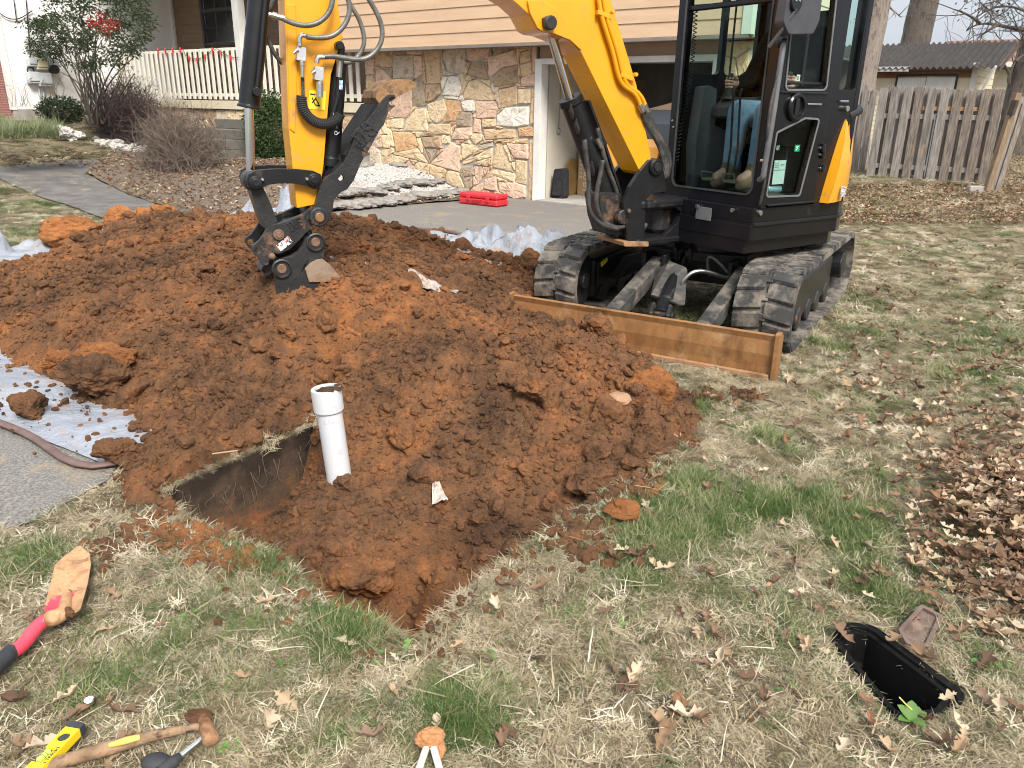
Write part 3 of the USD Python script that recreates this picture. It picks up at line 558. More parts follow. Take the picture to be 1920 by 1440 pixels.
def one_stone(pg, c, i, parent, fr, yface, q, dmin=.016, dmax=.04):
    pg = pg.buffer(-.010, join_style=1, quad_segs=2).buffer(.010, join_style=1, quad_segs=2)
    if pg.is_empty: return
    if pg.geom_type != 'Polygon': pg = max(pg.geoms, key=lambda g: g.area)
    if pg.area < .0022: return
    e = np.asarray(pg.exterior.segmentize(.07).coords)[:-1, :2]
    cc = np.array(pg.representative_point().coords[0]) if not pg.contains(pg.centroid) else np.array(pg.centroid.coords[0])
    if not pg.exterior.is_ccw: e = e[::-1]
    nrm = (e - cc) / np.linalg.norm(e - cc, axis=1, keepdims=True); e = e + nrm * q.normal(0, .004, (len(e), 1))
    n = len(e); d = q.uniform(dmin, dmax); tl = q.normal(0, .03, 2)
    ring = lambda k, y: np.c_[cc[0] + (e[:, 0] - cc[0]) * k, np.full(n, y), cc[1] + (e[:, 1] - cc[1]) * k]
    A, Bq = ring(1, yface + .01), ring(1, yface - d * .55)
    Cq = ring(.9, yface - d); Cq[:, 1] += np.clip((e - cc) @ tl, -.008, .008) + q.normal(0, .003, n); Dq = ring(.45, yface - d - .004); Dq[:, 1] += q.normal(0, .004, n)
    V = np.vstack([A, Bq, Cq, Dq, [[cc[0], yface - d - q.uniform(0, .01), cc[1]]]]); k = np.arange(n); k2 = (k + 1) % n; Fs = []
    for a in (0, n, 2 * n): Fs += [np.stack([a + k, a + k2, a + n + k2], 1), np.stack([a + k, a + n + k2, a + n + k], 1)]
    Fs.append(np.stack([3 * n + k, 3 * n + k2, np.full(n, 4 * n)], 1))
    part('stone', (fr.pt(V), np.vstack(Fs)), stone_mat(c, i), parent)
def stones(sp, cols, x0, x1, z0, z1, parent, fr, yface=0.0, gap=.006, sd=3, given=()):
    q = np.random.default_rng(sd); taken = unary_union([g for g, _ in given]) if given else None
    for i, (g, c) in enumerate(given): one_stone(g.buffer(.004, join_style=2).intersection(sbox(x0, z0, x1, z1)), c, i, parent, fr, yface, q)
    mir = np.vstack([sp, np.c_[2 * x0 - sp[:, 0], sp[:, 1]], np.c_[2 * x1 - sp[:, 0], sp[:, 1]], np.c_[sp[:, 0], 2 * z0 - sp[:, 1]], np.c_[sp[:, 0], 2 * z1 - sp[:, 1]]])
    vo = Voronoi(mir)
    for i in range(len(sp)):
        reg = vo.regions[vo.point_region[i]]
        if -1 in reg or len(reg) < 3: continue
        pg = Polygon(vo.vertices[reg]).intersection(sbox(x0, z0, x1, z1)).buffer(-gap, join_style=1)
        if taken is not None: pg = pg.difference(taken.buffer(.016))
        for g in getattr(pg, 'geoms', [pg]):
            if g.geom_type == 'Polygon' and not g.is_empty and g.area > .004: one_stone(g, cols[i], i, parent, fr, yface, q)
seen = [(P_, [(1710,20),(1790,20),(1790,250),(1710,250)]), (T_, [(1600,90),(1690,60),(1690,150),(1605,180)]), (T_, [(1605,195),(1695,160),(1700,270),(1620,290)]), (P_, [(1610,300),(1775,250),(1780,365),(1615,365)]), (C_, [(1590,395),(1690,395),(1685,510),(1590,510)]),
    (T_, [(1700,395),(1775,395),(1770,690),(1690,690)]), (O_, [(1590,720),(1755,715),(1755,790),(1595,790)]), (T_, [(1420,400),(1575,370),(1575,520),(1440,545)]), (Wt, [(1410,620),(1480,550),(1675,540),(1670,690),(1555,710),(1405,695)]), (P_, [(1225,495),(1400,495),(1420,560),(1390,630),(1235,640)]),
    (Wt, [(1105,500),(1205,480),(1205,575),(1130,575)]), (C_, [(820,520),(960,478),(990,560),(950,650),(900,680),(840,640)]), (O_, [(965,478),(1095,500),(1100,580),(1060,660),(955,672),(995,560)]), (D_, [(1060,650),(1110,590),(1200,595),(1200,710),(1070,700)]), (P_, [(1215,640),(1270,650),(1275,760),(1215,755)]), (S_, [(1285,650),(1395,645),(1395,705),(1290,715)]),
    (P_, [(1030,790),(1060,725),(1200,710),(1195,780),(1165,815),(1035,815)]), (T_, [(1290,730),(1560,735),(1565,800),(1310,815)]), (C_, [(1185,800),(1210,765),(1275,770),(1290,820),(1225,860)]), (Wt, [(945,440),(1000,290),(1080,280),(1110,400),(1080,450)]), (S_, [(1120,440),(1170,330),(1240,310),(1390,410),(1370,485),(1130,470)]),
    (B_, [(1160,260),(1200,170),(1300,165),(1335,310),(1240,290)]), (P_, [(1330,130),(1560,60),(1580,180),(1440,215),(1365,280),(1340,260)]), (B_, [(1372,285),(1445,225),(1580,190),(1580,330),(1385,370)]), (G_, [(960,40),(1140,20),(1130,255),(990,255),(950,120)]), (P_, [(1150,30),(1340,30),(1335,130),(1165,155)]), (D_, [(1360,30),(1500,20),(1510,80),(1380,110)]),
    (T_, [(790,40),(930,40),(930,340),(820,345)]), (P_, [(710,110),(780,110),(775,240),(715,235)]), (G_, [(530,110),(700,100),(700,290),(530,300)]), (B_, [(525,20),(640,20),(640,90),(530,100)]), (P_, [(650,30),(780,30),(770,100),(650,95)]), (T_, [(380,50),(520,50),(515,205),(380,195)]), (P_, [(290,140),(375,140),(375,265),(290,270)]), (P_, [(390,230),(440,220),(520,300),(450,350),(390,360)]),
    (D_, [(700,330),(780,270),(805,530),(695,530)]), (B_, [(820,500),(850,380),(930,370),(930,430),(880,480)]), (C_, [(630,740),(640,660),(720,560),(810,555),(825,745)]), (C_, [(480,650),(620,640),(610,720),(480,715)]), (S_, [(835,690),(1020,690),(1010,770),(835,765)]), (O_, [(530,750),(720,770),(740,870),(690,905),(560,920)]), (B_, [(770,800),(930,790),(950,890),(860,880),(800,880)]),
    (D_, [(805,900),(905,900),(850,1005)]), (S_, [(520,935),(740,890),(830,1015),(700,980)]), (P_, [(850,1020),(1030,840),(1100,880),(1095,1090)]), (C_, [(955,800),(1015,785),(1010,850),(960,850)]), (S_, [(1110,850),(1230,870),(1220,920),(1120,985)]), (G_, [(1250,870),(1370,840),(1370,870),(1255,905)]), (C_, [(1115,1000),(1370,890),(1365,960),(1120,1025)]),
    (S_, [(1370,1050),(1400,850),(1450,840),(1550,1090)]), (P_, [(1490,850),(1670,860),(1670,980),(1555,970)]), (T_, [(1570,820),(1665,810),(1660,850),(1570,850)]), (T_, [(1690,810),(1770,810),(1760,1340),(1670,1340)]), (S_, [(1565,990),(1655,1000),(1650,1195),(1565,1170)]), (C_, [(1335,1100),(1370,1065),(1560,1110),(1555,1175)]), (D_, [(1110,1050),(1200,1045),(1215,1120),(1130,1130)]), (P_, [(1215,1045),(1280,1040),(1300,1120),(1250,1190),(1225,1130)]),
    (P_, [(1310,1150),(1400,1130),(1410,1250),(1300,1230)]), (P_, [(1420,1180),(1550,1180),(1650,1215),(1650,1300),(1560,1320),(1430,1250)]), (P_, [(540,400),(690,400),(690,540),(640,630),(505,620)]), (C_, [(440,780),(500,780),(510,890),(450,880)]), (P_, [(370,840),(430,800),(435,880),(380,880)])]
given = [(Polygon(np.array([onH(620 + a / 4.5, 80 + b / 4.5)[[0, 2]] for a, b in pl])).buffer(0), c) for c, pl in seen]
stones(sp, [s[2] for s in seeds], W0, W1, -.1, WZ, bed_w, H, given=given)
# upper storey with lap siding that overhangs the stone
OV = -.38; X0, X1 = -4.7, 3.42; ZS = 2.38
def lap(x0, x1, z0, n, h, fr, ma, parent, y=0.0, th=.03, name='siding_board', ax='x'):
    for k in range(n):
        a = z0 + k * h; P = np.array([[y - .022, a], [y - .008, a + h + .012], [y + th, a + h + .012], [y + th, a - .0]])
        if ax == 'x': part(name, plate(P, x0, x1, fr, (1, 2, 0)), ma, parent)
        else: part(name, plate(np.c_[-P[:, 0], P[:, 1]], x0, x1, fr, (0, 2, 1)), ma, parent)
up = part('upper_wall', hb(X0 + .03, X1 - .03, OV + .035, 3.57, ZS + .02, 5.2), brown_side, house)
lap(X0, X1 - .1, ZS, 14, .185, H, peach, house, OV)
part('corner_board', hb(X1 - .1, X1 + .03, OV - .035, OV + .1, ZS - .01, 5.2), mat('pale_green_trim', (.5, .56, .47), (.58, .63, .53), 3, .6, .1), house)
lap(OV + .1, 5.3, ZS, 14, .185, H, cream_paint, house, 0, ax='y') if False else None
for k in range(22):   # right-hand end wall, boards down to the ground
    a = -.05 + k * .2
    y0 = 0.36 if a < ZS - .05 else OV + .1
    P = np.array([[X1 + .024, a], [X1 + .008, a + .215], [X1 - .03, a + .215], [X1 - .03, a]]) - np.array([.1 if a < ZS - .05 else 0, 0])
    part('end_wall_board', plate(P, y0, 3.6, H, (0, 2, 1)), cream_paint, house)
part('soffit', hb(X0, X1 - .02, OV + .03, .02, ZS - .035, ZS + .015), mat('soffit_brown', (.2, .135, .09), (.25, .17, .115), 3, .7), house)
part('fascia_board', hb(X0, X1, OV - .03, OV + .02, ZS - .05, ZS - .004), mat('fascia_grey', (.16, .13, .11), (.22, .19, .16), 3, .7), house)
part('garage_header', hb(-.1, 2.98, .02, .16, 2.17, ZS - .03), mat('header_brown', (.34, .23, .15), (.40, .27, .18), 3, .65), house)
part('door_jamb', hb(-.135, -.005, -.05, .14, -.02, 2.17), white_paint, house)
part('door_jamb', hb(2.82, 2.95, -.05, .14, -.02, 2.17), white_paint, house)
part('door_head', hb(-.005, 2.82, -.045, .13, 2.09, 2.172), white_paint, house)
pier = part('stone_pier', hb(2.955, X1 - .12, .03, .35, -.15, 2.33), mortar, house)
ps = np.array([[3.02, .15], [3.2, .1], [3.1, .4], [3.05, .75], [3.22, .7], [3.12, 1.05], [3.03, 1.4], [3.22, 1.35], [3.12, 1.7], [3.05, 2.0], [3.22, 2.05], [3.1, 2.25]])
stones(ps, [S_, P_, T_, C_, S_, Wt, S_, T_, Wt, S_, T_, S_], 2.96, 3.3, -.1, 2.33, pier, H, .03, sd=9)
# garage inside
part('garage_floor', hb(-.02, 2.84, -.12, 6, -.2, .03), concrete, house)
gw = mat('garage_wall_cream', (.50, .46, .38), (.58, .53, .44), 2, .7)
part('garage_wall', hb(-.3, -.04, .225, 2.2, -.1, 2.35), gw, house)
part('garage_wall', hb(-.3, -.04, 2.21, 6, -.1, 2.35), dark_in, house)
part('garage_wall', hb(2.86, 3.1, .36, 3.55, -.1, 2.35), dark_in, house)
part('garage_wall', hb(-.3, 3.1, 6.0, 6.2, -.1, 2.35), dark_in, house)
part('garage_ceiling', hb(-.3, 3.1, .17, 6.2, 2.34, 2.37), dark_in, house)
ob = part('overhead_door', hb(.02, 2.8, .3, 2.5, 2.2, 2.25), white_paint, house)
r_ = onHx(1047, 246, -.035); part('wall_ring', trimesh.creation.torus(.05, .006, major_sections=20, minor_sections=6).apply_transform(np.vstack([np.c_[np.array([HY, [0, 0, 1], HX]).T, H.pt((-.03, r_[1], r_[2]))], [0, 0, 0, 1]])), mat('grey_steel', (.3, .3, .3), None, 4, .4, metal=1.0), house)
ch = H.pt([(-.03, r_[1], r_[2] + .05), (-.03, r_[1] + .02, 2.3)]); part('wall_ring', tube(ch, .004, 5), MATS['grey_steel'], house, label='thin cord hanging down to the ring on the garage wall')
# boxes and bag in the garage
card = mat('cardboard', (.36, .23, .12), (.42, .27, .15), 4, .85, .2, 60)
def in_garage(px0, px1, py0, hx):
    a, b = onHx(px0, py0, hx), onHx(px1, py0, hx); return a[1], b[1]
bxs = thing('cardboard_box', 'tall cardboard box with printed lettering standing just inside the garage', 'cardboard box', H.pt((.2, 1.0, .03)))
part('carton', hb(.06, .3, 1.02, 1.32, .032, 1.28), card, bxs)
tl = meshkit.text_mesh('LG ONE', .085, .003, True); v = np.array(tl.vertices)
part('lettering', (H.pt(np.c_[.235 - v[:, 1] * .9 + .02, 1.018 - v[:, 2], .10 + v[:, 0]]), np.array(tl.faces)), mat('print_pale', (.62, .55, .42), None, 3, .8), bxs)
tl2 = meshkit.text_mesh('IIIIIII', .05, .003, True); v = np.array(tl2.vertices)
part('lettering', (H.pt(np.c_[.145 - v[:, 1], 1.018 - v[:, 2], .3 + v[:, 0] * 2.2]), np.array(tl2.faces)), MATS['print_pale'], bxs)
b2 = thing('cardboard_box', 'dark brown cardboard box behind the lettered carton in the garage', 'cardboard box', H.pt((.5, 1.6, .03)))
part('carton', hb(.34, .8, 1.25, 1.9, .032, 1.9), mat('dark_card', (.12, .07, .04), (.16, .1, .06), 4, .85), b2); part('flap', hb(.34, .8, 1.23, 1.25, 1.55, 1.88), MATS['dark_card'], b2)
bag = thing('black_bag', 'black upright bag leaning on the cream wall inside the garage jamb', 'bag', H.pt((.1, .45, .03)))
gv = plate(rounded([(.0, .03), (.26, .03), (.24, .52), (.05, .5)], .05), .3, .46, Frame(H.o + H.x * .0, HX, HY), (0, 2, 1))
part('body', gv, mat('black_cloth', (.012, .012, .014), (.025, .025, .028), 20, .9, .4, 90), bag); part('front_pocket', plate(rounded([(.05, .08), (.22, .08), (.2, .3), (.07, .3)], .03), .26, .31, H, (0, 2, 1)), MATS['black_cloth'], bag)
# round panel on edge in the garage
obj('round_board', plate(Point(0, 0).buffer(.3), 0, .03, Frame(H.pt((.0, .92, .33)), HY, np.array([0, 0, 1.0]), -np.cross(HY, [0, 0, 1.0]) * -1), (0, 1, 2)), mat('dark_gold', (.2, .12, .045), (.28, .17, .06), 4, .6), 'round brown board leaning on the garage wall behind the bag', 'board')

# porch
PX0, PX1, PB = -13.2, -4.75, 1.75
part('porch_floor', hb(PX0, PX1 + .7, .0, PB, 1.36, 1.46), mat('porch_grey', (.36, .35, .32), (.44, .42, .39), 3, .8), house)
part('porch_fascia', hb(PX0, PX1 + .7, -.03, .02, 1.3, 1.475), cream_paint, house)
pf = part('porch_foundation', hb(PX0, PX1 + .7, .05, .2, -.2, 1.3), mortar, house)
q = np.random.default_rng(5); fs = np.c_[q.uniform(PX0, PX1 + .7, 60), q.uniform(-.1, 1.25, 60)]
for _ in range(3):
    for i in range(len(fs)):
        d = fs - fs[i]; l = np.hypot(*d.T); l[i] = 9; j = l.argmin()
        if l[j] < .35: fs[i] -= d[j] / max(l[j], .01) * .08
stones(fs, [[S_, T_, C_, P_, B_, G_][k % 6] for k in range(60)], PX0, PX1 + .7, -.1, 1.28, pf, H, .05, sd=13)
part('porch_wall', hb(PX0 - .2, PX1 + .8, PB + .03, PB + .2, .5, 5.2), brown_side, house)
wx0, wx1 = onH(383, 40, PB)[0], onH(447, 40, PB)[0]; wz0 = onH(395, 87, PB)[2]
for k in range(17):
    z = 1.46 + k * .205; P = lambda a, b: plate(np.array([[PB - .02, z], [PB - .005, z + .215], [PB + .03, z + .215], [PB + .03, z]]), a, b, H, (1, 2, 0))
    if z + .2 > wz0 and z < wz0 + 1.6:
        part('porch_siding_board', P(PX0, wx0 - .08), brown_side, house); part('porch_siding_board', P(wx1 + .08, PX1 + .7), brown_side, house)
    else: part('porch_siding_board', P(PX0, PX1 + .7), brown_side, house)
blk = mat('black_trim', (.02, .02, .022), (.03, .03, .032), 5, .5)
wn = part('window', [hb(wx0 - .08, wx0 + .02, PB - .05, PB + .06, wz0, wz0 + 1.62), hb(wx1 - .02, wx1 + .08, PB - .05, PB + .06, wz0, wz0 + 1.62), hb(wx0 + .02, wx1 - .02, PB - .05, PB + .06, wz0, wz0 + .07), hb(wx0 + .02, wx1 - .02, PB - .05, PB + .06, wz0 + .78, wz0 + .86), hb(wx0 + .02, wx1 - .02, PB - .05, PB + .06, wz0 + 1.55, wz0 + 1.62)], blk, house)
part('blind', [hb(wx0 + .02, wx1 - .02, PB + .014, PB + .02, wz0 + .05 + .045 * k, wz0 + .085 + .045 * k, .001) for k in range(33)], mat('blind_white', (.75, .76, .78), (.8, .8, .8), 4, .6), wn)
for k in range(2):
    for j in range(3):
        a = wx0 + .02 + (wx1 - wx0 - .04) * j / 3; part('pane', hb(a + .008, a + (wx1 - wx0 - .04) / 3 - .008, PB - .004, PB + .002, wz0 + .08 + .78 * k, wz0 + .78 + .77 * k), glass('window_glass', (.85, .87, .88)), wn)
        if j: part('muntin', hb(a - .009, a + .009, PB - .008, PB + .012, wz0 + .075 + .79 * k, wz0 + .775 + .77 * k), blk, wn)
    part('muntin', hb(wx0 + .02, wx1 - .02, PB - .007, PB + .011, wz0 + .42 + .78 * k, wz0 + .438 + .78 * k), blk, wn)
pp = onH(449, 100, .0)[0]
part('porch_post', hb(pp - .1, pp + .1, -.02, .16, 1.46, 4.2), white_paint, house)
part('porch_post', hb(-5.0, -4.84, -.02, .16, 1.46, 4.2), white_paint, house)
part('porch_ceiling', hb(PX0, PX1 + .7, -.35, PB, 4.2, 4.3), white_paint, house)
# white wing on the left
wyf = onHx(8, 120, PX0)[1]
for k in range(22):
    z = 1.22 + k * .21; P = np.array([[PX0 + .009, z], [PX0 + .006, z + .222], [PX0 - .03, z + .222], [PX0 - .03, z]])
    part('wing_siding_board', plate(P, wyf, PB + .02, H, (0, 2, 1)), mat('wing_white', (.80, .78, .75), (.86, .84, .81), 1.2, .6, .1, 30, dirt=(.62, .55, .48), dscale=1.5, dlim=(.55, .85)), house)
part('wing_foundation', hb(PX0 - .05, PX0 + .02, wyf, 0, .7, 1.22), concrete, house)
part('wing_corner_board', hb(PX0 - .1, PX0 + .035, wyf - .03, wyf + .09, 1.2, 5.3), white_paint, house)
part('wing_corner_board', hb(PX0 - .02, PX0 + .06, PB - .08, PB + .0, 1.46, 4.2), white_paint, house)
brick = usdkit.material(stage, '/World/Looks/far_brick', {'tc': ('texture_coordinate', {}), 'b': ('brick_texture', {'scale': 4.5, 'color1': (.3, .09, .06), 'color2': (.22, .07, .05), 'mortar': (.4, .36, .32), 'mortar_size': .015}), 'mp': ('mapping', {'rotation': (math.pi / 2, 0, 0)}), 'p': ('principled_bsdf', {'roughness': .9})}, [('tc.object', 'mp.vector'), ('mp.vector', 'b.vector'), ('b.color', 'p.base_color')], surface='p.BSDF')
part('wing_front_wall', hb(PX0 - 6, PX0 - .1, wyf + .0, wyf + .2, .8, 5.3), brick, house)
part('wing_roof', [hb(PX0 - 6.5, PX0 + .35, wyf - .5, PB + 1, 4.35, 4.5)], mat('eave_tan', (.52, .36, .24), None, 3, .7), house)
roof_m = mat('shingle_brown', (.09, .06, .045), (.14, .1, .075), 9, .95, .6, 60)
rv = H.pt(np.array([[PX0 - .5, -.9, 5.15], [X1 + .4, -.9, 5.15], [X1 + .4, 1.6, 6.1], [PX0 - .5, 1.6, 6.1], [X1 + .4, 4.1, 5.15], [PX0 - .5, 4.1, 5.15]])); rv2 = rv - [0, 0, .12]
part('roof', (np.vstack([rv, rv2]), np.array([[0, 1, 2], [0, 2, 3], [3, 2, 4], [3, 4, 5], [6, 8, 7], [6, 9, 8], [9, 10, 8], [9, 11, 10], [0, 7, 1], [0, 6, 7], [5, 4, 10], [5, 10, 11]])), roof_m, house)
part('gable_wall', plate([(-.35, 5.1), (3.55, 5.1), (1.6, 6.0)], X1 - .1, X1 - .02, H, (1, 2, 0)), cream_paint, house)

# porch railing
rail = thing('porch_railing', 'cream wooden porch railing with wide balusters and string lights above the shrubs', 'railing', H.pt((-9, 0, 1.46)))
zt = 2.55
rail_cream = mat('rail_cream', (.70, .65, .54), (.78, .73, .62), 2, .55, .1, 40, dirt=(.5, .44, .33), dscale=3, dlim=(.62, .85))
part('top_rail', hb(PX0 + .02, PX1 + .65, -.0, .1, zt - .06, zt), rail_cream, rail)
part('bottom_rail', hb(PX0 + .02, PX1 + .65, .01, .09, 1.56, 1.63), rail_cream, rail)
nb = 44
for k in range(nb):
    a = PX0 + .16 + (PX1 + .55 - PX0 - .2) * k / (nb - 1)
    if abs(a - pp) < .13: continue
    part('baluster', hb(a - .045, a + .045, -.03, .0, 1.5, zt - .02), rail_cream, rail)
sl = thing('string_light', 'string of red Christmas bulbs hung along the porch railing', 'string light', H.pt((-8, -.05, zt)))
red_b = mat('red_bulb', (.5, .03, .02), (.6, .05, .03), 5, .3)
aa = np.linspace(PX0 + 2.2, pp, 60); wz = zt + .015 - .22 * np.abs(np.sin((aa - PX0) * 2.1)) * (np.sin((aa) * 1.3) > -.3)
part('wire', tube(H.pt(np.c_[aa, np.full(60, -.045), wz]), .006, 5), mat('green_wire', (.02, .05, .02), None, 3, .6), sl)
for k in range(0, 60, 6):
    p = H.pt((aa[k], -.06, wz[k])); part('bulb', tube([p + [0, 0, .035], p, p - [0, 0, .05], p - [0, 0, .1]], [.012, .02, .018, .004], 6), red_b, sl, smooth=True)
# utility boxes and pipes on the white wing
def wing_pt(px, py): l = onHx(px, py, PX0 + .03); return l[1], l[2]
grey_box = mat('meter_grey', (.42, .45, .46), (.5, .53, .54), 5, .5)
for k, (x0, x1, y0, y1, nm, lab) in enumerate([(49, 65, 110, 125, 'utility_box', 'upper left grey utility box on the white wall'), (65, 83, 112, 131, 'utility_box', 'cream utility box in the middle of the upper row on the white wall'), (85, 102, 111, 128, 'utility_box', 'upper right grey utility box with a dark meter dial below it'),
                                               (50, 68, 136, 157, 'utility_box', 'lower left pale grey utility box on the white wall'), (69, 90, 138, 162, 'utility_box', 'lower right and largest utility box above two pipes')]):
    ya, za = wing_pt(x0, y1); yb, zb_ = wing_pt(x1, y0)
    u = thing(nm, lab, 'utility box', H.pt((PX0 + .05, (ya + yb) / 2, za)))
    part('case', hb(PX0 + .02, PX0 + .2, min(ya, yb), max(ya, yb), za, zb_, .02), grey_box if k != 1 else cream_paint, u)
    part('lid', hb(PX0 + .2, PX0 + .225, min(ya, yb) + .01, max(ya, yb) - .01, za + .06, zb_ + .01, .01), grey_box if k != 1 else cream_paint, u)
    if k == 2: part('dial', cyl(H.pt((PX0 + .1, (ya + yb) / 2, za - .02)), H.pt((PX0 + .26, (ya + yb) / 2, za - .02)), .1, 16), blk, u)
for k, (pa, pb_) in enumerate([((71, 162), (76, 197)), ((79, 162), (84, 197)), ((48, 0), (56, 110)), ((25, 0), (30, 40))]):
    (ya, za), (yb, zb_) = wing_pt(*pa), wing_pt(*pb_)
    obj('wall_pipe', cyl(H.pt((PX0 + .06, ya, za)), H.pt((PX0 + .06, yb, zb_)), .022 if k < 2 else .012, 8), MATS['meter_grey'] if k < 2 else blk, ['left grey pipe running down from the utility boxes to the ground', 'right grey pipe running down from the utility boxes to the ground', 'thin cable running down the white wall to the boxes', 'short cable at the top of the white wall'][k], 'pipe' if k < 2 else 'cable')
ya, za = wing_pt(55, 132)
obj('cable_coil', trimesh.creation.torus(.07, .02, major_sections=20, minor_sections=6).apply_transform(np.vstack([np.c_[np.array([HY, [0, 0, 1], HX]).T, H.pt((PX0 + .1, ya, za))], [0, 0, 0, 1]])), blk, 'dark coil of cable between the utility boxes', 'cable')
cb = [wing_pt(*p) for p in [(0, 25), (12, 33), (28, 36), (45, 30), (60, 20)]]; cb = spline(np.array([H.pt((PX0 + .05, a, b)) for a, b in cb]), 24)
obj('loose_cable', tube(cb, .012, 5), blk, 'loose dark cable drooping across the white wall', 'cable')
# steps to the porch
st = thing('concrete_steps', 'grey concrete steps leading up to the porch behind the digging arm', 'steps', H.pt((-7.6, -.5, .2)))
for k in range(5): part('step', hb(-8.75, -7.6, -1.3 + .27 * k, -.04, .1 + .2 * k, .3 + .2 * k - .003, .01), mat('old_concrete', (.10, .092, .08), (.19, .175, .15), 3, .95, .5, 70, dirt=(.07, .07, .045), dscale=3, dlim=(.5, .7)), st)

# ------------------------------------------------------------------ red tool case
c0, c1 = H.loc(at_z(860, 381, .012)), H.loc(at_z(938, 388, .012))
tc = thing('tool_case', 'red plastic tool case lying shut on the driveway by the stone wall', 'tool case', H.pt((*((c0 + c1) / 2)[:2], 0)))
red_pl = mat('red_plastic', (.5, .02, .028), (.58, .03, .04), 6, .45, .15, 60, bevel=.006)
xa, xb, ya = c0[0], c1[0], min(c0[1], c1[1])
part('base', hb(xa, xb, ya, ya + .3, .015, .11, .02), red_pl, tc); part('lid', hb(xa, xb, ya, ya + .3, .114, .19, .02), red_pl, tc)
for k in (.22, .72): part('latch', hb(xa + (xb - xa) * k, xa + (xb - xa) * k + .07, ya - .014, ya, .07, .15, .005), red_pl, tc)
part('handle', tube(H.pt([(xa + (xb - xa) * .4, ya, .1), (xa + (xb - xa) * .4, ya - .03, .1), (xa + (xb - xa) * .6, ya - .03, .1), (xa + (xb - xa) * .6, ya, .1)]), .011, 8), red_pl, tc)

# ------------------------------------------------------------------ fence, gate, shed, neighbour's house
def board(hx, hy, z0, h, w, th, ma, parent, lean=(0, 0), ear=.03, name='board'):
    P = [(-w / 2, 0), (w / 2, 0), (w / 2, h - ear), (w / 2 - ear, h), (-w / 2 + ear, h), (-w / 2, h - ear)]
    fr = Frame(H.pt((hx, hy, z0)), HX, HY, np.array([0, 0, 1.0]) + HX * lean[0] + HY * lean[1])
    part(name, plate(P, -th / 2, th / 2, fr, (0, 2, 1)), ma, parent)
fw = [mat('fence_wood_%d' % k, a, b, 3 + k, .9, .5, 50, stretch=(9, 9, .8), c3=c, dirt=(.34, .25, .15), dscale=2, dlim=(.6, .75)) for k, (a, b, c) in enumerate([((.13, .115, .10), (.22, .195, .175), (.31, .28, .25)), ((.17, .152, .135), (.27, .24, .215), (.36, .325, .29)), ((.12, .095, .078), (.2, .165, .14), (.30, .245, .19))])]
q = np.random.default_rng(8)
fe = thing('wooden_fence', 'weathered grey stockade fence section next to the excavator cab', 'fence', H.pt((2.2, 8.6, .15)))
part('rail', hb(-.2, 2.9, 8.64, 8.7, .6, .68), fw[0], fe); part('rail', hb(-.2, 2.9, 8.64, 8.7, 1.6, 1.68), fw[0], fe)
for k in range(17):
    hx = 2.83 - k * .155; hgt = 2.0 if k > 1 else 1.78
    board(hx, 8.6 + q.normal(0, .006), .14, hgt + q.normal(0, .015), .142, .022, fw[q.integers(0, 3)], fe, (q.normal(0, .004), 0), .035)
gt = thing('fence_gate', 'weathered double wooden gate of overlapping boards hung beside the leaning post', 'gate', H.pt((4.3, 7.82, .15)))
nbd = 19
for k in range(nbd):
    hx = 3.22 + 2.12 * k / (nbd - 1); back = k % 2
    z0 = .15 - .05 * k / nbd + q.normal(0, .012) + (.06 if back else 0)
    board(hx, 7.82 + (.075 if back else 0), z0, 1.80 + q.normal(0, .02) - (.05 if back else 0), .162, .022, fw[q.integers(0, 3)], gt, (q.normal(-.01, .006), 0), .035)
pale = mat('rail_pale', (.28, .26, .23), (.38, .36, .33), 4, .9, .4, 50)
for a, b in ((3.15, 4.27), (4.31, 5.42)):
    part('rail', hb(a, b, 7.842, 7.882, 1.33, 1.43), pale, gt); part('rail', hb(a, b, 7.842, 7.882, .32, .42), pale, gt)
part('rail', hb(4.0, 5.0, 7.841, 7.88, 1.5, 1.58), mat('new_wood', (.42, .22, .1), (.5, .28, .13), 5, .8), gt, label='short newer orange-brown rail behind the boards')
zinc = mat('zinc_frame', (.55, .56, .57), (.65, .66, .67), 6, .45, metal=.6)
for a in (4.27, 4.31, 5.40): part('steel_frame', cyl(H.pt((a, 7.86, .2)), H.pt((a + .0, 7.86, 1.45)), .016, 8), zinc, gt)
po = thing('fence_post', 'split leaning wooden post at the right end of the gate', 'post', at_ground(1852, 360))
b0 = at_ground(1849, 361); d_ = np.array([.10, .0, 1.0])
part('timber', bar(b0, b0 + d_ * 1.72, .12, .1), mat('post_wood', (.16, .11, .07), (.26, .18, .11), 4, .9, .5, 50, stretch=(8, 8, 1)), po)
part('timber', bar(b0 + [.13, .05, 0], b0 + [.13, .05, 0] + d_ * 1.66, .05, .12), fw[0], po); part('timber', bar(b0 + [.2, .02, 0], b0 + [.2, .02, 0] + d_ * 1.55, .05, .1), fw[2], po)
part('bracket', bar(b0 + d_ * 1.35 - [.03, .05, 0], b0 + d_ * 1.6 - [.03, .05, 0], .16, .05), mat('rusty_dark', (.035, .025, .02), (.08, .05, .03), 9, .8), po)
p = at_ground(1829, 360); obj('concrete_block', bx(p + [0, 0, .05], (.3, .14, .12), WORLD, .01), concrete, 'small concrete block on the ground at the foot of the leaning post', 'block')
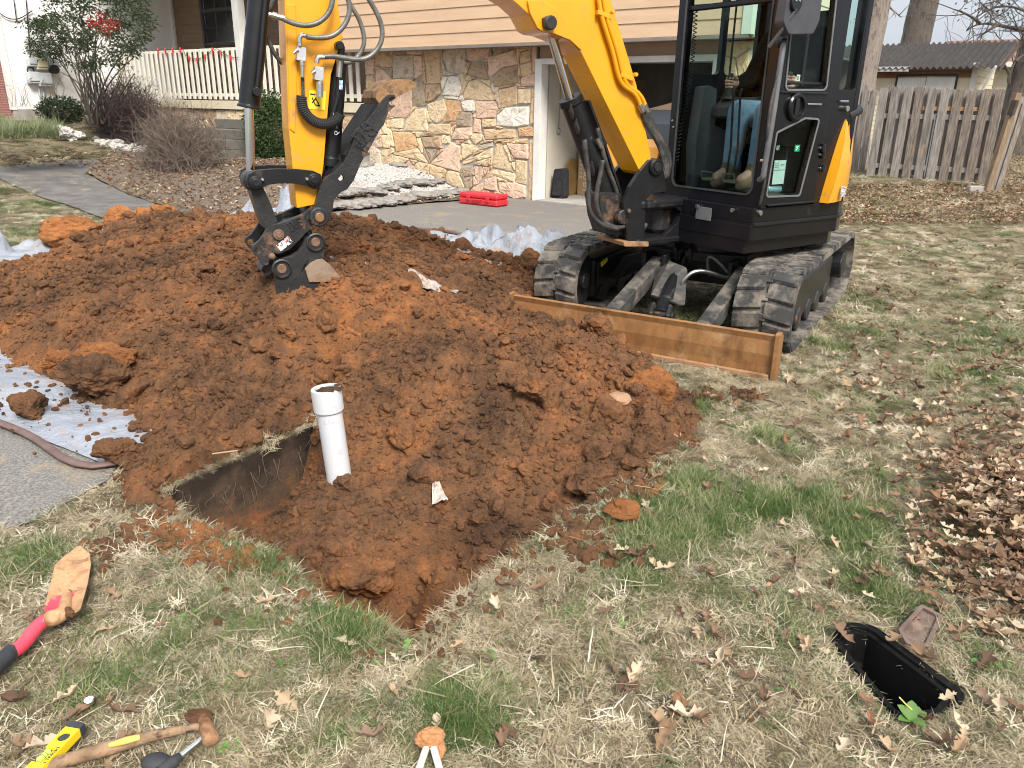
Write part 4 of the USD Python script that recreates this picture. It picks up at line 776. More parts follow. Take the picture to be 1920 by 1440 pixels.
# shed
SY = 13.0
sx1 = onH(1828, 150, SY)[0]; ez = onH(1820, 118, SY)[2]
shed = thing('shed', 'pale yellow garden shed with corrugated brown roof behind the fence gate', 'shed', H.pt((sx1 - 3, SY, .2)))
part('wall', hb(sx1 - 6.5, sx1, SY + .03, SY + 3, .1, ez - .05), cream_paint, shed)
for k in range(int((ez - .4) / .13)):
    z = .2 + k * .13; part('siding_board', plate(np.array([[SY - .012, z], [SY, z + .135], [SY + .03, z + .135], [SY + .03, z]]), sx1 - 6.5, sx1 - .1, H, (1, 2, 0)), cream_paint, shed)
part('corner_board', hb(sx1 - .1, sx1 + .02, SY - .03, SY + .06, .1, ez), white_paint, shed)
part('fascia_board', hb(sx1 - 6.5, sx1 - .1, SY - .05, SY + .0, ez - .34, ez - .18), mat('rust_fascia', (.17, .08, .045), (.24, .12, .07), 5, .8), shed)
part('eave_board', hb(sx1 - 6.8, sx1 - 1.5, SY - .36, SY - .31, ez - .2, ez - .08), mat('grey_white', (.4, .4, .39), None, 4, .7), shed)
dx0, dx1 = onH(1684, 150, SY)[0], onH(1792, 150, SY)[0]; dz = onH(1700, 143, SY)[2]
for a, b in ((dx0, (dx0 + dx1) / 2 - .01), ((dx0 + dx1) / 2 + .01, dx1)):
    d1 = part('door', hb(a, b, SY - .05, SY - .015, .15, dz), white_paint, shed)
    for j in range(9): part('groove', hb(a + (b - a) * (j + .5) / 9 - .008, a + (b - a) * (j + .5) / 9 + .008, SY - .053, SY - .05, .2, dz - .03, .001), mat('door_groove', (.6, .6, .57), None, 3, .7), d1)
part('door_frame', [hb(dx0 - .05, dx0 - .002, SY - .055, SY, .1, dz + .04), hb(dx1 + .002, dx1 + .05, SY - .055, SY, .1, dz + .04), hb(dx0 - .002, dx1 + .002, SY - .055, SY, dz + .003, dz + .05)], blk, shed)
u = np.linspace(sx1 - 7.2, sx1 + .55, 700); w = np.sin(u / .15 * 2 * np.pi) * .03
A = H.pt(np.c_[u, np.full(700, SY - .38), ez - .12 + w]); Bt = H.pt(np.c_[u, np.full(700, SY + 2.2), onH(1850, 78, SY + 2.2)[2] + w]); k = np.arange(699)
Vr = np.vstack([A, Bt, A - [0, 0, .012], Bt - [0, 0, .012]]); Fr = np.vstack([np.stack([k, k + 1, 701 + k], 1), np.stack([k, 701 + k, 700 + k], 1), np.stack([1400 + k, 2101 + k, 1401 + k], 1), np.stack([1400 + k, 2100 + k, 2101 + k], 1), np.stack([k, 1401 + k, k + 1], 1), np.stack([k, 1400 + k, 1401 + k], 1)])
part('corrugated_roof', (Vr, Fr), mat('fibre_roof', (.02, .016, .014), (.04, .033, .028), 5, .9, .4, 40, stretch=(1, 1, 1)), shed, smooth=True)
part('verge_board', plate([(SY - .38, ez - .22), (SY - .38, ez - .1), (SY + 2.2, onH(1850, 78, SY + 2.2)[2] - .02), (SY + 2.2, onH(1850, 78, SY + 2.2)[2] - .2)], sx1 + .5, sx1 + .54, H, (1, 2, 0)), mat('dark_wood', (.05, .035, .025), (.09, .065, .05), 5, .9), shed)
part('roof_strut', bar(H.pt((sx1 + .05, SY, ez - 1.1)), H.pt((sx1 + .45, SY - .4, ez - .1)), .05, .05), white_paint, shed)
part('side_wall', [hb(sx1 + .0, sx1 + .025, SY + .07, SY + 3, .1 + .16 * k, .1 + .16 * k + .15) for k in range(int(ez / .16))], cream_paint, shed)
NY = 24.0
nh = thing('neighbour_house', 'cream house with brown shingle roof far behind the shed on the right', 'house', H.pt((sx1 + 5, NY, .3)))
nx0, nez = sx1 - 3, onH(1890, 124, NY)[2]
part('wall', hb(nx0, nx0 + 22, NY + .03, NY + 6, 0, nez), cream_paint, nh)
for k in range(int(nez / .2) + 1): part('siding_board', plate(np.array([[NY - .015, .2 * k], [NY, .2 * k + .21], [NY + .03, .2 * k + .21], [NY + .03, .2 * k]]), nx0, nx0 + 22, H, (1, 2, 0)), cream_paint, nh)
part('gutter', hb(nx0 - .5, nx0 + 22.5, NY - .5, NY - .38, nez - .05, nez + .12), white_paint, nh)
tz = onH(1880, 74, NY + 4)[2]
rv = H.pt(np.array([[nx0 - .5, NY - .45, nez + .1], [nx0 + 22.5, NY - .45, nez + .1], [nx0 + 22.5, NY + 4, tz], [nx0 - .5, NY + 4, tz], [nx0 + 22.5, NY + 8.5, nez + .1], [nx0 - .5, NY + 8.5, nez + .1]])); rv2 = rv - [0, 0, .15]
part('roof', (np.vstack([rv, rv2]), np.array([[0, 1, 2], [0, 2, 3], [3, 2, 4], [3, 4, 5], [6, 8, 7], [6, 9, 8], [9, 10, 8], [9, 11, 10], [0, 7, 1], [0, 6, 7], [5, 4, 10], [5, 10, 11]])), mat('far_shingle', (.14, .075, .05), (.2, .115, .08), 6, .95, .4, 30), nh)
# ------------------------------------------------------------------ excavator
CC = np.array([1.525, 6.04, 0.0]); _th = math.radians(31.0)
K = Frame(CC, (math.cos(_th), -math.sin(_th), 0), (math.sin(_th), math.cos(_th), 0))          # undercarriage: x right, y away
_u = math.radians(56.0); _R = np.array([math.sin(_u), math.cos(_u), 0])
U = Frame(CC, -_R, (_R[1], -_R[0], 0))                                                         # upper works: x forward, y left
_b = math.radians(-8.0); F2 = U.x * math.cos(_b) + U.y * math.sin(_b); L2 = U.y * math.cos(_b) - U.x * math.sin(_b)
PIV = on_plane(1229, 313, U.pt((.85, 0, 0)), U.x)
B = Frame((PIV[0], PIV[1], 0), F2, L2)                                                         # boom plane: x outward, y left, z up
def onL(x, y, l): return U.loc(on_plane(x, y, U.pt((0, l, 0)), U.y))
def onF(x, y, f): return U.loc(on_plane(x, y, U.pt((f, 0, 0)), U.x))
def bb(x, y, b=-.03): q = B.loc(on_plane(x, y, B.pt((0, b, 0)), B.y)); return np.array([q[0], q[2]])
def bpoly(pts, b=-.03, ox=0, oy=0, k=1.0): return np.array([bb(ox + x / k, oy + y / k, b) for x, y in pts])
def Bp(az, b): return B.pt((az[0], b, az[1]))
def ub(f0, f1, l0, l1, z0, z1, bev=.008): return bx2((f0, l0, z0), (f1, l1, z1), U, bev)
def kb(x0, x1, y0, y1, z0, z1, bev=.006): return bx2((x0, y0, z0), (x1, y1, z1), K, bev)
yellow = mat('machine_yellow', (.66, .275, .005), (.72, .315, .008), 2.5, .34, .04, 25, bevel=.006, coat=.35, dirt=(.30, .18, .08), dscale=8, dlim=(.58, .74))
black = mat('machine_black', (.007, .007, .008), (.012, .012, .013), 6, .36, .12, 60, bevel=.005, spec=.4, dirt=(.07, .055, .042), dscale=6, dlim=(.6, .82))
gloss = mat('gloss_black', (.005, .005, .006), (.008, .008, .010), 3, .2, .03, 20, bevel=.005, spec=.35, dirt=(.045, .04, .034), dscale=5, dlim=(.64, .95))
worn = mat('worn_black_steel', (.010, .010, .011), (.026, .025, .025), 7, .42, .3, 50, bevel=.004, dirt=(.21, .11, .052), dscale=5.5, dlim=(.56, .70))
rusty = mat('rusted_edge', (.16, .085, .04), (.33, .18, .085), 9, .8, .4, 60, c3=(.22, .12, .06), bevel=.004)
rubber = mat('dirty_rubber', (.019, .019, .019), (.05, .046, .042), 5, .85, .35, 60, dirt=(.19, .163, .13), dscale=5.5, dlim=(.45, .60), bevel=.004)
chrome = mat('chrome_rod', (.62, .63, .64), (.7, .7, .71), 3, .12, metal=1.0)
steel = mat('bright_steel', (.52, .52, .5), (.62, .62, .6), 12, .3, .1, 60, metal=1.0, bevel=.002)
pinm = mat('rusty_pin', (.13, .075, .05), (.26, .16, .11), 14, .55, .3, 60, metal=.5)
blade_m = mat('blade_rust', (.15, .070, .023), (.26, .122, .04), 5, .6, .3, 40, c3=(.19, .088, .03), stretch=(1.5, 1.5, .7), bevel=.006, dirt=(.34, .2, .09), dscale=7, dlim=(.52, .72))
hosem = mat('hose_rubber', (.02, .02, .019), (.045, .042, .038), 20, .55, .3, 80, dirt=(.11, .09, .07), dscale=9, dlim=(.5, .7))
hose_grey = mat('hose_worn', (.10, .098, .088), (.17, .165, .15), 18, .38, .2, 80, metal=.25)
cabglass = glass('cab_glass', (.88, .94, .92), ior=1.11)
ex = thing('excavator', 'yellow and black mini excavator on rubber tracks digging beside the house', 'excavator', CC)

# tracks
def track(cx, w, lab):
    r = .232
    hull = unary_union([Point(-.80, .262).buffer(r, 32), Point(.98, .272).buffer(r, 32)]).convex_hull
    def loop(d): return hull.buffer(d, 32)
    e0, e1 = loop(.0), loop(.03)
    pth = part('track', plate(Polygon(e1.exterior.coords, [e0.exterior.coords]), cx - w / 2, cx + w / 2, K, (1, 2, 0)), rubber, ex, lab)
    ring = LineString(e1.exterior.coords); Ltot = ring.length; n = 42
    for k in range(n):
        for s in (-1, 1):
            t = ((k + (.5 if s > 0 else 0)) / n * Ltot) % Ltot
            p, q = ring.interpolate(t), ring.interpolate((t + .01) % Ltot)
            y = np.array([0, q.x - p.x, q.y - p.y]); y /= np.linalg.norm(y); nr = np.array([0, y[2], -y[1]])
            c = np.array([cx + s * w * .265, p.x, p.y])
            if nr @ np.array([0, c[1] - .0, c[2] - .267]) < 0: nr = -nr
            h = [-.047, .047, .036, -.036]; hh = .017; V = []
            for xs, dsk in ((-.235 * w, 0.012 * s), (.225 * w, -.012 * s)):
                for yy, zz in ((-.056, -.004), (.056, -.004), (.045, hh), (-.045, hh)):
                    V.append(c + np.array([xs, 0, 0]) + y * (yy + dsk) + nr * zz)
            Fq = np.array([[0, 1, 2, 3], [7, 6, 5, 4], [0, 4, 5, 1], [1, 5, 6, 2], [2, 6, 7, 3], [3, 7, 4, 0]])
            v = K.pt(np.array(V)); f = _orient(v, np.vstack([Fq[:, [0, 1, 2]], Fq[:, [0, 2, 3]]]))
            part('lug', (v, f), rubber, pth)
        t = (k + .25) / n * Ltot; p, q = ring.interpolate(t), ring.interpolate((t + .01) % Ltot); y = np.array([0, q.x - p.x, q.y - p.y]); y /= np.linalg.norm(y); nr = np.array([0, -y[2], y[1]]); nr = nr if nr @ np.array([0, p.x, p.y - .267]) > 0 else -nr
        fr = Frame(K.pt((cx, p.x, p.y)), K.x, K.x * 0 + K.pt(y) - K.o, K.pt(nr) - K.o)
        part('centre_lug', bx((0, 0, .004), (.045, .05, .022), fr, .004), rubber, pth)
    return pth
tL = track(-.79, .33, 'left rubber track beside the heap'); tR = track(.70, .37, 'right rubber track on the lawn')
for cx, s in ((-.79, 1), (.70, -1)):
    part('track_frame', [kb(cx - .1, cx + .1, -.62, .72, .1, .4, .02)], black, ex)
    fr_ = part('idler', cyl(K.pt((cx - .07, -.78, .262)), K.pt((cx + .07, -.78, .262)), .225, 28, .02), worn, ex)
    part('hub', cyl(K.pt((cx - .12, -.78, .262)), K.pt((cx + .12, -.78, .262)), .06, 16, .01), worn, fr_)
    sp_ = part('sprocket', cyl(K.pt((cx - .06, .98, .272)), K.pt((cx + .06, .98, .272)), .215, 26, .01), worn, ex)
    part('hub', cyl(K.pt((cx - .15, .98, .272)), K.pt((cx + .15, .98, .272)), .11, 20, .01), black, sp_)
    for y in (-.42, -.1, .22, .56): part('roller', cyl(K.pt((cx - .11, y, .112)), K.pt((cx + .11, y, .112)), .082, 18, .01), worn, ex)
    part('tension_cover', kb(cx + s * .1, cx + s * .125, -.6, -.34, .18, .38), black, ex)
part('tow_eye', plate(rounded([(-.55, .33), (-.44, .36), (-.45, .39), (-.56, .37)], .008), .60 - 1.265, .605 - 1.265, K, (1, 2, 0)), mat('tag_yellow', (.75, .6, .02), None, 3, .5), ex, label='small yellow tag on the left track frame')
# centre frame and slew ring
part('centre_frame', [plate([(-.66, .22), (-.55, .40), (-.25, .50), (.25, .50), (.5, .40), (.56, .22), (.5, .22), (.42, .36), (-.2, .40), (-.46, .36), (-.58, .22)], -.40, .5, K, (0, 2, 1)), plate([(-.4, -.40), (-.25, -.46), (.22, -.46), (.4, -.40), (.4, .44), (-.4, .44)], .44, .505, K, (0, 1, 2)), kb(-.40, .36, -.22, .3, .24, .42)], black, ex)
part('slew_ring', cyl(K.pt((0, 0, .47)), K.pt((0, 0, .585)), .40, 40, .01), worn, ex)
# blade with arms
prof = [(-1.47, -.02), (-1.5, .06), (-1.5, .16), (-1.535, .27), (-1.55, .285), (-1.555, .27), (-1.53, .16), (-1.53, .06), (-1.52, -.02)]
prof = [(-1.455, -.03), (-1.482, .07), (-1.49, .15), (-1.475, .23), (-1.505, .275), (-1.53, .27), (-1.517, .235), (-1.525, .15), (-1.515, .07), (-1.515, -.03)]
bl = part('blade', plate(prof, -.86, .90, K, (1, 2, 0)), blade_m, ex, 'wide rusty tan steel dozer blade')
part('end_plate', plate([(-1.45, -.03), (-1.44, .25), (-1.49, .29), (-1.55, .29), (-1.55, -.03)], .90, .925, K, (1, 2, 0), rnd=.01), blade_m, bl)
part('end_plate', plate([(-1.45, -.03), (-1.44, .25), (-1.49, .29), (-1.55, .29), (-1.55, -.03)], -.885, -.86, K, (1, 2, 0), rnd=.01), blade_m, bl)
part('cutting_edge', kb(-.85, .89, -1.545, -1.517, -.04, .035, .004), rusty, bl)
part('back_beam', kb(-.32, .6, -1.452, -1.38, .06, .16), black, bl)
for x0, x1 in ((-.19, -.22), (.43, .42)):
    part('blade_arm', bar(K.pt((x0, -1.42, .18)), K.pt((x1, -.50, .40)), .10, .12, bev=.01), mat('dusty_steel', (.022, .021, .02), (.075, .07, .062), 7, .6, .3, 50, bevel=.004, dirt=(.17, .145, .115), dscale=6, dlim=(.5, .68)), ex)
    part('arm_hinge', [kb(x1 - .09, x1 - .06, -.62, -.4, .3, .49), kb(x1 + .06, x1 + .09, -.62, -.4, .3, .49), cyl(K.pt((x1 - .1, -.52, .42)), K.pt((x1 + .1, -.52, .42)), .032, 12)], black, ex)
cy0, cy1 = K.pt((.06, -1.14, .185)), K.pt((-.06, -.42, .49)); dd = (cy1 - cy0) / np.linalg.norm(cy1 - cy0)
bc = part('blade_cylinder', tube([cy0, cy0 + dd * .14, cy0 + dd * .15, cy0 + dd * .52], [.05, .05, .06, .06], 16), black, ex, smooth=40)
part('rod', cyl(cy0 + dd * .5, cy1, .026, 14), chrome, bc, smooth=40)
gr = Frame(cy0 + dd * .16, dd, K.x); gr.y = K.x; gr.z = np.cross(gr.x, gr.y); gr.z = gr.z if gr.z[2] > 0 else -gr.z; gr.M = np.array([gr.x, gr.y, gr.z])
gv_, gf_ = plate([(-.02, -.11), (.36, -.11), (.38, 0), (.36, .14), (.0, .14), (-.06, .09)], .07, .085, gr, (0, 1, 2), rnd=.02)
l_ = gr.loc(gv_); l_[:, 2] -= np.maximum(0, l_[:, 1] - .04) * .6 + np.maximum(0, -.05 - l_[:, 1]) * .9
part('cylinder_guard', (gr.pt(l_), gf_), MATS['dusty_steel'], ex)
part('cylinder_clevis', [bx((0, s * .06, 0), (.13, .03, .12), Frame(cy0 - dd * .0, dd, gr.y, gr.z), .02) for s in (-1, 1)] + [cyl(cy0 - gr.y * .09, cy0 + gr.y * .09, .03, 14)], worn, ex)
part('cylinder_bracket', [bx((0, s * .055, .01), (.13, .03, .12), Frame(cy1, dd, gr.y, gr.z), .02) for s in (-1, 1)] + [cyl(cy1 - gr.y * .085, cy1 + gr.y * .085, .03, 14)], worn, ex)
for k, pts in enumerate([[(.09, -.86, .33), (.17, -.82, .44), (.26, -.72, .42), (.33, -.62, .38), (.40, -.45, .40)], [(.17, -.5, .36), (.2, -.56, .50), (.27, -.56, .45), (.33, -.5, .38)]]):
    part('hose', tube(K.pt(spline(pts, 24)), .016 if k == 0 else .012, 10), steel if k == 0 else hose_grey, ex, smooth=True)

# swing post, forks
zo = dict(ox=1000, oy=180, k=4.8)
sw = bpoly([(812, 960), (868, 820), (958, 680), (1050, 572), (1120, 590), (1165, 650), (1185, 740), (1200, 860), (1060, 880), (1010, 940), (1000, 1310), (862, 1310), (832, 1180)], 0.0, **zo)
post = part('swing_post', [plate(sw, -.035, .0, B, (0, 2, 1), rnd=.012), plate(sw, -.30, -.265, B, (0, 2, 1), rnd=.012)], black, ex)
part('post_web', plate(bpoly([(862, 1000), (1000, 1000), (1000, 1290), (870, 1290)], 0, **zo), -.265, -.035, B, (0, 2, 1)), black, post)
part('foot_plate', plate(bpoly([(800, 1308), (1030, 1308), (1030, 1352), (815, 1352)], .01, **zo), -.31, .02, B, (0, 2, 1), rnd=.008), rusty, post)
pc = Bp((0, PIV[2]), 0)
part('pin', cyl(Bp((0, PIV[2]), -.33), Bp((0, PIV[2]), .025), .055, 20, .008), black, post)
part('pin_bolt', cyl(Bp((0, PIV[2]), .02), Bp((0, PIV[2]), .035), .03, 8), worn, post)
part('bolt', cyl(Bp(bb(1179, 395, 0), -.01), Bp(bb(1179, 395, 0), .008), .014, 8), pinm, post)
q0, q1 = onL(1208, 375, .2), onL(1250, 362, .2)
part('swing_fork', [ub(.42, q0[0] + .03, -.12, .22, .83, .9, .02), ub(.42, q0[0] + .05, -.12, .22, .585, .64, .02), plate([(.40, .6), (.62, .6), (.72, .64), (.6, .72), (.56, .8), (.66, .86), (.40, .88)], .17, .21, U, (0, 2, 1)), plate([(.40, .6), (.62, .6), (.72, .64), (.6, .72), (.56, .8), (.66, .86), (.40, .88)], -.15, -.11, U, (0, 2, 1))], black, ex)
part('fork_core', ub(.36, .7, -.08, .12, .62, .86, .05), worn, ex)

# boom
zb = dict(ox=800, oy=0, k=3.0)
side = np.vstack([bpoly([(1218, 985), (1262, 890), (1180, 480), (1035, 0)], -.03, **zb), [(.56, 2.45), (.78, 2.74), (1.15, 2.92), (1.7, 2.94), (2.22, 2.86), (2.26, 2.72), (2.18, 2.62), (1.75, 2.62), (1.42, 2.42)],
                  bpoly([(440, -25), (500, 12), (575, 80), (618, 165), (655, 182), (705, 190), (800, 228), (872, 300), (1200, 968)], -.03, **zb)])
bm = part('boom', plate(side, -.27, -.03, B, (0, 2, 1)), yellow, ex, 'yellow curved boom')
rib = bpoly([(560, 3), (640, 6), (720, 55), (790, 130), (838, 205), (876, 296), (800, 226), (705, 188), (652, 180), (618, 160), (575, 76)], -.03, **zb)
part('lug_plate', plate(rib, -.03, -.012, B, (0, 2, 1), rnd=.006), yellow, bm); part('lug_plate', plate(rib, -.288, -.27, B, (0, 2, 1), rnd=.006), yellow, bm)
pn = bb(1029, 43, 0)
part('boom_pin', [cyl(Bp(pn, -.32), Bp(pn, .035), .04, 20, .006), cyl(Bp(bb(1021, 37, 0), -.02), Bp(bb(1021, 37, 0), .02), .014, 10)], worn, bm)
for k, dx in enumerate((0, 1)):
    P = [bb(x + dx * 9, y + dx * 1, 0) for x, y in [(1122, -10), (1137, 60), (1152, 110), (1172, 163), (1186, 172), (1196, 185), (1203, 203)]]
    part('boom_pipe', tube(np.array([Bp(a, .0 - .0 * dx) for a in spline(P, 26)]), .014, 10), yellow, bm, smooth=True)
    part('pipe_fitting', tube(np.array([Bp(bb(1199 + 9 * dx, 196, 0), 0), Bp(bb(1206 + 9 * dx, 210, 0), 0)]), .017, 10), steel, bm)
for x, y in ((1132, 28), (1175, 145)):
    part('pipe_clamp', [bx((0, 0, 0), (.1, .03, .028), Frame(Bp(bb(x, y, 0), 0), B.pt((.95, 0, .25)) - B.o, None), .004), cyl(Bp(bb(x + 14, y - 5, 0), 0), Bp(bb(x + 14, y - 5, 0), .03), .012, 8)], yellow, bm)
# boom cylinder (under the boom) in its guard
c0, c1, c2 = bb(1148, 402, -.15), bb(1068, 183, -.15), bb(1028, 46, -.15)
bcy = part('boom_cylinder', tube([Bp(c0, -.15), Bp(c0 * .9 + c1 * .1, -.15), Bp(c0 * .85 + c1 * .15, -.15), Bp(c0 * .06 + c1 * .94, -.15), Bp(c0 * .05 + c1 * .95, -.15), Bp(c1, -.15)], [.05, .055, .072, .072, .08, .08], 20), black, ex, smooth=40)
part('rod', cyl(Bp(c1, -.15), Bp(c2, -.15), .029, 16), chrome, bcy, smooth=40)
dv = (c1 - c0) / np.linalg.norm(c1 - c0); pv = np.array([-dv[1], dv[0]])
part('guard', plate(np.array([c0 + dv * .12 + pv * .075, c0 + dv * .5 + pv * .085, c1 - dv * .06 + pv * .08, c1 - dv * .06 + pv * .095, c0 + dv * .5 + pv * .1, c0 + dv * .12 + pv * .09]), -.22, -.08, B, (0, 2, 1)), black, bcy)
for t, rr in ((.62, .03), (.8, .028), (.45, .03), (.92, .035)): part('bracket', bx((0, 0, 0), (.07, .1, .05), Frame(Bp(c0 * (1 - t) + c1 * t - pv * .05, -.1), B.pt((dv[0], 0, dv[1])) - B.o, None), .01), worn, bcy)
part('grease_fitting', tube([Bp(bb(1120, 260, -.05), -.05), Bp(bb(1128, 277, -.05), -.05)], .016, 10), steel, bcy)
part('cylinder_foot', [cyl(Bp(c0, -.3), Bp(c0, .0), .05, 18, .006), plate(bpoly([(560, 860), (760, 870), (830, 1000), (830, 1240), (640, 1240), (590, 1090)], -.1, **zo), -.25, -.06, B, (0, 2, 1), rnd=.02)], worn, ex)
for k, pts in enumerate([[(1096, 262), (1100, 300), (1104, 350), (1106, 395), (1124, 418), (1160, 428)], [(1130, 300), (1122, 345), (1119, 385), (1132, 415), (1165, 426), (1172, 424)], [(1120, 240), (1132, 290), (1145, 330), (1158, 370), (1150, 400)]]):
    part('hose', tube(np.array([Bp(a, .04 - .06 * k) for a in spline([bb(x, y, .04 - .06 * k) for x, y in pts], 30)]), .016, 10), hosem, ex, smooth=True)
for k, (o, b_) in enumerate([(0, -.02), (7, -.07), (14, -.12), (20, -.17)]):
    P = [bb(x + o * .6, y, b_) for x, y in [(1204, 205), (1212, 232), (1228, 258), (1240, 285), (1243, 310), (1236, 335)]]
    part('hose', tube(np.array([Bp(a, b_) for a in spline(P, 24)]), .017, 10), hosem, ex, smooth=True)
for k, pts in enumerate([[(1150, 420), (1165, 405), (1185, 420), (1205, 400)], [(1140, 440), (1160, 425), (1180, 430), (1196, 415)]]):
    part('hose', tube(np.array([Bp(a, -.2 + .1 * k) for a in spline([bb(x, y, -.2) for x, y in pts], 20)]), .018, 10), hosem, ex, smooth=True)

# arm
zA = dict(ox=420, oy=0, k=2.571)
armp = np.vstack([[(1.98, 2.95), (1.93, 2.6)], bpoly([(545, 0), (560, 100), (572, 190), (555, 230), (515, 360), (498, 560), (480, 790), (470, 860), (440, 985), (352, 1003), (330, 800), (312, 620), (302, 330), (292, 0)], -.05, **zA), [(2.36, 2.6), (2.3, 2.95)]])
arm = part('arm', plate(armp, -.24, -.05, B, (0, 2, 1)), yellow, ex, 'yellow digging arm hanging nearly upright')
part('arm_pin', cyl(B.pt((2.12, -.32, 2.74)), B.pt((2.12, .02, 2.74)), .05, 18, .006), worn, arm)
part('weld_plate', plate(bpoly([(300, 20), (345, 20), (352, 330), (340, 640), (316, 620)], -.05, **zA), -.05, -.044, B, (0, 2, 1), rnd=.004), yellow, arm)
part('warning_label', plate(bpoly([(412, 435), (492, 440), (486, 530), (405, 525)], -.048, **zA), -.05, -.0475, B, (0, 2, 1)), mat('label_yellow', (.85, .62, .03), None, 3, .45), arm)
part('warning_symbol', [tube(np.array([Bp(bb(420 + x / 2.571, y / 2.571, -.045), -.0455) for x, y in seg]), .0028, 5) for seg in ([(425, 470), (440, 505), (460, 510)], [(425, 495), (445, 470)], [(440, 470), (462, 512)], [(415, 452), (440, 455)])], mat('ink_black', (.01, .01, .01), None, 3, .6), arm)
# bucket cylinder on the front of the arm
t0_, t1_ = bb(487, -10, -.13), bb(467, 203, -.13)
up_ = t0_ + (t0_ - t1_) * .6
kc = part('bucket_cylinder', tube([Bp(up_, -.13), Bp(t1_ + (t0_ - t1_) * .03, -.13), Bp(t1_ + (t0_ - t1_) * .02, -.13), Bp(t1_, -.13)], [.056, .056, .062, .062], 20), black, ex, smooth=40)
part('rod', cyl(Bp(t1_, -.13), Bp(bb(470, 330, -.13), -.13), .024, 16), chrome, kc, smooth=40)
part('oil_pipe', tube(np.array([Bp(bb(x, y, -.06), -.06) for x, y in [(500, -20), (495, 30), (490, 90), (484, 150), (480, 175)]]), .011, 8), black, kc)
part('pipe_port', cyl(Bp(bb(481, 172, -.06), -.1), Bp(bb(481, 172, -.06), -.03), .022, 12), black, kc)
# curved link, push link
zL = dict(ox=440, oy=280, k=5.142)
lk = bpoly([(112, 300), (135, 240), (200, 202), (400, 186), (600, 190), (760, 208), (830, 240), (848, 300), (822, 365), (765, 386), (700, 352), (600, 332), (450, 326), (330, 342), (260, 376), (200, 402), (135, 372)], .0, **zL)
p1_, p2_ = bb(479, 342, 0), bb(588, 337, 0)
for b0_, b1_ in ((-.03, .0), (-.30, -.27)):
    lnk = part('curved_link', plate(lk, b0_, b1_, B, (0, 2, 1), rnd=.006), black, ex)
    if b0_ > -.1:
        for pp_, px_ in ((p1_, (492, 337)), (p2_, (575, 336))):
            part('pin', [cyl(Bp(pp_, -.32), Bp(pp_, .018), .036, 22, .006), cyl(Bp(pp_, .017), Bp(pp_, .026), .022, 16, .003)], black, lnk)
            part('grease_nipple', tube([Bp(bb(*px_, 0), .0), Bp(bb(*px_, 0), .012), Bp(bb(*px_, 0), .022)], [.011, .011, .005], 10), steel, lnk)
pk = bpoly([(150, 380), (275, 365), (345, 520), (415, 700), (290, 770), (235, 640)], -.04, **zL)
part('push_link', plate(pk, -.2, -.04, B, (0, 2, 1), rnd=.006), worn, ex)
part('cylinder_eye', cyl(Bp(p1_, -.2), Bp(p1_, -.06), .055, 20, .008), worn, ex)
# coupler
zc = dict(ox=450, oy=370, k=7.578)
cp = bpoly([(1040, 112), (1000, 160), (880, 245), (720, 315), (590, 365), (450, 392), (390, 440), (340, 530), (270, 625), (180, 690), (175, 745), (225, 830), (270, 860), (320, 955), (370, 965), (410, 940), (420, 840), (455, 795), (500, 795), (560, 805), (700, 745), (860, 590), (930, 510), (1020, 450), (1045, 330), (1060, 200)], .0, **zc)
hole_c = bb(450 + 255 / 7.578, 370 + 750 / 7.578, 0)
for b0_, b1_ in ((-.035, .0), (-.31, -.275)):
    cpl = part('coupler_plate', plate(Polygon(cp).buffer(0).difference(Point(*hole_c).buffer(.018)), b0_, b1_, B, (0, 2, 1), rnd=.003), worn, ex)
    if b0_ > -.1:
        for (zx, zy, r1) in ((550, 530, .03), (455, 838, .018)):
            cc_ = bb(450 + zx / 7.578, 370 + zy / 7.578, 0); part('pin', [cyl(Bp(cc_, -.3), Bp(cc_, .012), r1, 20, .004), cyl(Bp(cc_, .011), Bp(cc_, .018), r1 * .6, 14, .003)], pinm, cpl)
        part('sticker', plate(bpoly([(512, 685), (680, 548), (750, 635), (580, 765)], .0, **zc), .0005, .003, B, (0, 2, 1)), mat('sticker_white', (.6, .6, .58), (.05, .03, .03), 60, .5, spread=(.52, .56)), cpl)
        part('sticker', plate(bpoly([(625, 600), (680, 552), (712, 595), (655, 645)], .0, **zc), .003, .005, B, (0, 2, 1)), mat('sticker_red', (.35, .04, .03), (.5, .5, .5), 60, .5, spread=(.5, .6)), cpl)
        def emboss(text, h, px, py, qx, qy, parent, b, ma, kz, mir=1):
            o, e = bb(kz['ox'] + px / kz['k'], kz['oy'] + py / kz['k'], b), bb(kz['ox'] + qx / kz['k'], kz['oy'] + qy / kz['k'], b)
            t = meshkit.text_mesh(text, h, .006, True); v = np.array(t.vertices); x = (e - o) / np.linalg.norm(e - o)
            s = np.linalg.norm(e - o) / v[:, 0].max(); y = np.array([x[1], -x[0]]); y = y if y[1] > 0 else -y
            w = o + v[:, :1] * s * x + v[:, 1:2] * y
            part('lettering', (B.pt(np.c_[w[:, 0], b + v[:, 2], w[:, 1]]), np.array(t.faces)[:, ::-1]), ma, parent)
        emboss('IMS', .05, 715, 490, 915, 385, cpl, -.001, worn, zc)
part('coupler_core', plate(bpoly([(500, 790), (700, 740), (900, 540), (1000, 470), (1010, 300), (700, 360), (480, 520), (420, 820)], -.05, **zc), -.27, -.04, B, (0, 2, 1)), black, ex)
part('latch_tongue', plate(Polygon(bpoly([(420, 880), (480, 860), (520, 960), (450, 1080), (400, 1110), (340, 1100), (290, 1035), (330, 975), (400, 960)], -.06, **zc)).buffer(0).difference(Point(*bb(450 + 350 / 7.578, 370 + 1045 / 7.578, -.06)).buffer(.012)), -.25, -.06, B, (0, 2, 1), rnd=.004), worn, ex)
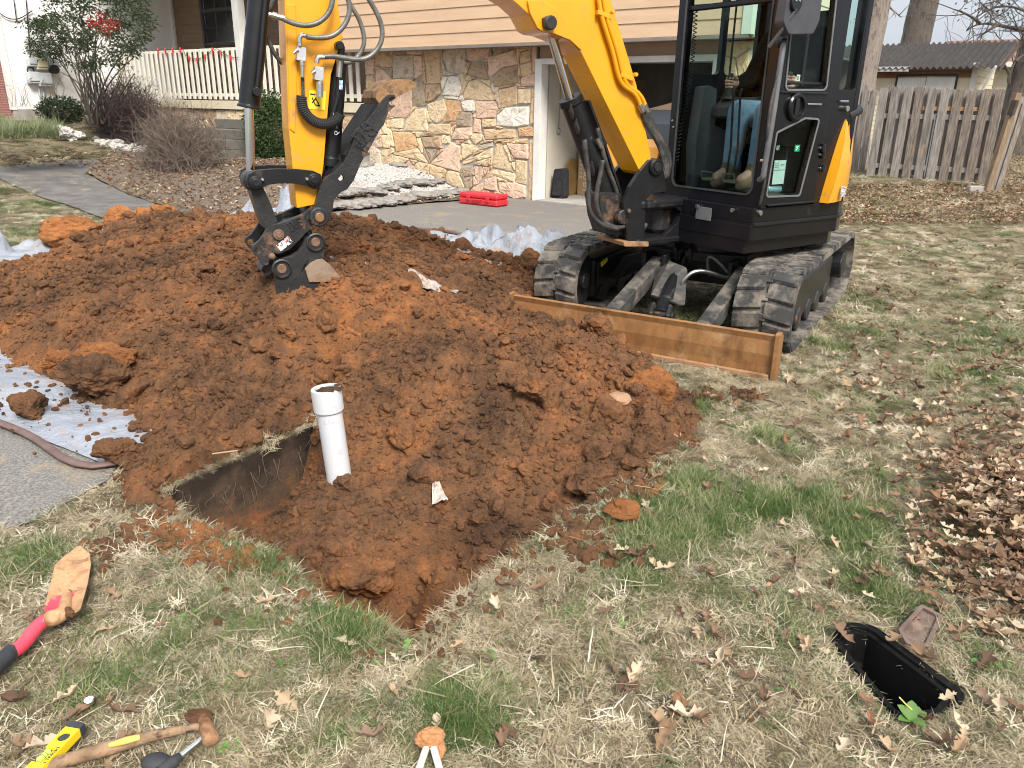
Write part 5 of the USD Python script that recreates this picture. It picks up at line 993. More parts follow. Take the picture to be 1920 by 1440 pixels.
# bucket
ear = bpoly([(470, 990), (490, 905), (600, 870), (720, 830), (820, 770), (890, 680), (930, 580), (1000, 525), (1090, 515), (1180, 580), (1200, 640), (1195, 870), (1100, 880), (980, 880), (920, 950), (850, 1080), (700, 1300), (620, 1500), (520, 1500), (500, 1180)], .01, **zc)
for b0_, b1_ in ((-.02, .015), (-.33, -.295)):
    er = part('bucket_ear', plate(ear, b0_, b1_, B, (0, 2, 1), rnd=.004), worn, ex)
    if b0_ > -.1:
        for zx, zy, r1 in ((590, 1010, .044), (1070, 635, .042)):
            cc_ = bb(450 + zx / 7.578, 370 + zy / 7.578, .01); part('boss', lathe([(r1 * 1.25, 0), (r1 * 1.25, .012), (r1 * 1.05, .016), (r1 * .98, .006), (0, .006)], Frame(Bp(cc_, .014), B.x, -B.z if False else np.cross(B.y, B.x), B.y), 26), worn, er)
            part('pin', cyl(Bp(cc_, -.3), Bp(cc_, .026), r1 * .62, 18, .004), pinm, er)
bk = bpoly([(980, 870), (1170, 872), (1270, 950), (1430, 1140), (1540, 1420), (1400, 1800), (900, 2000), (560, 1700), (640, 1420), (760, 1200), (920, 1010)], .03, **zc)
bkt = part('bucket', [plate(bk, .02, .045, B, (0, 2, 1), rnd=.004), plate(bk, -.36, -.335, B, (0, 2, 1), rnd=.004), plate(Polygon(bk).difference(Polygon(bk).buffer(-.02)).difference(Polygon(bpoly([(1200, 880), (1700, 900), (1700, 1800), (1300, 1700)], .03, **zc))), -.335, .02, B, (0, 2, 1))], worn, ex, 'digging bucket half buried in the clay')
part('side_cutter', plate(bpoly([(920, 1010), (1000, 930), (1090, 885), (1170, 872), (1270, 950), (1430, 1140), (1300, 1200), (980, 1200)], .05, **zc), .046, .058, B, (0, 2, 1), rnd=.003), mat('bare_worn_steel', (.19, .14, .11), (.30, .22, .16), 8, .5, .3, 50, c3=(.24, .15, .085), metal=.3, bevel=.003), bkt)
# thumb
zt_ = dict(ox=560, oy=140, k=6.0)
th_poly = np.vstack([bpoly([(170, 1560), (190, 1440), (240, 1260), (300, 1160), (400, 1090), (500, 990), (560, 880), (620, 740), (700, 620), (800, 480), (900, 350), (960, 270), (1010, 225), (1080, 225), (1105, 290), (1080, 360), (1010, 420), (960, 560), (890, 650), (780, 860), (740, 920), (690, 1020), (620, 1190), (545, 1290), (480, 1320), (400, 1400), (380, 1520), (345, 1620), (240, 1640)], -.0, **zt_)])
hls = [Point(*bb(560 + 1055 / 6, 140 + 300 / 6, 0)).buffer(.022), Point(*bb(560 + 478 / 6, 140 + 1165 / 6, 0)).buffer(.016)]
pgt = Polygon(th_poly).buffer(0)
for h_ in hls: pgt = pgt.difference(h_)
for b0_, b1_ in ((-.03, .0), (-.34, -.31)):
    tp = part('thumb_plate', plate(pgt, b0_, b1_, B, (0, 2, 1), rnd=.003), worn, ex, 'long black steel thumb with rusty tip')
    if b0_ > -.1:
        emboss('IIS', .085, 700, 830, 880, 640, tp, -.001, worn, zt_)
        fr4 = [(640, 800), (770, 870), (890, 650), (760, 560)]
        part('emblem_frame', tube(np.array([Bp(bb(560 + x / 6, 140 + y / 6, .002), .002) for x, y in fr4 + fr4[:1]]), .004, 6), worn, tp)
        bc_ = bb(597, 406, .0); part('pivot', [cyl(Bp(bc_, -.36), Bp(bc_, .03), .055, 24, .008), cyl(Bp(bc_, .029), Bp(bc_, .034), .034, 18, .003)], worn, tp); part('pin', cyl(Bp(bc_, .03), Bp(bc_, .04), .026, 16, .003), mat('copper_pin', (.38, .2, .1), (.5, .3, .18), 20, .35, metal=.8), tp)
part('thumb_web', plate(bpoly([(500, 900), (560, 780), (760, 480), (860, 330), (900, 350), (800, 490), (700, 630), (600, 780), (530, 910)], -.03, **zt_), -.31, -.03, B, (0, 2, 1)), mat('dull_black', (.008, .008, .008), (.016, .015, .015), 8, .75, .3, 40, spec=.25, dirt=(.09, .06, .04), dscale=6, dlim=(.56, .72)), ex)
part('thumb_web', plate(bpoly([(420, 1030), (480, 980), (470, 1000), (330, 1150), (300, 1170)], -.03, **zt_), -.31, -.03, B, (0, 2, 1)), mat('dull_black', (.008, .008, .008), (.016, .015, .015), 8, .75, .3, 40, spec=.25, dirt=(.09, .06, .04), dscale=6, dlim=(.56, .72)), ex)
tip = bpoly([(860, 180), (960, 90), (1080, 50), (1230, 58), (1300, 100), (1300, 150), (1250, 160), (1190, 200), (1100, 240), (1020, 300), (900, 350), (840, 260)], -.06, **zt_)
part('thumb_tip', plate(tip, -.30, -.02, B, (0, 2, 1), rnd=.004), mat('rust_orange', (.13, .07, .035), (.28, .16, .07), 12, .85, .7, 50, c3=(.07, .045, .03), bevel=.004), ex)
tc0, tc1 = bb(638, 85, -.1), bb(621, 312, -.1)
tcy = part('thumb_cylinder', tube([Bp(tc0, -.12), Bp(tc0 * .9 + tc1 * .1, -.12), Bp(tc0 * .89 + tc1 * .11, -.12), Bp(tc0 * .08 + tc1 * .92, -.12), Bp(tc0 * .07 + tc1 * .93, -.12), Bp(tc1, -.12)], [.03, .035, .05, .05, .056, .056], 20), black, ex, smooth=40)
part('pin', cyl(Bp(bb(638, 85, 0), -.24), Bp(bb(638, 85, 0), -.0), .022, 16, .004), black, tcy)
part('rod', cyl(Bp(tc1, -.12), Bp(bb(612, 350, -.1), -.12), .03, 14), black, tcy)
part('oil_pipe', tube(np.array([Bp(bb(x, y, -.04), -.04) for x, y in [(637, 112), (636, 145), (634, 165), (632, 185), (622, 222)]]), .014, 10), black, tcy)
part('pipe_fitting', tube(np.array([Bp(bb(x, y, -.04), -.04) for x, y in [(637, 112), (635, 145)]]), .017, 10), steel, tcy)
part('label', plate(bpoly([(818, 905), (858, 905), (858, 1005), (818, 1005)], -.02, ox=500, oy=0, k=6), -.024, -.021, B, (0, 2, 1)), mat('label_blue', (.12, .3, .55), (.7, .75, .8), 60, .4, spread=(.45, .55)), tcy)
tq = meshkit.text_mesh('72-9', .035, .001); v = np.array(tq.vertices); o_ = bb(634, 210, -.02); part('number', (B.pt(np.c_[o_[0] + v[:, 1] * .8, -.019 + v[:, 2], o_[1] - v[:, 0]]), np.array(tq.faces)), mat('chalk', (.4, .4, .4), None, 3, .8), tcy)
# hoses over the arm (read in a 6x view)
zh = dict(ox=500, oy=0, k=6.0)
def ah(pts, b, r, ma=hose_grey, n=40, name='hose'): part(name, tube(np.array([Bp(a, b) for a in spline(bpoly(pts, b, **zh), n)]), r, 12), ma, arm, smooth=True)
ah([(195, 215), (330, 270), (500, 280), (640, 210), (720, 90), (745, -60), (740, -200)], .04, .0135)
ah([(450, 415), (600, 425), (740, 400), (860, 300), (925, 160), (925, 30), (880, -80)], .03, .0135)
ah([(640, 640), (800, 640), (960, 665), (1120, 655), (1240, 560), (1300, 400), (1270, 220), (1190, 60), (1120, -60)], .0, .0135)
ah([(860, 700), (960, 690), (1050, 600), (1095, 480), (1080, 340), (1020, 180), (945, 60), (900, -60)], -.08, .0125)
ah([(-60, 330), (10, 430), (60, 550), (130, 660), (200, 740), (240, 790)], -.2, .012, hosem)
ah([(120, -60), (60, 20), (20, 90), (-30, 140)], -.12, .02, hosem)
def fit(pts, r, b=.01): part('hose_fitting', tube(np.array([Bp(a, b) for a in bpoly(pts, b, **zh)]), r, 10), steel, arm, smooth=30)
fit([(20, 160), (60, 172), (62, 172), (110, 187), (112, 187), (200, 208)], [.012, .014, .019, .019, .0145, .0155], .04)
fit([(370, 480), (370, 430), (380, 405), (410, 395), (460, 410)], .013); fit([(565, 710), (568, 670), (580, 648), (610, 640), (650, 645)], .013)
def vblock(x0, y0, x1, y1): part('shut_off_valve', plate(bpoly([(x0, y0), (x1, y0 + 20), (x1 - 5, y1), (x0 - 5, y1 - 15)], 0, **zh), -.045, .012, B, (0, 2, 1), rnd=.004), mat('valve_grey', (.42, .42, .42), (.52, .52, .52), 12, .45, .2, 60, metal=.5, bevel=.003), arm)
vblock(340, 520, 440, 690); vblock(540, 740, 638, 910)
fit([(350, 560), (300, 600)], [.012, .008]); fit([(545, 800), (505, 825)], [.012, .008]); fit([(372, 520), (375, 470)], .012); fit([(398, 690), (400, 740), (402, 745), (402, 870)], [.012, .012, .0095, .0095]); fit([(585, 910), (592, 930), (595, 935), (598, 1095)], [.016, .016, .0185, .0185])
ah([(405, 870), (408, 980), (410, 1090)], -.01, .009, hosem, 8)
sl_ = spline(bpoly([(395, 1080), (400, 1180), (450, 1290), (560, 1375), (690, 1390), (790, 1340), (830, 1280)], -.01, **zh), 64)
part('hose_sleeve', tube(np.array([Bp(a, -.01) for a in sl_]), .026 + .003 * (np.arange(64) % 2), 12), mat('sleeve_black', (.01, .01, .01), (.02, .02, .02), 9, .8), arm, smooth=20)

# upper frame
zs = .60
def disc_sector(r, f0, l1, l0, n=26):
    a0, a1 = math.atan2(l1, -math.sqrt(r * r - l1 * l1)), math.atan2(l0, -math.sqrt(r * r - l0 * l0)) % (2 * math.pi)
    a = np.linspace(a0, a1, n); return [(f0, l1)] + [(r * math.cos(t), r * math.sin(t)) for t in a] + [(f0, l0)]
part('deck', plate(disc_sector(.86, .57, .80, -.78), zs - .0, .70, U, (0, 1, 2), rnd=.02), gloss, ex)
part('skirt', plate(disc_sector(.905, .575, .845, -.82), .69, .785, U, (0, 1, 2), rnd=.02), gloss, ex)
part('skirt_trim', plate(disc_sector(.92, .56, .86, -.83), .785, .805, U, (0, 1, 2), rnd=.02), black, ex)
part('skirt', plate(disc_sector(.905, .565, .845, -.82), .805, .893, U, (0, 1, 2), rnd=.02), gloss, ex)
for (x, y) in ((1309, 387), (1375, 394)): c_ = onF(x, y, .575); part('bolt', cyl(U.pt((.57, c_[1], c_[2])), U.pt((.592, c_[1], c_[2])), .014, 10), steel, ex)
c_ = onL(1423, 399, .845); part('bolt', cyl(U.pt((c_[0], .84, c_[2])), U.pt((c_[0], .862, c_[2])), .016, 10), steel, ex)
# yellow rear cover: a bulged ring behind the cab, its front edge raked
rows, nn = [], 28
for z, f0, r in ((.90, -.10, .912), (1.0, -.125, .922), (1.15, -.165, .922), (1.3, -.205, .912), (1.42, -.24, .89), (1.47, -.265, .868)):
    a0 = math.acos(max(-.99, f0 / r)); a = np.linspace(a0, 2 * math.pi - a0, nn); rows.append(np.c_[r * np.cos(a), r * np.sin(a), np.full(nn, z)])
inner = [x * np.array([.92, .92, 1]) for x in rows]; V = np.vstack(rows + inner); nr_ = len(rows); Fq = []
for s, o in ((0, 0), (1, nr_ * nn)):
    for i in range(nr_ - 1):
        for j in range(nn - 1):
            a_, b_, c_, d_ = o + i * nn + j, o + i * nn + j + 1, o + (i + 1) * nn + j + 1, o + (i + 1) * nn + j; Fq.append([a_, b_, c_, d_] if not s else [d_, c_, b_, a_])
O = nr_ * nn
for i in range(nr_ - 1):
    for j in (0, nn - 1): Fq.append([i * nn + j, O + i * nn + j, O + (i + 1) * nn + j, (i + 1) * nn + j])
for j in range(nn - 1): Fq.append([(nr_ - 1) * nn + j, (nr_ - 1) * nn + j + 1, O + (nr_ - 1) * nn + j + 1, O + (nr_ - 1) * nn + j])
yc = part('rear_cover', (U.pt(V), np.array(Fq)), yellow, ex, 'yellow curved rear cover', smooth=40)
c_ = onL(1556, 372, .88); part('badge', bx((c_[0] - .1, .905, .97), (.05, .012, .07), U, .003), mat('badge_silver', (.5, .5, .5), (.08, .08, .1), 70, .4, spread=(.5, .54)), yc)
part('engine_block', plate(disc_sector(.80, -.40, .66, -.62), .9, 1.44, U, (0, 1, 2)), black, ex)
e0, e1 = on_plane(1589, 217, U.pt((0, .82, 0)), U.y), on_plane(1608, 207, U.pt((0, .82, 0)), U.y)
part('exhaust_stub', cyl(e0 - .05 * (e1 - e0), e0 + (e1 - e0) * 1.15, .034, 16, .004), mat('matt_black', (.012, .012, .012), (.02, .02, .02), 6, .7), ex)
# right-hand hood
hp = [(.46, .9), (.46, 1.04), (.40, 1.22), (.26, 1.38), (.08, 1.475), (-.2, 1.53), (-.62, 1.52), (-.62, .9)]
hd = Polygon(hp).buffer(-.05).buffer(.05, quad_segs=6)
part('hood', [plate(hd, -.74, -.14, U, (0, 2, 1)), plate(hd.buffer(-.04), -.79, -.09, U, (0, 2, 1))], gloss, ex, 'glossy black hood right of the boom', smooth=35)
part('hood_panel', plate([(.30, .93), (.475, .93), (.475, 1.05), (.42, 1.21), (.36, 1.27), (.30, 1.2)], -.80, -.2, U, (0, 2, 1), rnd=.01), yellow, ex)

# cab
L0, L1, FA, FB, Z0, Z1 = -.03, .845, .505, -.36, .893, 2.46
cab = part('cab_front_frame', plate(Polygon([(L0, Z0), (L1, Z0), (L1, Z1), (L0, Z1)]).difference(Polygon([(.04, .97), (.755, .97), (.755, 2.385), (.04, 2.385)]).buffer(-.05).buffer(.05, quad_segs=5)), FA - .05, FA, U, (1, 2, 0), rnd=.0), gloss, ex)
part('windscreen', plate(rounded([(.035, .965), (.76, .965), (.76, 2.39), (.035, 2.39)], .05), FA - .030, FA - .024, U, (1, 2, 0)), cabglass, ex)
part('windscreen_seal', plate(Polygon([(.033, .963), (.762, .963), (.762, 2.392), (.033, 2.392)]).buffer(-.055).buffer(.055, quad_segs=5).difference(Polygon([(.045, .975), (.75, .975), (.75, 2.38), (.045, 2.38)]).buffer(-.05).buffer(.05, quad_segs=5)), FA, FA + .006, U, (1, 2, 0)), mat('seal_rubber', (.03, .03, .03), (.06, .06, .055), 9, .6), ex)
dw = [onL(*p, L1)[[0, 2]] for p in [(1471, 168), (1484, 12), (1562, 14), (1547, 168)]]
lw = [onL(*p, L1)[[0, 2]] for p in [(1435, 368), (1455, 249), (1508, 222), (1534, 224), (1497, 366)]]
qw = [(-.125, 1.62), (-.125, 2.3), (-.30, 2.3), (-.30, 1.62)]
door_hole, low_hole, q_hole = Polygon([dw[0], [dw[1][0], 2.28], [dw[2][0], 2.28], dw[3]]).buffer(-.03).buffer(.03), Polygon(lw).buffer(-.02).buffer(.02), Polygon(qw).buffer(-.02).buffer(.02)
sideo = Polygon([(FA - .052, Z0), (FA - .052, Z1), (FB + .05, Z1), (FB + .05, 1.45), (-.14, Z0)])
part('door', plate(Polygon([(.475, Z0 + .01), (.475, Z1 - .05), (-.06, Z1 - .05), (-.03, Z0 + .01)]).intersection(sideo.buffer(.03)).difference(door_hole).difference(low_hole), L1 - .035, L1 + .006, U, (0, 2, 1)), gloss, ex, 'black cab door with an upper and a lower window')
part('rear_post', plate(sideo.difference(Polygon([(.6, 0), (.6, 3), (-.066, 3), (-.036, Z0 + .0)])).difference(q_hole), L1 - .04, L1, U, (0, 2, 1)), gloss, ex)
part('front_post', ub(FA - .03, FA + .012, L1 - .01, L1 + .01, Z0, Z1, .004), gloss, ex)
part('door_glass', plate(door_hole.buffer(.008), L1 - .022, L1 - .016, U, (0, 2, 1)), cabglass, ex); part('lower_door_glass', plate(low_hole.buffer(.008), L1 - .022, L1 - .016, U, (0, 2, 1)), cabglass, ex); part('quarter_glass', plate(q_hole.buffer(.008), L1 - .022, L1 - .016, U, (0, 2, 1)), cabglass, ex)
seal_m = mat('seal_grey', (.10, .10, .10), (.15, .15, .15), 9, .5)
part('door_window_seal', plate(door_hole.buffer(.008).difference(door_hole.buffer(-.004)), L1 + .006, L1 + .011, U, (0, 2, 1)), seal_m, ex); part('lower_window_seal', plate(low_hole.buffer(.008).difference(low_hole.buffer(-.004)), L1 + .006, L1 + .011, U, (0, 2, 1)), seal_m, ex)
part('door_sill', ub(-.02, .47, L1 + .004, L1 + .03, .905, .92, .004), gloss, ex)
w2 = (door_hole.bounds[0] + door_hole.bounds[2]) / 2
part('sliding_window_frame', [ub(w2 - .012, w2 + .012, L1 - .03, L1 - .012, 1.63, 2.28), ub(door_hole.bounds[0] + .01, door_hole.bounds[2] - .01, L1 - .032, L1 - .014, 1.64, 1.66)], black, ex)
part('door_ledge', ub(door_hole.bounds[0] - .02, door_hole.bounds[2] + .02, L1 + .004, L1 + .02, 1.585, 1.60, .004), gloss, ex)
lc = onL(1489, 201, L1); part('door_latch', lathe([(.085, 0), (.085, .02), (.075, .03), (.062, .03), (.056, .012), (0, .012)], Frame(U.pt((lc[0], L1 + .004, lc[2])), U.x, np.cross(U.y, U.x), U.y), 28), gloss, ex, smooth=35)
part('latch_lever', bx((lc[0] + .0, L1 + .02, lc[2]), (.035, .016, .12), U, .008), black, ex)
hn = onL(1520, 196, L1); part('door_handle', tube(U.pt([(hn[0] + .06, L1 + .02, hn[2] + .002), (hn[0] - .08, L1 + .02, hn[2] + .002)]), .006, 8), steel, ex)
hn = onL(1583, 190, L1); part('door_catch', [tube(U.pt([(hn[0] + .07, L1 + .015, hn[2]), (hn[0] - .02, L1 + .015, hn[2])]), .007, 8), cyl(U.pt((hn[0] - .01, L1, hn[2] - .045)), U.pt((hn[0] - .01, L1 + .03, hn[2] - .045)), .018, 12)], steel, ex)
for y in (277, 290, 315):
    c_ = onL(1539, y, L1); part('hinge', cyl(U.pt((c_[0], L1 + .02, c_[2] - .025)), U.pt((c_[0], L1 + .02, c_[2] + .025)), .013, 10), black, ex); part('hinge_bolt', cyl(U.pt((c_[0] + .02, L1 + .0, c_[2])), U.pt((c_[0] + .02, L1 + .016, c_[2])), .008, 8), steel, ex)
# stickers inside the lower door window
def decal(px, py, w, h, ma, name, b=L1 - .028): c_ = onL(px, py, b); return part(name, ub(c_[0] - w / 2, c_[0] + w / 2, b - .002, b, c_[2] - h / 2, c_[2] + h / 2, .0005), ma, ex)
gs = decal(1495, 278, .05, .042, mat('sign_green', (.02, .30, .16), None, 3, .5), 'exit_sticker'); c_ = onL(1495, 278, L1 - .026); part('running_symbol', [bar(U.pt((c_[0] + .008, L1 - .027, c_[2] + .012)), U.pt((c_[0] - .006, L1 - .027, c_[2] - .002)), .002, .006), bar(U.pt((c_[0] - .004, L1 - .027, c_[2])), U.pt((c_[0] + .012, L1 - .027, c_[2] - .014)), .002, .006), bar(U.pt((c_[0] - .014, L1 - .027, c_[2] + .012)), U.pt((c_[0] + .014, L1 - .027, c_[2] + .004)), .002, .005)], mat('print_white', (.75, .78, .75), None, 3, .5), gs)
decal(1459, 277, .032, .03, mat('sign_grey', (.25, .29, .25), (.04, .05, .04), 90, .5, spread=(.5, .55)), 'small_sticker')
sh = decal(1461, 323, .115, .15, mat('sheet_pale', (.36, .46, .42), (.42, .52, .48), 9, .5), 'instruction_sheet'); c_ = onL(1461, 323, L1 - .026)
ink = MATS['ink_black']
part('sheet_print', [ub(c_[0] - .055, c_[0] + .055, L1 - .0278, L1 - .027, c_[2] + .012, c_[2] + .015, .0003), ub(c_[0] + .012, c_[0] + .014, L1 - .0278, L1 - .027, c_[2] + .02, c_[2] + .07, .0003)] + [ub(c_[0] + .02, c_[0] + .05, L1 - .0278, L1 - .027, c_[2] + .03 + .012 * k, c_[2] + .033 + .012 * k, .0003) for k in range(3)] + [bar(U.pt((c_[0] - .005, L1 - .0275, c_[2] + .045)), U.pt((c_[0] - .045, L1 - .0275, c_[2] + .045)), .001, .005), bar(U.pt((c_[0] - .005, L1 - .0275, c_[2] + .03)), U.pt((c_[0] - .005, L1 - .0275, c_[2] + .06)), .001, .007), bar(U.pt((c_[0] - .045, L1 - .0275, c_[2] + .03)), U.pt((c_[0] - .045, L1 - .0275, c_[2] + .06)), .001, .007)], ink, sh)
part('flask', cyl(U.pt((.40, .79, 1.005)), U.pt((.27, .79, 1.0)), .022, 16, .006), mat('flask_teal', (.1, .32, .38), (.5, .6, .62), 12, .3, metal=.5), ex)
st_ = decal(1497, 146, .032, .036, mat('sticker_pale', (.7, .7, .68), None, 4, .5), 'window_sticker'); c_ = onL(1497, 146, L1 - .024); part('sticker_print', [ub(c_[0] - .008, c_[0] + .008, L1 - .0278, L1 - .0268, c_[2] - .01 + .006 * k, c_[2] - .007 + .006 * k, .0003) for k in range(4)], ink, st_)
part('side_plate', ub(.574, .578, .36, .5, .775, .86, .002), seal_m, ex)
# far side, rear, roof
farw = Polygon([(FA - .052, Z0), (FA - .052, Z1), (FB + .05, Z1), (FB + .05, Z0)])
for h_ in ([(.40, 1.72), (.40, 2.33), (.09, 2.33), (.09, 1.72)], [(.045, 1.72), (.045, 2.33), (-.28, 2.33), (-.28, 1.72)]): farw = farw.difference(Polygon(h_).buffer(-.04).buffer(.04))
part('far_side_frame', plate(farw, L0, L0 + .035, U, (0, 2, 1)), gloss, ex); part('far_side_glass', ub(-.3, .42, L0 + .012, L0 + .017, 1.7, 2.35, .0005), cabglass, ex); part('window_bar', ub(-.035, -.02, L0 + .018, L0 + .032, 1.72, 2.33), black, ex)
part('cab_rear_frame', plate(Polygon([(L0, Z0), (L1, Z0), (L1, Z1), (L0, Z1)]).difference(Polygon([(.1, 1.62), (.76, 1.62), (.76, 2.34), (.1, 2.34)]).buffer(-.04).buffer(.04)), FB, FB + .045, U, (1, 2, 0)), gloss, ex); part('rear_glass', ub(FB + .015, FB + .02, .09, .77, 1.6, 2.35, .0005), cabglass, ex)
part('roof', plate(rounded([(FA, L0), (FA, L1), (FB, L1), (FB, L0)], .04), Z1, Z1 + .05, U, (0, 1, 2)), gloss, ex)
part('windscreen_bar', ub(FA - .05, FA - .02, .03, .76, 2.10, 2.135), gloss, ex)
part('cab_floor', ub(FB + .05, FA - .055, L0 + .04, L1 - .04, .893, .945), mat('floor_mat', (.05, .052, .048), (.09, .09, .08), 9, .85), ex)
part('wiper', tube(U.pt([(FA + .02, .72, 2.28), (FA + .025, .5, 2.22), (FA + .025, .25, 2.25)]), .008, 6), black, ex)
cg = mat('console_grey', (.085, .086, .095), (.11, .11, .118), 8, .6)
cgd = mat('console_dark', (.03, .03, .033), (.045, .045, .048), 8, .6)
part('console', plate([(.38, .95), (.42, 1.25), (.38, 1.63), (.33, 1.64), (.26, 1.62), (.24, 1.38), (.08, 1.33), (.06, .95)], .06, .15, U, (0, 2, 1), rnd=.01), cg, ex)
part('arm_console', plate([(.30, 1.44), (.30, 1.50), (.2, 1.56), (-.25, 1.58), (-.25, 1.42), (.2, 1.42)], .16, .30, U, (0, 2, 1), rnd=.01), cgd, ex); part('arm_console', plate([(.26, 1.44), (.26, 1.50), (.16, 1.56), (-.25, 1.58), (-.25, 1.42), (.2, 1.42)], .62, .76, U, (0, 2, 1), rnd=.01), cgd, ex)
part('joystick', [lathe([(.055, 0), (.05, .02), (.042, .022), (.04, .045), (.03, .047), (.028, .07), (.016, .075)], Frame(U.pt((.21, .22, 1.555)), U.x), 14), tube(U.pt([(.21, .22, 1.6), (.215, .22, 1.65), (.21, .22, 1.70), (.205, .22, 1.72)]), [.018, .02, .024, .016], 10)], mat('joystick_black', (.012, .012, .012), None, 5, .5), ex, smooth=30)
part('joystick', [lathe([(.055, 0), (.05, .02), (.042, .022), (.04, .045), (.03, .047), (.028, .07), (.016, .075)], Frame(U.pt((.19, .69, 1.555)), U.x), 14), tube(U.pt([(.19, .69, 1.6), (.195, .69, 1.65), (.19, .69, 1.70), (.185, .69, 1.72)]), [.018, .02, .024, .016], 10)], MATS['joystick_black'], ex, smooth=30)
seat_m = mat('seat_cloth', (.02, .02, .022), (.035, .035, .038), 12, .9, .3, 90)
part('seat', plate(rounded([(.12, 1.26), (.12, 1.36), (-.2, 1.37), (-.2, 1.26)], .03), .26, .66, U, (0, 2, 1)), seat_m, ex); part('seat_back', plate(rounded([(-.2, 1.3), (-.14, 1.36), (-.24, 2.12), (-.31, 2.12), (-.28, 1.3)], .03), .26, .66, U, (0, 2, 1)), seat_m, ex); part('seat_base', ub(-.2, .02, .3, .62, .946, 1.26), cgd, ex)
for l in (.40, .46): part('travel_lever', tube(U.pt([(.36, l, 1.0), (.34, l, 1.25), (.37, l - .0, 1.58), (.36, l, 1.62)]), .0075, 8), ink, ex)
for l in (.31, .50): part('pedal', [bx((.38, l, 1.03), (.12, .11, .02), Frame(U.o, U.x, U.y), .006), tube(U.pt([(.44, l - .05, 1.03), (.45, l - .05, 1.08), (.45, l + .05, 1.08), (.44, l + .05, 1.03)]), .005, 6)], mat('pedal_olive', (.13, .135, .09), (.2, .2, .14), 9, .6), ex)
ck = np.linspace(0, 1, 460); cz = np.c_[.46 - .02 * np.sin(ck * 5), .08 - .035 * ck + .012 * np.cos(ck * 2 * np.pi * 40), 2.12 - 1.0 * ck] + np.c_[.012 * np.sin(ck * 2 * np.pi * 40), 0 * ck, 0 * ck]
part('coiled_cord', tube(U.pt(cz), .0035, 5), ink, ex, smooth=True)
part('cup_holder', lathe([(.05, 0), (.055, .09), (.05, .09), (.046, .01), (0, .01)], Frame(U.pt((.42, .16, .95)), U.x), 18), cgd, ex)
# mirror, grab rail
ma_ = onL(1490, 28, .93)
mp = part('mirror', plate(Polygon([(.40, 1.915), (.62, 1.90), (.68, 1.96), (.65, 2.28), (.37, 2.28), (.36, 1.99)]).buffer(-.035).buffer(.035, quad_segs=5), .92, .985, U, (0, 2, 1)), mat('mirror_plastic', (.04, .04, .046), (.055, .055, .062), 7, .5, .2, 60, bevel=.012), ex, 'dark grey wing mirror at the top of the cab')
part('mirror_face', plate(Polygon([(.41, 1.95), (.60, 1.94), (.65, 1.98), (.63, 2.25), (.39, 2.25), (.38, 2.0)]).buffer(-.02).buffer(.02), .912, .9195, U, (0, 2, 1)), chrome, mp)
mc = onL(1490, 6, .985); part('mirror_mount', [cyl(U.pt((mc[0], .98, mc[2])), U.pt((mc[0], 1.005, mc[2])), .045, 20, .004)], black, mp)
for dx in (-.015, .015): part('mount_screw', cyl(U.pt((mc[0] + dx, 1.003, mc[2] + .01)), U.pt((mc[0] + dx, 1.010, mc[2] + .01)), .005, 8), steel, mp)
part('mirror_arm', tube(U.pt([(mc[0], 1.0, mc[2] - .03), (mc[0] + .05, .96, mc[2] - .14), (mc[0] + .075, .90, mc[2] - .23)]), .010, 10), mat('arm_grey', (.06, .06, .065), None, 5, .3), mp)
ga, gb_ = onL(1469, 82, .9), onL(1431, 330, .9)
part('grab_rail', tube(U.pt([(ga[0] - .03, .85, ga[2] + .03), (ga[0], .9, ga[2]), (ga[0] * .5 + gb_[0] * .5 - .0, .905, (ga[2] + gb_[2]) / 2), (gb_[0], .9, gb_[2]), (gb_[0] - .03, .85, gb_[2] - .03)]), .017, 12), mat('rail_grey', (.09, .09, .10), (.13, .13, .14), 9, .35), ex, smooth=True)
part('rail_knob', place(ico(2), U.pt((ga[0] - .01, .88, ga[2] + .01)), .035), black, ex, smooth=True)
part('door_hose', tube(U.pt(spline([(.53, .87, 1.9), (.56, .9, 1.72), (.60, .9, 1.5), (.58, .9, 1.25), (.55, .88, 1.0), (.54, .86, .92)], 30)), .009, 8), hosem, ex, smooth=True)
bp_ = onL(1429, 301, .87); part('rail_bolt', cyl(U.pt((bp_[0], .86, bp_[2])), U.pt((bp_[0], .885, bp_[2])), .010, 8), steel, ex)
for x, y in ((1262, 226), (1264, 238)): c_ = onF(x, y, FA); part('frame_bolt', cyl(U.pt((FA, c_[1], c_[2])), U.pt((FA + .01, c_[1], c_[2])), .007, 8), steel, ex)

# ------------------------------------------------------------------ the driver
def chain(*segs, ref=.02, fr=U):
    """One continuous body from hulls of spheres: each segment is a list of (point, radius)."""
    M = manifold3d.Manifold(); out = []
    for s in segs:
        for (p, r), (q_, r2) in zip(s[:-1], s[1:]):
            sp = [manifold3d.Manifold.sphere(rr, 20).translate(list(map(float, pp))) for pp, rr in ((p, r), (q_, r2))]
            out.append(manifold3d.Manifold.batch_hull(sp))
    M = manifold3d.Manifold.batch_boolean(out, manifold3d.OpType.Add)
    t = M.refine_to_length(ref).to_mesh(); tm = trimesh.Trimesh(t.vert_properties[:, :3], t.tri_verts)
    trimesh.smoothing.filter_taubin(tm, iterations=8)
    return fr.pt(np.array(tm.vertices)), np.array(tm.faces)
A_ = np.array
hipR, kneeR, ankR = A_([-.08, .37, 1.44]), A_([.235, .35, 1.475]), A_([.27, .36, 1.10])
hipL, kneeL, ankL = A_([-.08, .55, 1.44]), A_([.22, .57, 1.47]), A_([.25, .56, 1.10])
shR, elR, haR = A_([-.13, .27, 1.93]), A_([-.04, .20, 1.70]), A_([.165, .205, 1.66])
shL, elL, haL = A_([-.13, .65, 1.93]), A_([-.04, .71, 1.70]), A_([.15, .695, 1.66])
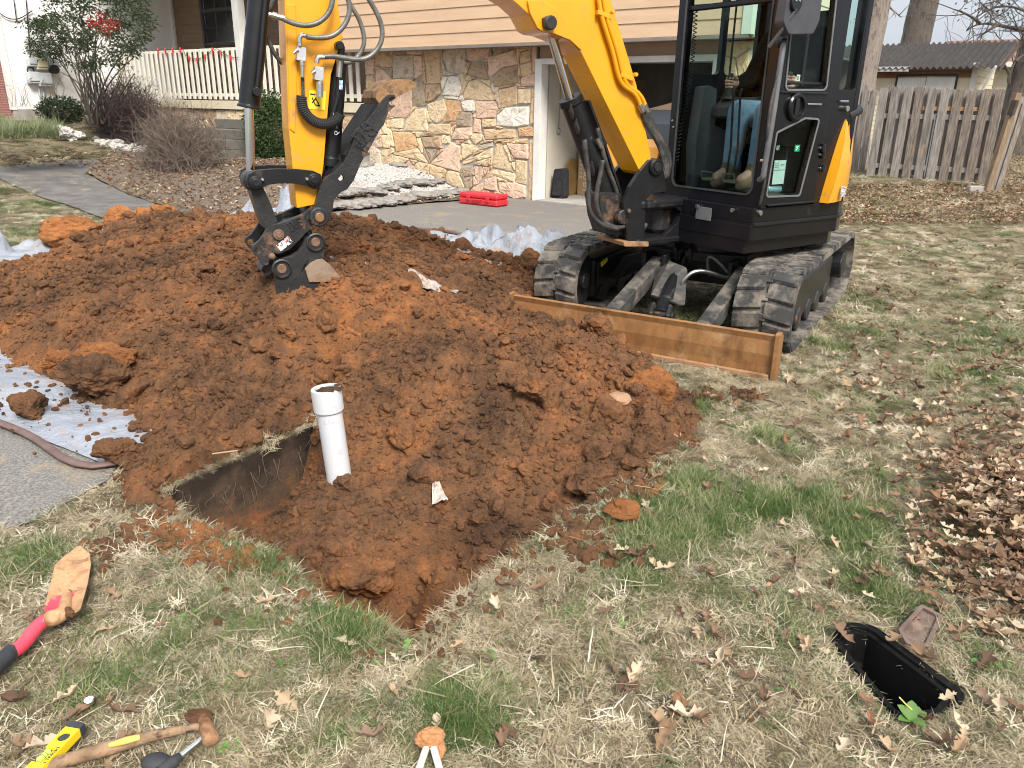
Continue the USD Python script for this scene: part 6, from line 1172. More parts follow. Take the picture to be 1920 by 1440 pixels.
pel, chs, nck, hed = A_([-.1, .46, 1.47]), A_([-.14, .46, 1.85]), A_([-.11, .46, 2.04]), A_([-.07, .46, 2.16])
def hand(base, side):
    s = []
    for k in range(4):
        z = base[2] - .026 + .019 * k; ln = [.9, 1, 1.05, .9][k]
        s.append([(base + A_([-.03, 0, (k - 1.5) * .012]), .014), (A_([base[0] + .03, base[1] - .012 * side, z]), .0105), (A_([base[0] + .062 * ln, base[1] - .004 * side, z]), .0095), (A_([base[0] + .066 * ln, base[1] + .022 * side, z - .002]), .009), (A_([base[0] + .044, base[1] + .035 * side, z - .003]), .008)])
    s.append([(base + A_([-.03, .004 * side, .012]), .014), (base + A_([.0, .03 * side, .03]), .012), (base + A_([.035, .033 * side, .045]), .010)])
    return s
skin = mat('skin', (.45, .25, .18), (.52, .30, .22), 20, .55)
per = thing('person', 'driver in a black hooded jacket and jeans gripping the joystick in the cab', 'person', U.pt((-.1, .46, 1.37)))
segs = [[(pel, .13), (A_([-.12, .46, 1.65]), .125), (chs, .14), (nck, .055), (hed - A_([0, 0, .04]), .075)], [(hed - A_([-.02, 0, .05]), .07), (hed + A_([.0, 0, .04]), .09)], [(hed + A_([.085, 0, -.0]), .012), (hed + A_([.1, 0, -.025]), .014)], [(hed + A_([0, .088, 0]), .015), (hed + A_([0, .09, -.03]), .012)], [(hed + A_([0, -.088, 0]), .015), (hed + A_([0, -.09, -.03]), .012)],
        [(chs, .12), (shR, .06), (elR, .042), (haR - A_([.06, 0, 0]), .028), (haR, .03)], [(chs, .12), (shL, .06), (elL, .042), (haL - A_([.06, 0, 0]), .028), (haL, .03)], [(pel, .1), (hipR, .085), (kneeR, .055), (ankR, .038), (ankR + A_([.14, 0, -.05]), .03)], [(pel, .1), (hipL, .085), (kneeL, .055), (ankL, .038), (ankL + A_([.14, 0, -.05]), .03)]]
bd_ = part('body', chain(*segs, *hand(haR, 1), *hand(haL, -1), ref=.009), skin, per, smooth=True)
for s in (-1, 1): part('eye', place(ico(2), U.pt(hed + A_([.082, s * .032, .012])), .011), mat('eye_dark', (.03, .025, .02), None, 3, .3), per, smooth=True)
part('jacket', chain([(pel + A_([0, 0, .0]), .155), (A_([-.12, .46, 1.65]), .155), (chs, .17), (nck - A_([0, 0, .03]), .085)], [(chs, .14), (shR, .085), (elR, .066), (haR - A_([.065, .0, .0]), .045)], [(chs, .14), (shL, .085), (elL, .066), (haL - A_([.065, .0, .0]), .045)], ref=.02), mat('jacket_black', (.005, .005, .0055), (.009, .009, .0095), 14, .95, .5, 30, spec=.15), per, smooth=True)
part('hood', chain([(nck - A_([.02, 0, .02]), .09), (hed - A_([.035, 0, .02]), .105), (hed + A_([-.03, 0, .05]), .108)], ref=.02), MATS['jacket_black'], per, smooth=True)
part('jeans', chain([(pel - A_([0, 0, .02]), .15), (hipR, .105), (kneeR, .078), (ankR + A_([0, 0, .03]), .06)], [(pel - A_([0, 0, .02]), .15), (hipL, .105), (kneeL, .078), (ankL + A_([0, 0, .03]), .06)], ref=.02), mat('denim', (.07, .125, .20), (.16, .25, .36), 9, .9, .5, 90, c3=(.11, .18, .28)), per, smooth=True)
boot = mat('boot_tan', (.10, .07, .04), (.17, .125, .075), 20, .85)
for a_ in (ankR, ankL): part('boot', chain([(a_ + A_([-.03, 0, .03]), .05), (a_ + A_([-.03, 0, -.07]), .05), (a_ + A_([.11, 0, -.085]), .042)], [(a_ + A_([0, 0, .05]), .052), (a_ + A_([.06, 0, -.06]), .048), (a_ + A_([.14, 0, -.09]), .036)], ref=.015), boot, per, smooth=True)
# ------------------------------------------------------------------ white pipe in the pit
P0 = at_z(638, 908, -.15); P1 = on_plane(611, 728, P0, np.array([0, 1.0, 0])); ax = (P1 - P0) / np.linalg.norm(P1 - P0); Lp = np.linalg.norm(P1 - P0)
pf_ = Frame(P0 - ax * .12, np.cross([0, 1, 0], ax) / np.linalg.norm(np.cross([0, 1, 0], ax)), None, ax)
pvc = mat('white_pvc', (.50, .51, .52), (.56, .57, .58), 3, .32, .05, 30, dirt=(.38, .22, .12), dscale=13, dlim=(.6, .8))
pip = thing('pipe', 'white plastic drain pipe with a collar standing in the pit', 'pipe', P0)
Lt = Lp + .12
part('tube', lathe([(.0555, 0), (.0555, Lt - .02), (.049, Lt - .02), (.049, Lt - .25)], pf_, 40), pvc, pip, smooth=35)
part('collar', lathe([(.056, Lt - .105), (.0645, Lt - .102), (.066, Lt - .096), (.066, Lt - .004), (.0645, Lt), (.0505, Lt), (.0495, Lt - .02)], pf_, 40), pvc, pip, smooth=35)
v, f = lump(71, 4, .3, 1.4, .5, .25); part('soil_in_pipe', pf_.pt(v * [.047, .046, .03] + [.006, .0, Lt - .012]), f) if False else part('soil_in_pipe', (pf_.pt(v * [.046, .045, .034] + [.004, .002, Lt - .014]), f), clay, pip, smooth=True)
tq = meshkit.text_mesh('E 14', .017, .0006); vq = np.array(tq.vertices); fdir = pf_.loc(EYE); a0 = math.atan2(fdir[1], fdir[0])
thq = a0 - .62 + vq[:, 0] / .0555
part('print', (pf_.pt(np.c_[(.0556 + vq[:, 2]) * np.cos(thq), (.0556 + vq[:, 2]) * np.sin(thq), Lt - .15 + vq[:, 1]]), np.array(tq.faces)), mat('print_grey', (.30, .31, .31), (.5, .5, .5), 60, .6), pip)
for k, (da, h, s_) in enumerate([(.9, .0, .022), (1.4, -.002, .018), (.35, .001, .014), (1.9, .0, .016)]):
    part('clay_smear', place(lump(84 + k, 3, .3, 1.5, .6, .25), pf_.pt((.055 * math.cos(a0 + da), .055 * math.sin(a0 + da), Lt + h)), [s_, s_ * .8, s_ * .5]), clay, pip, smooth=True)

# cut roots hanging out of the pit wall
q = np.random.default_rng(17); rt = []
wl_ = np.array([at_z(x, y)[:2] for x, y in [(592, 790), (520, 822), (430, 858), (350, 893), (290, 922)]])
for k in range(34):
    i = q.integers(0, 4); t = q.uniform(0, 1); p = wl_[i] * (1 - t) + wl_[i + 1] * t; p = np.array([p[0] + .02, p[1] - .035, -q.uniform(.02, .22)]); L = q.uniform(.03, .11)
    rt.append(tube(spline([p + [-.02, .04, .01], p, p + [q.normal(0, .02), -q.uniform(0, .03), -L * .5], p + [q.normal(0, .035), -q.uniform(0, .03), -L]], 8), np.linspace(.0018, .0006, 8), 4, False))
obj('hanging_roots', rt, mat('root_brown', (.06, .042, .03), (.15, .105, .075), 30, .9), 'fine cut roots hanging from the wall of the pit', 'roots', kind='stuff')
# ------------------------------------------------------------------ tools on the grass
def gz(px, py, h=.05): return at_z(px, py, h)
# trenching shovel
sh_ = thing('shovel', 'narrow trenching shovel with clay-stained blade and red shaft lying on the grass', 'shovel', gz(110, 1150, .0))
bl_px = [(84, 1152), (90, 1120), (104, 1064), (122, 1044), (149, 1021), (168, 1038), (171, 1060), (165, 1105), (155, 1162), (120, 1166)]
bp2 = np.array([gz(x, y, .05)[:2] for x, y in bl_px]); pg = Polygon(bp2).buffer(-.008).buffer(.008)
from scipy.spatial import Delaunay
gx_, gy_ = np.meshgrid(np.arange(*(pg.bounds[0::2] + (0,))[:2], .008), np.arange(pg.bounds[1], pg.bounds[3], .008)); gq = np.c_[gx_.ravel(), gy_.ravel()]; gq = gq[contains_xy(pg.buffer(-.004), gq[:, 0], gq[:, 1])]
gq = np.vstack([np.asarray(pg.exterior.segmentize(.008).coords)[:-1, :2], gq]); T = Delaunay(gq).simplices; T = T[contains_xy(pg, *gq[T].mean(1).T)]
axs = gz(160, 1035, .05)[:2] - gz(112, 1160, .05)[:2]; axs /= np.linalg.norm(axs); ctr_ = gz(128, 1095, .05)[:2]; lat = (gq - ctr_) @ np.array([axs[1], -axs[0]]); lon = (gq - ctr_) @ axs
zb = .042 + 3.4 * lat ** 2 + .12 * np.maximum(0, .0 - lon) ** 1.2 + .006
a = gq[T]; cr = (a[:, 1, 0] - a[:, 0, 0]) * (a[:, 2, 1] - a[:, 0, 1]) - (a[:, 1, 1] - a[:, 0, 1]) * (a[:, 2, 0] - a[:, 0, 0]); T[cr < 0] = T[cr < 0][:, ::-1]
n_ = len(gq); vv = np.vstack([np.c_[gq, zb], np.c_[gq, zb - .004]]); nb_ = len(np.asarray(pg.exterior.segmentize(.008).coords)) - 1; k = np.arange(nb_); k2 = (k + 1) % nb_
shovel_m = mat('clay_stained_steel', (.33, .17, .075), (.48, .28, .14), 16, .65, .5, 50, c3=(.38, .21, .095), dirt=(.2, .1, .045), dscale=13, dlim=(.56, .68))
part('blade', (vv, np.vstack([T, T[:, ::-1] + n_, np.stack([k, n_ + k, n_ + k2], 1), np.stack([k, n_ + k2, k2], 1)])), shovel_m, sh_, smooth=30)
red_p = mat('red_paint', (.55, .03, .06), (.65, .06, .09), 9, .4, .1, 40, dirt=(.42, .2, .1), dscale=16, dlim=(.55, .68))
part('blade_paint', (lambda v, f: (v + [0, 0, .0012], f))(np.c_[gq, zb], T[((lon < -.055 + .02 * (meshkit.fbm(np.c_[gq * 40, 0 * lon], 3, 4) - .5) * 2) & (np.abs(lat) < .036))[T].all(1)]), red_p, sh_)
part('socket', tube(spline([gz(133, 1110, .058), gz(122, 1140, .066), gz(108, 1156, .074), gz(92, 1160, .07)], 16), np.linspace(.012, .024, 16), 14), shovel_m, sh_, smooth=True)
part('clay_lump', place(lump(77, 4, .35, 1.5, .8, .2), gz(124, 1150, .075), .022), clay, sh_, smooth=True)
part('shaft', tube(spline([gz(98, 1158, .072), gz(82, 1165, .066), gz(60, 1187, .058), gz(20, 1222, .056)], 20), .0195, 16), red_p, sh_, smooth=True)
grip = mat('grip_black', (.016, .017, .02), (.035, .036, .04), 9, .7, .3, 60, dirt=(.2, .12, .07), dscale=14, dlim=(.6, .75))
part('grip', tube(np.array([gz(22, 1220, .056), gz(12, 1231, .056), gz(11.5, 1231.5, .056), gz(-40, 1283, .055), gz(-120, 1365, .05)]), [.022, .022, .0235, .0225, .0225], 16), grip, sh_, smooth=40)
# torpedo level
lv = thing('spirit_level', 'yellow spirit level with black end cap lying at the lower left', 'level', gz(100, 1410, 0))
e1_, e2_ = gz(138, 1371, .055), gz(66, 1446, .055); dx_ = (e2_ - e1_); dx_[2] = 0; dx_ /= np.linalg.norm(dx_)
fl = Frame(e1_, dx_, None)
lvy = mat('level_yellow', (.78, .52, .01), (.84, .58, .015), 4, .4, .05, 40, bevel=.002, dirt=(.45, .3, .1), dscale=18, dlim=(.64, .78))
bodyp = sbox(0, -.019, .20, .019).difference(Point(.030, 0).buffer(.0135)).difference(sbox(.066, -.019, .108, .006))
part('body', plate(bodyp, -.012, .012, fl, (0, 1, 2)), lvy, lv); part('end_cap', plate(sbox(-.018, -.02, .001, .02).buffer(-.003).buffer(.003), -.013, .013, fl, (0, 1, 2)), grip, lv); part('end_cap', plate(sbox(.199, -.02, .218, .02), -.013, .013, fl, (0, 1, 2)), grip, lv)
part('plumb_vial', lathe([(.0132, -.008), (.0132, .008), (.011, .010), (.004, .010), (0, .010)], Frame(fl.pt((.03, 0, 0)), fl.x), 24), mat('vial_black', (.015, .018, .015), (.03, .035, .03), 40, .15), lv, smooth=30)
part('vial_holder', plate(sbox(.0665, -.0185, .1075, .0055), -.011, .006, fl, (0, 1, 2)), grip, lv)
part('vial', cyl(fl.pt((.07, -.006, .009)), fl.pt((.104, -.006, .009)), .0075, 16, .002), mat('vial_green', (.45, .75, .08), (.5, .8, .12), 5, .1), lv, smooth=40)
part('vial_line', [tube(fl.pt([(x, -.006 + .0078 * math.cos(t), .009 + .0078 * math.sin(t)) for t in np.linspace(0, math.pi, 10)]), .0006, 5) for x in (.083, .091)], ink, lv)
tq = meshkit.text_mesh('DEWALT', .009, .0006, True); vq = np.array(tq.vertices); part('lettering', (fl.pt(np.c_[.060 + vq[:, 0] * .95, .0085 + vq[:, 1] * .85, .0121 + vq[:, 2]]), np.array(tq.faces)), ink, lv)
# hammer
hm = thing('hammer', 'clay-caked hammer with a wooden handle lying beside the spirit level', 'hammer', gz(250, 1400, 0))
hp_ = spline([gz(70, 1440, .05), gz(150, 1418, .05), gz(220, 1398, .055), gz(300, 1377, .06), gz(378, 1362, .06)], 30)
part('handle', tube(hp_, np.r_[np.linspace(.0145, .017, 14), np.linspace(.016, .009, 16)], 14), mat('worn_handle', (.16, .095, .05), (.30, .19, .105), 22, .8, .6, 60, stretch=(1, 1, 1), dirt=(.04, .028, .022), dscale=16, dlim=(.52, .62)), hm, smooth=True)
part('tape', tube(np.array([gz(205, 1398, .068), gz(235, 1389, .072), gz(262, 1382, .072)]), [.006, .009, .007], 8), mat('tape_yellow', (.55, .4, .07), (.62, .48, .12), 20, .7), hm, smooth=True)
part('head', tube(spline([gz(380, 1338, .055), gz(382, 1350, .06), gz(387, 1364, .062), gz(392, 1375, .06), gz(396, 1392, .055)], 24), np.r_[np.linspace(.010, .014, 8), np.linspace(.015, .017, 6), np.linspace(.018, .0195, 9), [.014]], 16), mat('clay_caked', (.2, .10, .047), (.34, .19, .095), 22, .9, .8, 70, dirt=(.15, .062, .024), dscale=14, dlim=(.48, .62)), hm, smooth=True)
part('clay_lump', place(lump(78, 4, .35, 1.6, .8, .25), gz(372, 1344, .06), [.03, .024, .02]), clay, hm, smooth=True)
# chisel-like steel tool
cs = thing('chisel', 'bright steel chisel with a black handle under the hammer head', 'chisel', gz(330, 1420, 0))
part('shaft', bar(gz(384, 1381, .052), gz(335, 1420, .045), .012, .010, bev=.002), steel, cs)
part('handle', tube(np.array([gz(338, 1418, .045), gz(325, 1428, .045), gz(300, 1448, .045)]), [.010, .015, .015], 12), grip, cs, smooth=True)
part('guard', place(ico(3), gz(292, 1428, .045), [.034, .024, .016]), grip, cs, smooth=True)
# clay-caked pliers at the bottom edge
pl_ = thing('hand_tool', 'clay-caked hand tool with two pale splayed handles at the bottom edge', 'tool', gz(800, 1410, 0))
part('head', place(lump(81, 5, .3, 1.3, .9, .2), gz(807, 1383, .06), [.032, .036, .028]), mat('caked_tool', (.25, .1, .035), (.40, .19, .075), 24, .9, .6, 80, c3=(.3, .13, .05)), pl_, smooth=True)
wh = mat('pale_handle', (.5, .42, .3), (.66, .62, .54), 14, .5, .2, 50, dirt=(.4, .2, .08), dscale=16, dlim=(.54, .68))
part('handle', bar(gz(800, 1400, .062), gz(776, 1470, .05), .016, .013, bev=.004), wh, pl_); part('handle', bar(gz(812, 1400, .062), gz(832, 1470, .05), .016, .013, bev=.004), wh, pl_)
part('clay_lump', place(lump(82, 4, .35, 1.5, .8, .25), gz(826, 1405, .05), [.012, .03, .016]), MATS['caked_tool'], pl_, smooth=True)
obj('white_chip', place(lump(83, 3, .2, 1.2, .5, .05), at_z(167, 1312, .045), [.011, .013, .012]), mat('chip_white', (.75, .76, .78), None, 4, .5), 'small bright white chip on the grass above the spirit level', 'chip', smooth=True)
# crumpled paper in the heap
p = at_z(820, 905, -.08); u_, w_ = np.meshgrid(np.linspace(-1, 1, 18), np.linspace(-1, 1, 18)); ang = .9
px_ = u_ * .034 * (1.1 - .5 * w_); py_ = w_ * .072; q_ = np.c_[(px_ * math.cos(ang) - py_ * math.sin(ang) * .3).ravel(), (px_ * .3 + py_ * .9).ravel(), np.zeros(324)]
q_[:, 2] = .035 + .03 * (meshkit.fbm(np.c_[u_.ravel() * 2, w_.ravel() * 2, 0 * q_[:, 0]], 3, 6) - .5) + .35 * q_[:, 1]
Q = q_ + [p[0], p[1], 0]; Q[:, 2] += float(heap_z(p[0], p[1])[0]); i = np.arange(324).reshape(18, 18)
obj('paper_scrap', (Q, np.stack([i[:-1, :-1].ravel(), i[:-1, 1:].ravel(), i[1:, 1:].ravel(), i[1:, :-1].ravel()], 1)), mat('paper_scrap', (.27, .2, .15), (.46, .41, .35), 40, .85, .5, 60, c3=(.22, .14, .09)), 'crumpled dirty white scrap of paper in the middle of the pit', 'paper', smooth=True)

# ------------------------------------------------------------------ open valve box and its lid
vbt = thing('valve_box', 'open black plastic valve box sunk in the lawn at the lower right', 'valve box', at_z(1670, 1270, 0))
blackp = mat('box_black', (.004, .004, .004), (.009, .0085, .008), 8, .85, .3, 60, bevel=.003, spec=.12, dirt=(.05, .036, .025), dscale=12, dlim=(.6, .76))
vo_ = VB.buffer(-.012).buffer(.012, quad_segs=6)
part('liner', plate(vo_.buffer(.006).difference(vo_.buffer(-.010)), -.48, .008, WORLD, (0, 1, 2)), blackp, vbt)
far_ = Polygon(np.array([at_z(x, y)[:2] for x, y in [(1560, 1205), (1590, 1150), (1640, 1150), (1850, 1290), (1800, 1345), (1792, 1312), (1625, 1186), (1590, 1182)]]))
part('rim', plate(vo_.buffer(.032, quad_segs=8).difference(vo_.buffer(.0065)).intersection(far_.buffer(.003)), -.1, .018, WORLD, (0, 1, 2)), blackp, vbt)
part('box_floor', plate(vo_.buffer(-.0105), -.49, -.44, WORLD, (0, 1, 2)), mat('box_mud', (.02, .014, .01), (.035, .025, .018), 9, .9), vbt)
ld = thing('upturned_cover', 'brown plastic cover of the valve box lying upturned among leaves', 'cover', at_z(1722, 1172, 0))
lp = Polygon(np.array([at_z(x, y, .03)[:2] for x, y in [(1682, 1178), (1722, 1140), (1765, 1158), (1742, 1206), (1700, 1200)]])).buffer(-.01).buffer(.01)
lbr = mat('lid_brown', (.085, .052, .038), (.15, .10, .076), 12, .75, .3, 60, dirt=(.24, .17, .12), dscale=14, dlim=(.55, .7))
lfr = Frame((*at_z(1722, 1172, 0)[:2], .024), np.array([1, 0, .0]), None, np.array([.18, -.22, 1]) / np.linalg.norm([.18, -.22, 1])); lfr.y = np.cross(lfr.z, lfr.x); lfr.M = np.array([lfr.x, lfr.y, lfr.z]); lp = affinity.translate(lp, -lfr.o[0], -lfr.o[1]); LIDP = affinity.translate(lp, lfr.o[0], lfr.o[1])
part('plate', plate(lp, -.004, .006, lfr, (0, 1, 2)), lbr, ld); part('lip', plate(lp.difference(lp.buffer(-.012)), .006, .017, lfr, (0, 1, 2)), lbr, ld)
wd = thing('weed', 'small broad-leaved green weed growing at the near corner of the valve box', 'plant', at_z(1705, 1345, 0))
wm = leafmat('weed_leaf', [(0, (.10, .19, .045)), (1, (.16, .26, .075))], .25)
def blade_leaf(base, tipv, w, n=7, cup=.25):
    d = np.asarray(tipv, float) - base; L = np.linalg.norm(d); d /= L; s = np.cross(d, [0, 0, 1]); s /= np.linalg.norm(s); up = np.cross(s, d); V = []
    for i in range(n):
        t = i / (n - 1); ww = w * math.sin(math.pi * min(1, .12 + t * .88)) ** .7; c = np.asarray(base) + d * L * t - np.array([0, 0, .25 * L * t * t])
        V += [c - s * ww + up * ww * cup, c, c + s * ww + up * ww * cup]
    F = [];
    for i in range(n - 1):
        for j in (0, 1): a = 3 * i + j; F.append([a, a + 1, a + 4, a + 3])
    return np.array(V), np.array(F)
b_ = at_z(1708, 1350, .02)
for az, ln, el, w in ((2.4, .05, .7, .017), (1.2, .055, .8, .016), (.2, .05, .5, .015), (3.4, .045, .4, .014), (-1.2, .05, .5, .015), (.8, .06, .3, .014)):
    part('leaf', blade_leaf(b_, b_ + ln * np.array([math.cos(az) * math.cos(el), math.sin(az) * math.cos(el), math.sin(el) * 1.2]), w), wm, wd, smooth=True)
part('stalk', tube(np.array([at_z(1716, 1336, .03), at_z(1700, 1322, .05), at_z(1686, 1307, .06)]), .002, 5), mat('stalk_yellow', (.55, .55, .1), None, 3, .6), wd)
# ------------------------------------------------------------------ planting bed, gravel, edging stones
BED = Polygon(np.vstack([gpoly([(163, 326), (213, 353), (327, 397), (352, 414), (440, 414), (560, 402), (650, 396), (760, 386), (868, 378)]), [H.pt(q)[:2] for q in [(-.85, -.07, 0), (-4.7, -.07, 0), (-7.5, -.07, 0), (-8.8, -1.4, 0), (-9.5, -2.2, 0)]]])).buffer(0)
_be = cKDTree(np.asarray(BED.exterior.segmentize(.05).coords)[:, :2])
_front = LineString(gpoly([(163, 326), (213, 353), (327, 397), (352, 414), (440, 414), (560, 402), (650, 396), (760, 386), (868, 378), (880, 374)]))
_fr = cKDTree(np.asarray(_front.segmentize(.05).coords)[:, :2])
def bed_z(x, y):
    P = np.c_[np.ravel(x), np.ravel(y)]; l = H.loc(np.c_[P, 0 * P[:, 0]]); d = _fr.query(P)[0]
    return terrain(P[:, 0], P[:, 1]) + .03 + .34 * sstep(0, 2.4, d) * sstep(-9, -5, l[:, 0]) * sstep(-.7, -2.4, l[:, 0]) + .05 * (meshkit.fbm(np.c_[P * 2.5, 0 * d], 3, 8) - .4)
bv_, bf_ = drape(BED, 0, .12); bv_[:, 2] = bed_z(bv_[:, 0], bv_[:, 1])
obj('planting_bed', (bv_, bf_), mat('mulch', (.045, .034, .025), (.16, .12, .085), 22, .95, .9, 50, c3=(.09, .066, .048)), kind='structure', smooth=True)
r = np.random.default_rng(21)
ORD = ['first', 'second', 'third', 'fourth', 'fifth', 'sixth', 'seventh', 'eighth', 'ninth', 'tenth', 'eleventh', 'twelfth', 'thirteenth', 'fourteenth', 'fifteenth', 'sixteenth', 'seventeenth', 'eighteenth', 'nineteenth', 'twentieth', 'twenty-first', 'twenty-second', 'twenty-third', 'twenty-fourth', 'twenty-fifth']
def rand_in(poly, n):
    x0, y0, x1, y1 = poly.bounds; out = np.zeros((0, 2))
    while len(out) < n:
        q = np.c_[r.uniform(x0, x1, 4 * n), r.uniform(y0, y1, 4 * n)]; out = np.vstack([out, q[contains_xy(poly, q[:, 0], q[:, 1])]])
    return out[:n]
GRV = Polygon(np.array([H.pt(q)[:2] for q in [(-4.0, -.1, 0), (-4.1, -.8, 0), (-3.5, -1.7, 0), (-2.7, -2.3, 0), (-2.0, -2.2, 0), (-1.5, -1.5, 0), (-1.2, -.9, 0), (-1.3, -.3, 0), (-2.4, -.12, 0)]])).buffer(.05)
gq = rand_in(GRV, 6500)
pebble = mat('white_pebble', (.26, .245, .22), (.52, .505, .47), 30, .7, .3, 60)
gs_ = r.uniform(.014, .034, len(gq))
scatter('/World/white_gravel', [(lump(300 + k, 1, .3, 1.2, .8, .1), pebble) for k in range(4)], np.c_[gq, bed_z(gq[:, 0], gq[:, 1]) + .004 + r.uniform(0, .015, len(gq))], quats(len(gq), .8, r), gs_, r.integers(0, 4, len(gq)), smooth=True, label='bed of white quartz gravel at the foot of the stone wall', category='gravel', kind='stuff')
slate = mat('edge_slate', (.12, .11, .10), (.28, .255, .225), 5, .9, .9, 40, c3=(.19, .17, .15), dirt=(.28, .22, .16), dscale=5, dlim=(.55, .72))
eg = [(590, 400, 1), (612, 396, 1), (634, 394, 1), (655, 393, 1.1), (676, 391, 1), (698, 389, 1.1), (720, 387, 1), (742, 384, 1.1), (764, 381, 1), (786, 378, 1.1), (806, 376, 1), (826, 374, .9), (846, 371, .9), (864, 368, .8), (645, 381, 1), (668, 379, 1), (702, 377, 1.1), (728, 373, 1), (754, 369, 1), (778, 366, 1.1), (802, 364, 1), (824, 361, .9), (748, 352, 1.0), (690, 354, .9), (850, 358, .8)]
for k, (x, y, s) in enumerate(eg):
    p = at_ground(x, y); z = float(bed_z(p[0], p[1])[0]) if contains_xy(BED.buffer(.2), p[0], p[1]) else 0
    v, f = lump(400 + k, 3, .3, 1.1, .4, .25); v = v * [.24 * s, .16 * s, .15 * s]; v[:, 2] = np.round(v[:, 2] / .03) * .014 + v[:, 2] * .6
    obj('edging_stone', place((v, f), (p[0], p[1], z + .045), 1, None, _fa + r.normal(0, .35)), slate, ('%s flat grey stone of the front edging row counted from the tool case' % ORD[13 - k]) if k < 14 else ('%s flat grey stone of the upper edging row counted from the arm side' % ORD[k - 14]) if k < 22 else ['flat grey slab lying alone in the middle of the white gravel', 'flat grey slab at the left end of the white gravel', 'last flat grey stone where the white gravel meets the wall'][k - 22], 'stone', 'flat stones edging the gravel bed', smooth=30)
quartz = mat('white_quartz', (.34, .31, .27), (.56, .54, .50), 9, .8, .8, 30, c3=(.42, .39, .35), dirt=(.2, .16, .12), dscale=6, dlim=(.52, .7))
qs = [(113, 246), (118, 255), (127, 252), (124, 262), (137, 257), (146, 262), (150, 255), (160, 264), (168, 270), (173, 263), (180, 266), (187, 269), (194, 270), (201, 273), (208, 268), (214, 276), (222, 271), (228, 279), (236, 275), (243, 282), (250, 277), (256, 283), (264, 280), (272, 284)]
for k, (x, y) in enumerate(qs):
    p = at_ground(x, y + 4); s = r.uniform(.08, .14)
    obj('quartz_rock', place(lump(500 + k, 4, .3, 1.8, .9, .3, 8), p + [0, 0, s * .5], s, None, r.uniform(0, 6)), quartz, '%s rough white quartz rock from the left in the row beside the walkway' % ORD[k], 'rock', 'white quartz rocks beside the walkway', smooth=30)

# ------------------------------------------------------------------ shrubs
def leafcloud(P, N, L, W, jit=.6, seed=0):
    """Small folded leaves at points P pointing along N (random lean jit)."""
    q = np.random.default_rng(seed); n = len(P); d = N + q.normal(0, jit, (n, 3)); d /= np.linalg.norm(d, axis=1, keepdims=True)
    s = np.cross(d, q.normal(0, 1, (n, 3))); s /= np.linalg.norm(s, axis=1, keepdims=True); u = np.cross(s, d)
    L = (L * q.uniform(.7, 1.3, n))[:, None]; W = (W * q.uniform(.7, 1.3, n))[:, None]
    V = np.stack([P, P + d * L * .5 + s * W * .5 + u * W * .15, P + d * L, P + d * L * .5 - s * W * .5 + u * W * .15], 1).reshape(-1, 3); k = 4 * np.arange(n)
    return V, np.vstack([np.stack([k, k + 1, k + 2], 1), np.stack([k, k + 2, k + 3], 1)])
def twigs(lines, r0, n=3): return join([tube(l, np.linspace(r0, r0 * .35, len(l)), n, False) for l in lines])
bark_m = mat('stem_bark', (.04, .032, .027), (.11, .085, .068), 20, .9, .4, 60)
bark_r = mat('twig_purple', (.07, .048, .045), (.15, .11, .10), 9, .9)
dk_leaf = leafmat('dark_leaf', [(0, (.010, .018, .008)), (.5, (.024, .038, .015)), (.85, (.045, .06, .026)), (1, (.09, .07, .04))], .15)
mid_leaf = leafmat('mid_leaf', [(0, (.02, .042, .012)), (.6, (.05, .09, .024)), (1, (.09, .14, .04))], .2)
red_leaf = leafmat('red_leaf', [(0, (.35, .03, .02)), (.5, (.5, .06, .03)), (1, (.55, .14, .06))], .25)
brown_leaf = leafmat('brown_leaf', [(0, (.1, .06, .035)), (.5, (.19, .12, .07)), (1, (.28, .2, .13))], .2)
# nandina: canes and an open crown
q = np.random.default_rng(31)
nb = at_ground(185, 232); nd = thing('nandina_bush', 'tall nandina bush with many bare canes and a cluster of red leaves', 'bush', nb)
def npt(px, py, off=0.0): return on_plane(px, py, nb + HY * off, HY)
canes, tips = [], []
for k in range(34):
    tx, ty = 170 + q.normal(0, 46), q.uniform(20, 140); off = q.normal(0, .35)
    b = nb + HX * q.normal(0, .16) + HY * q.normal(0, .12); t = npt(tx, ty, off)
    mid = b * .5 + t * .5 + np.array([0, 0, .12]) + (b - nb) * .8
    l = spline([b, mid, t], 10); canes.append(l); tips.append(t)
for l in canes[:20]: part('stem', tube(l, np.linspace(.020, .009, 10), 5, False), bark_m, nd)
part('stem', [tube(l, np.linspace(.014, .006, 10), 4, False) for l in canes[20:]], bark_m, nd)
cl = []
for k in range(170):
    rr = q.uniform(0, 1) ** .5; an = q.uniform(0, 2 * np.pi); px_, py_ = 172 + 112 * rr * math.cos(an), 42 + 92 * rr * math.sin(an)
    if py_ > 118 and abs(px_ - 170) > 70: continue
    cl.append(npt(px_, py_, q.normal(0, .5)))
for k in range(26): cl.append(npt(q.uniform(40, 110), q.uniform(40, 105), q.normal(0, .3)))
cl = np.array(cl)
LP, LN = [], []
for c in cl:
    m_ = q.integers(36, 66); d = q.normal(0, 1, (m_, 3)); d /= np.linalg.norm(d, axis=1, keepdims=True); LP.append(c + d * q.uniform(.02, .20, (m_, 1)) * [1, 1, .6]); LN.append(d * [1, 1, .5] + [0, 0, -.15])
part('crown', leafcloud(np.vstack(LP), np.vstack(LN), .085, .028, .4, 1), dk_leaf, nd)
rp = []
for x, y, k_ in ((190, 38, 16), (178, 46, 12), (200, 50, 16), (212, 46, 12), (197, 62, 14), (186, 24, 8), (170, 40, 6)):
    c = npt(x, y, -.62); rp.append(c + q.normal(0, .055, (k_ * 4, 3)))
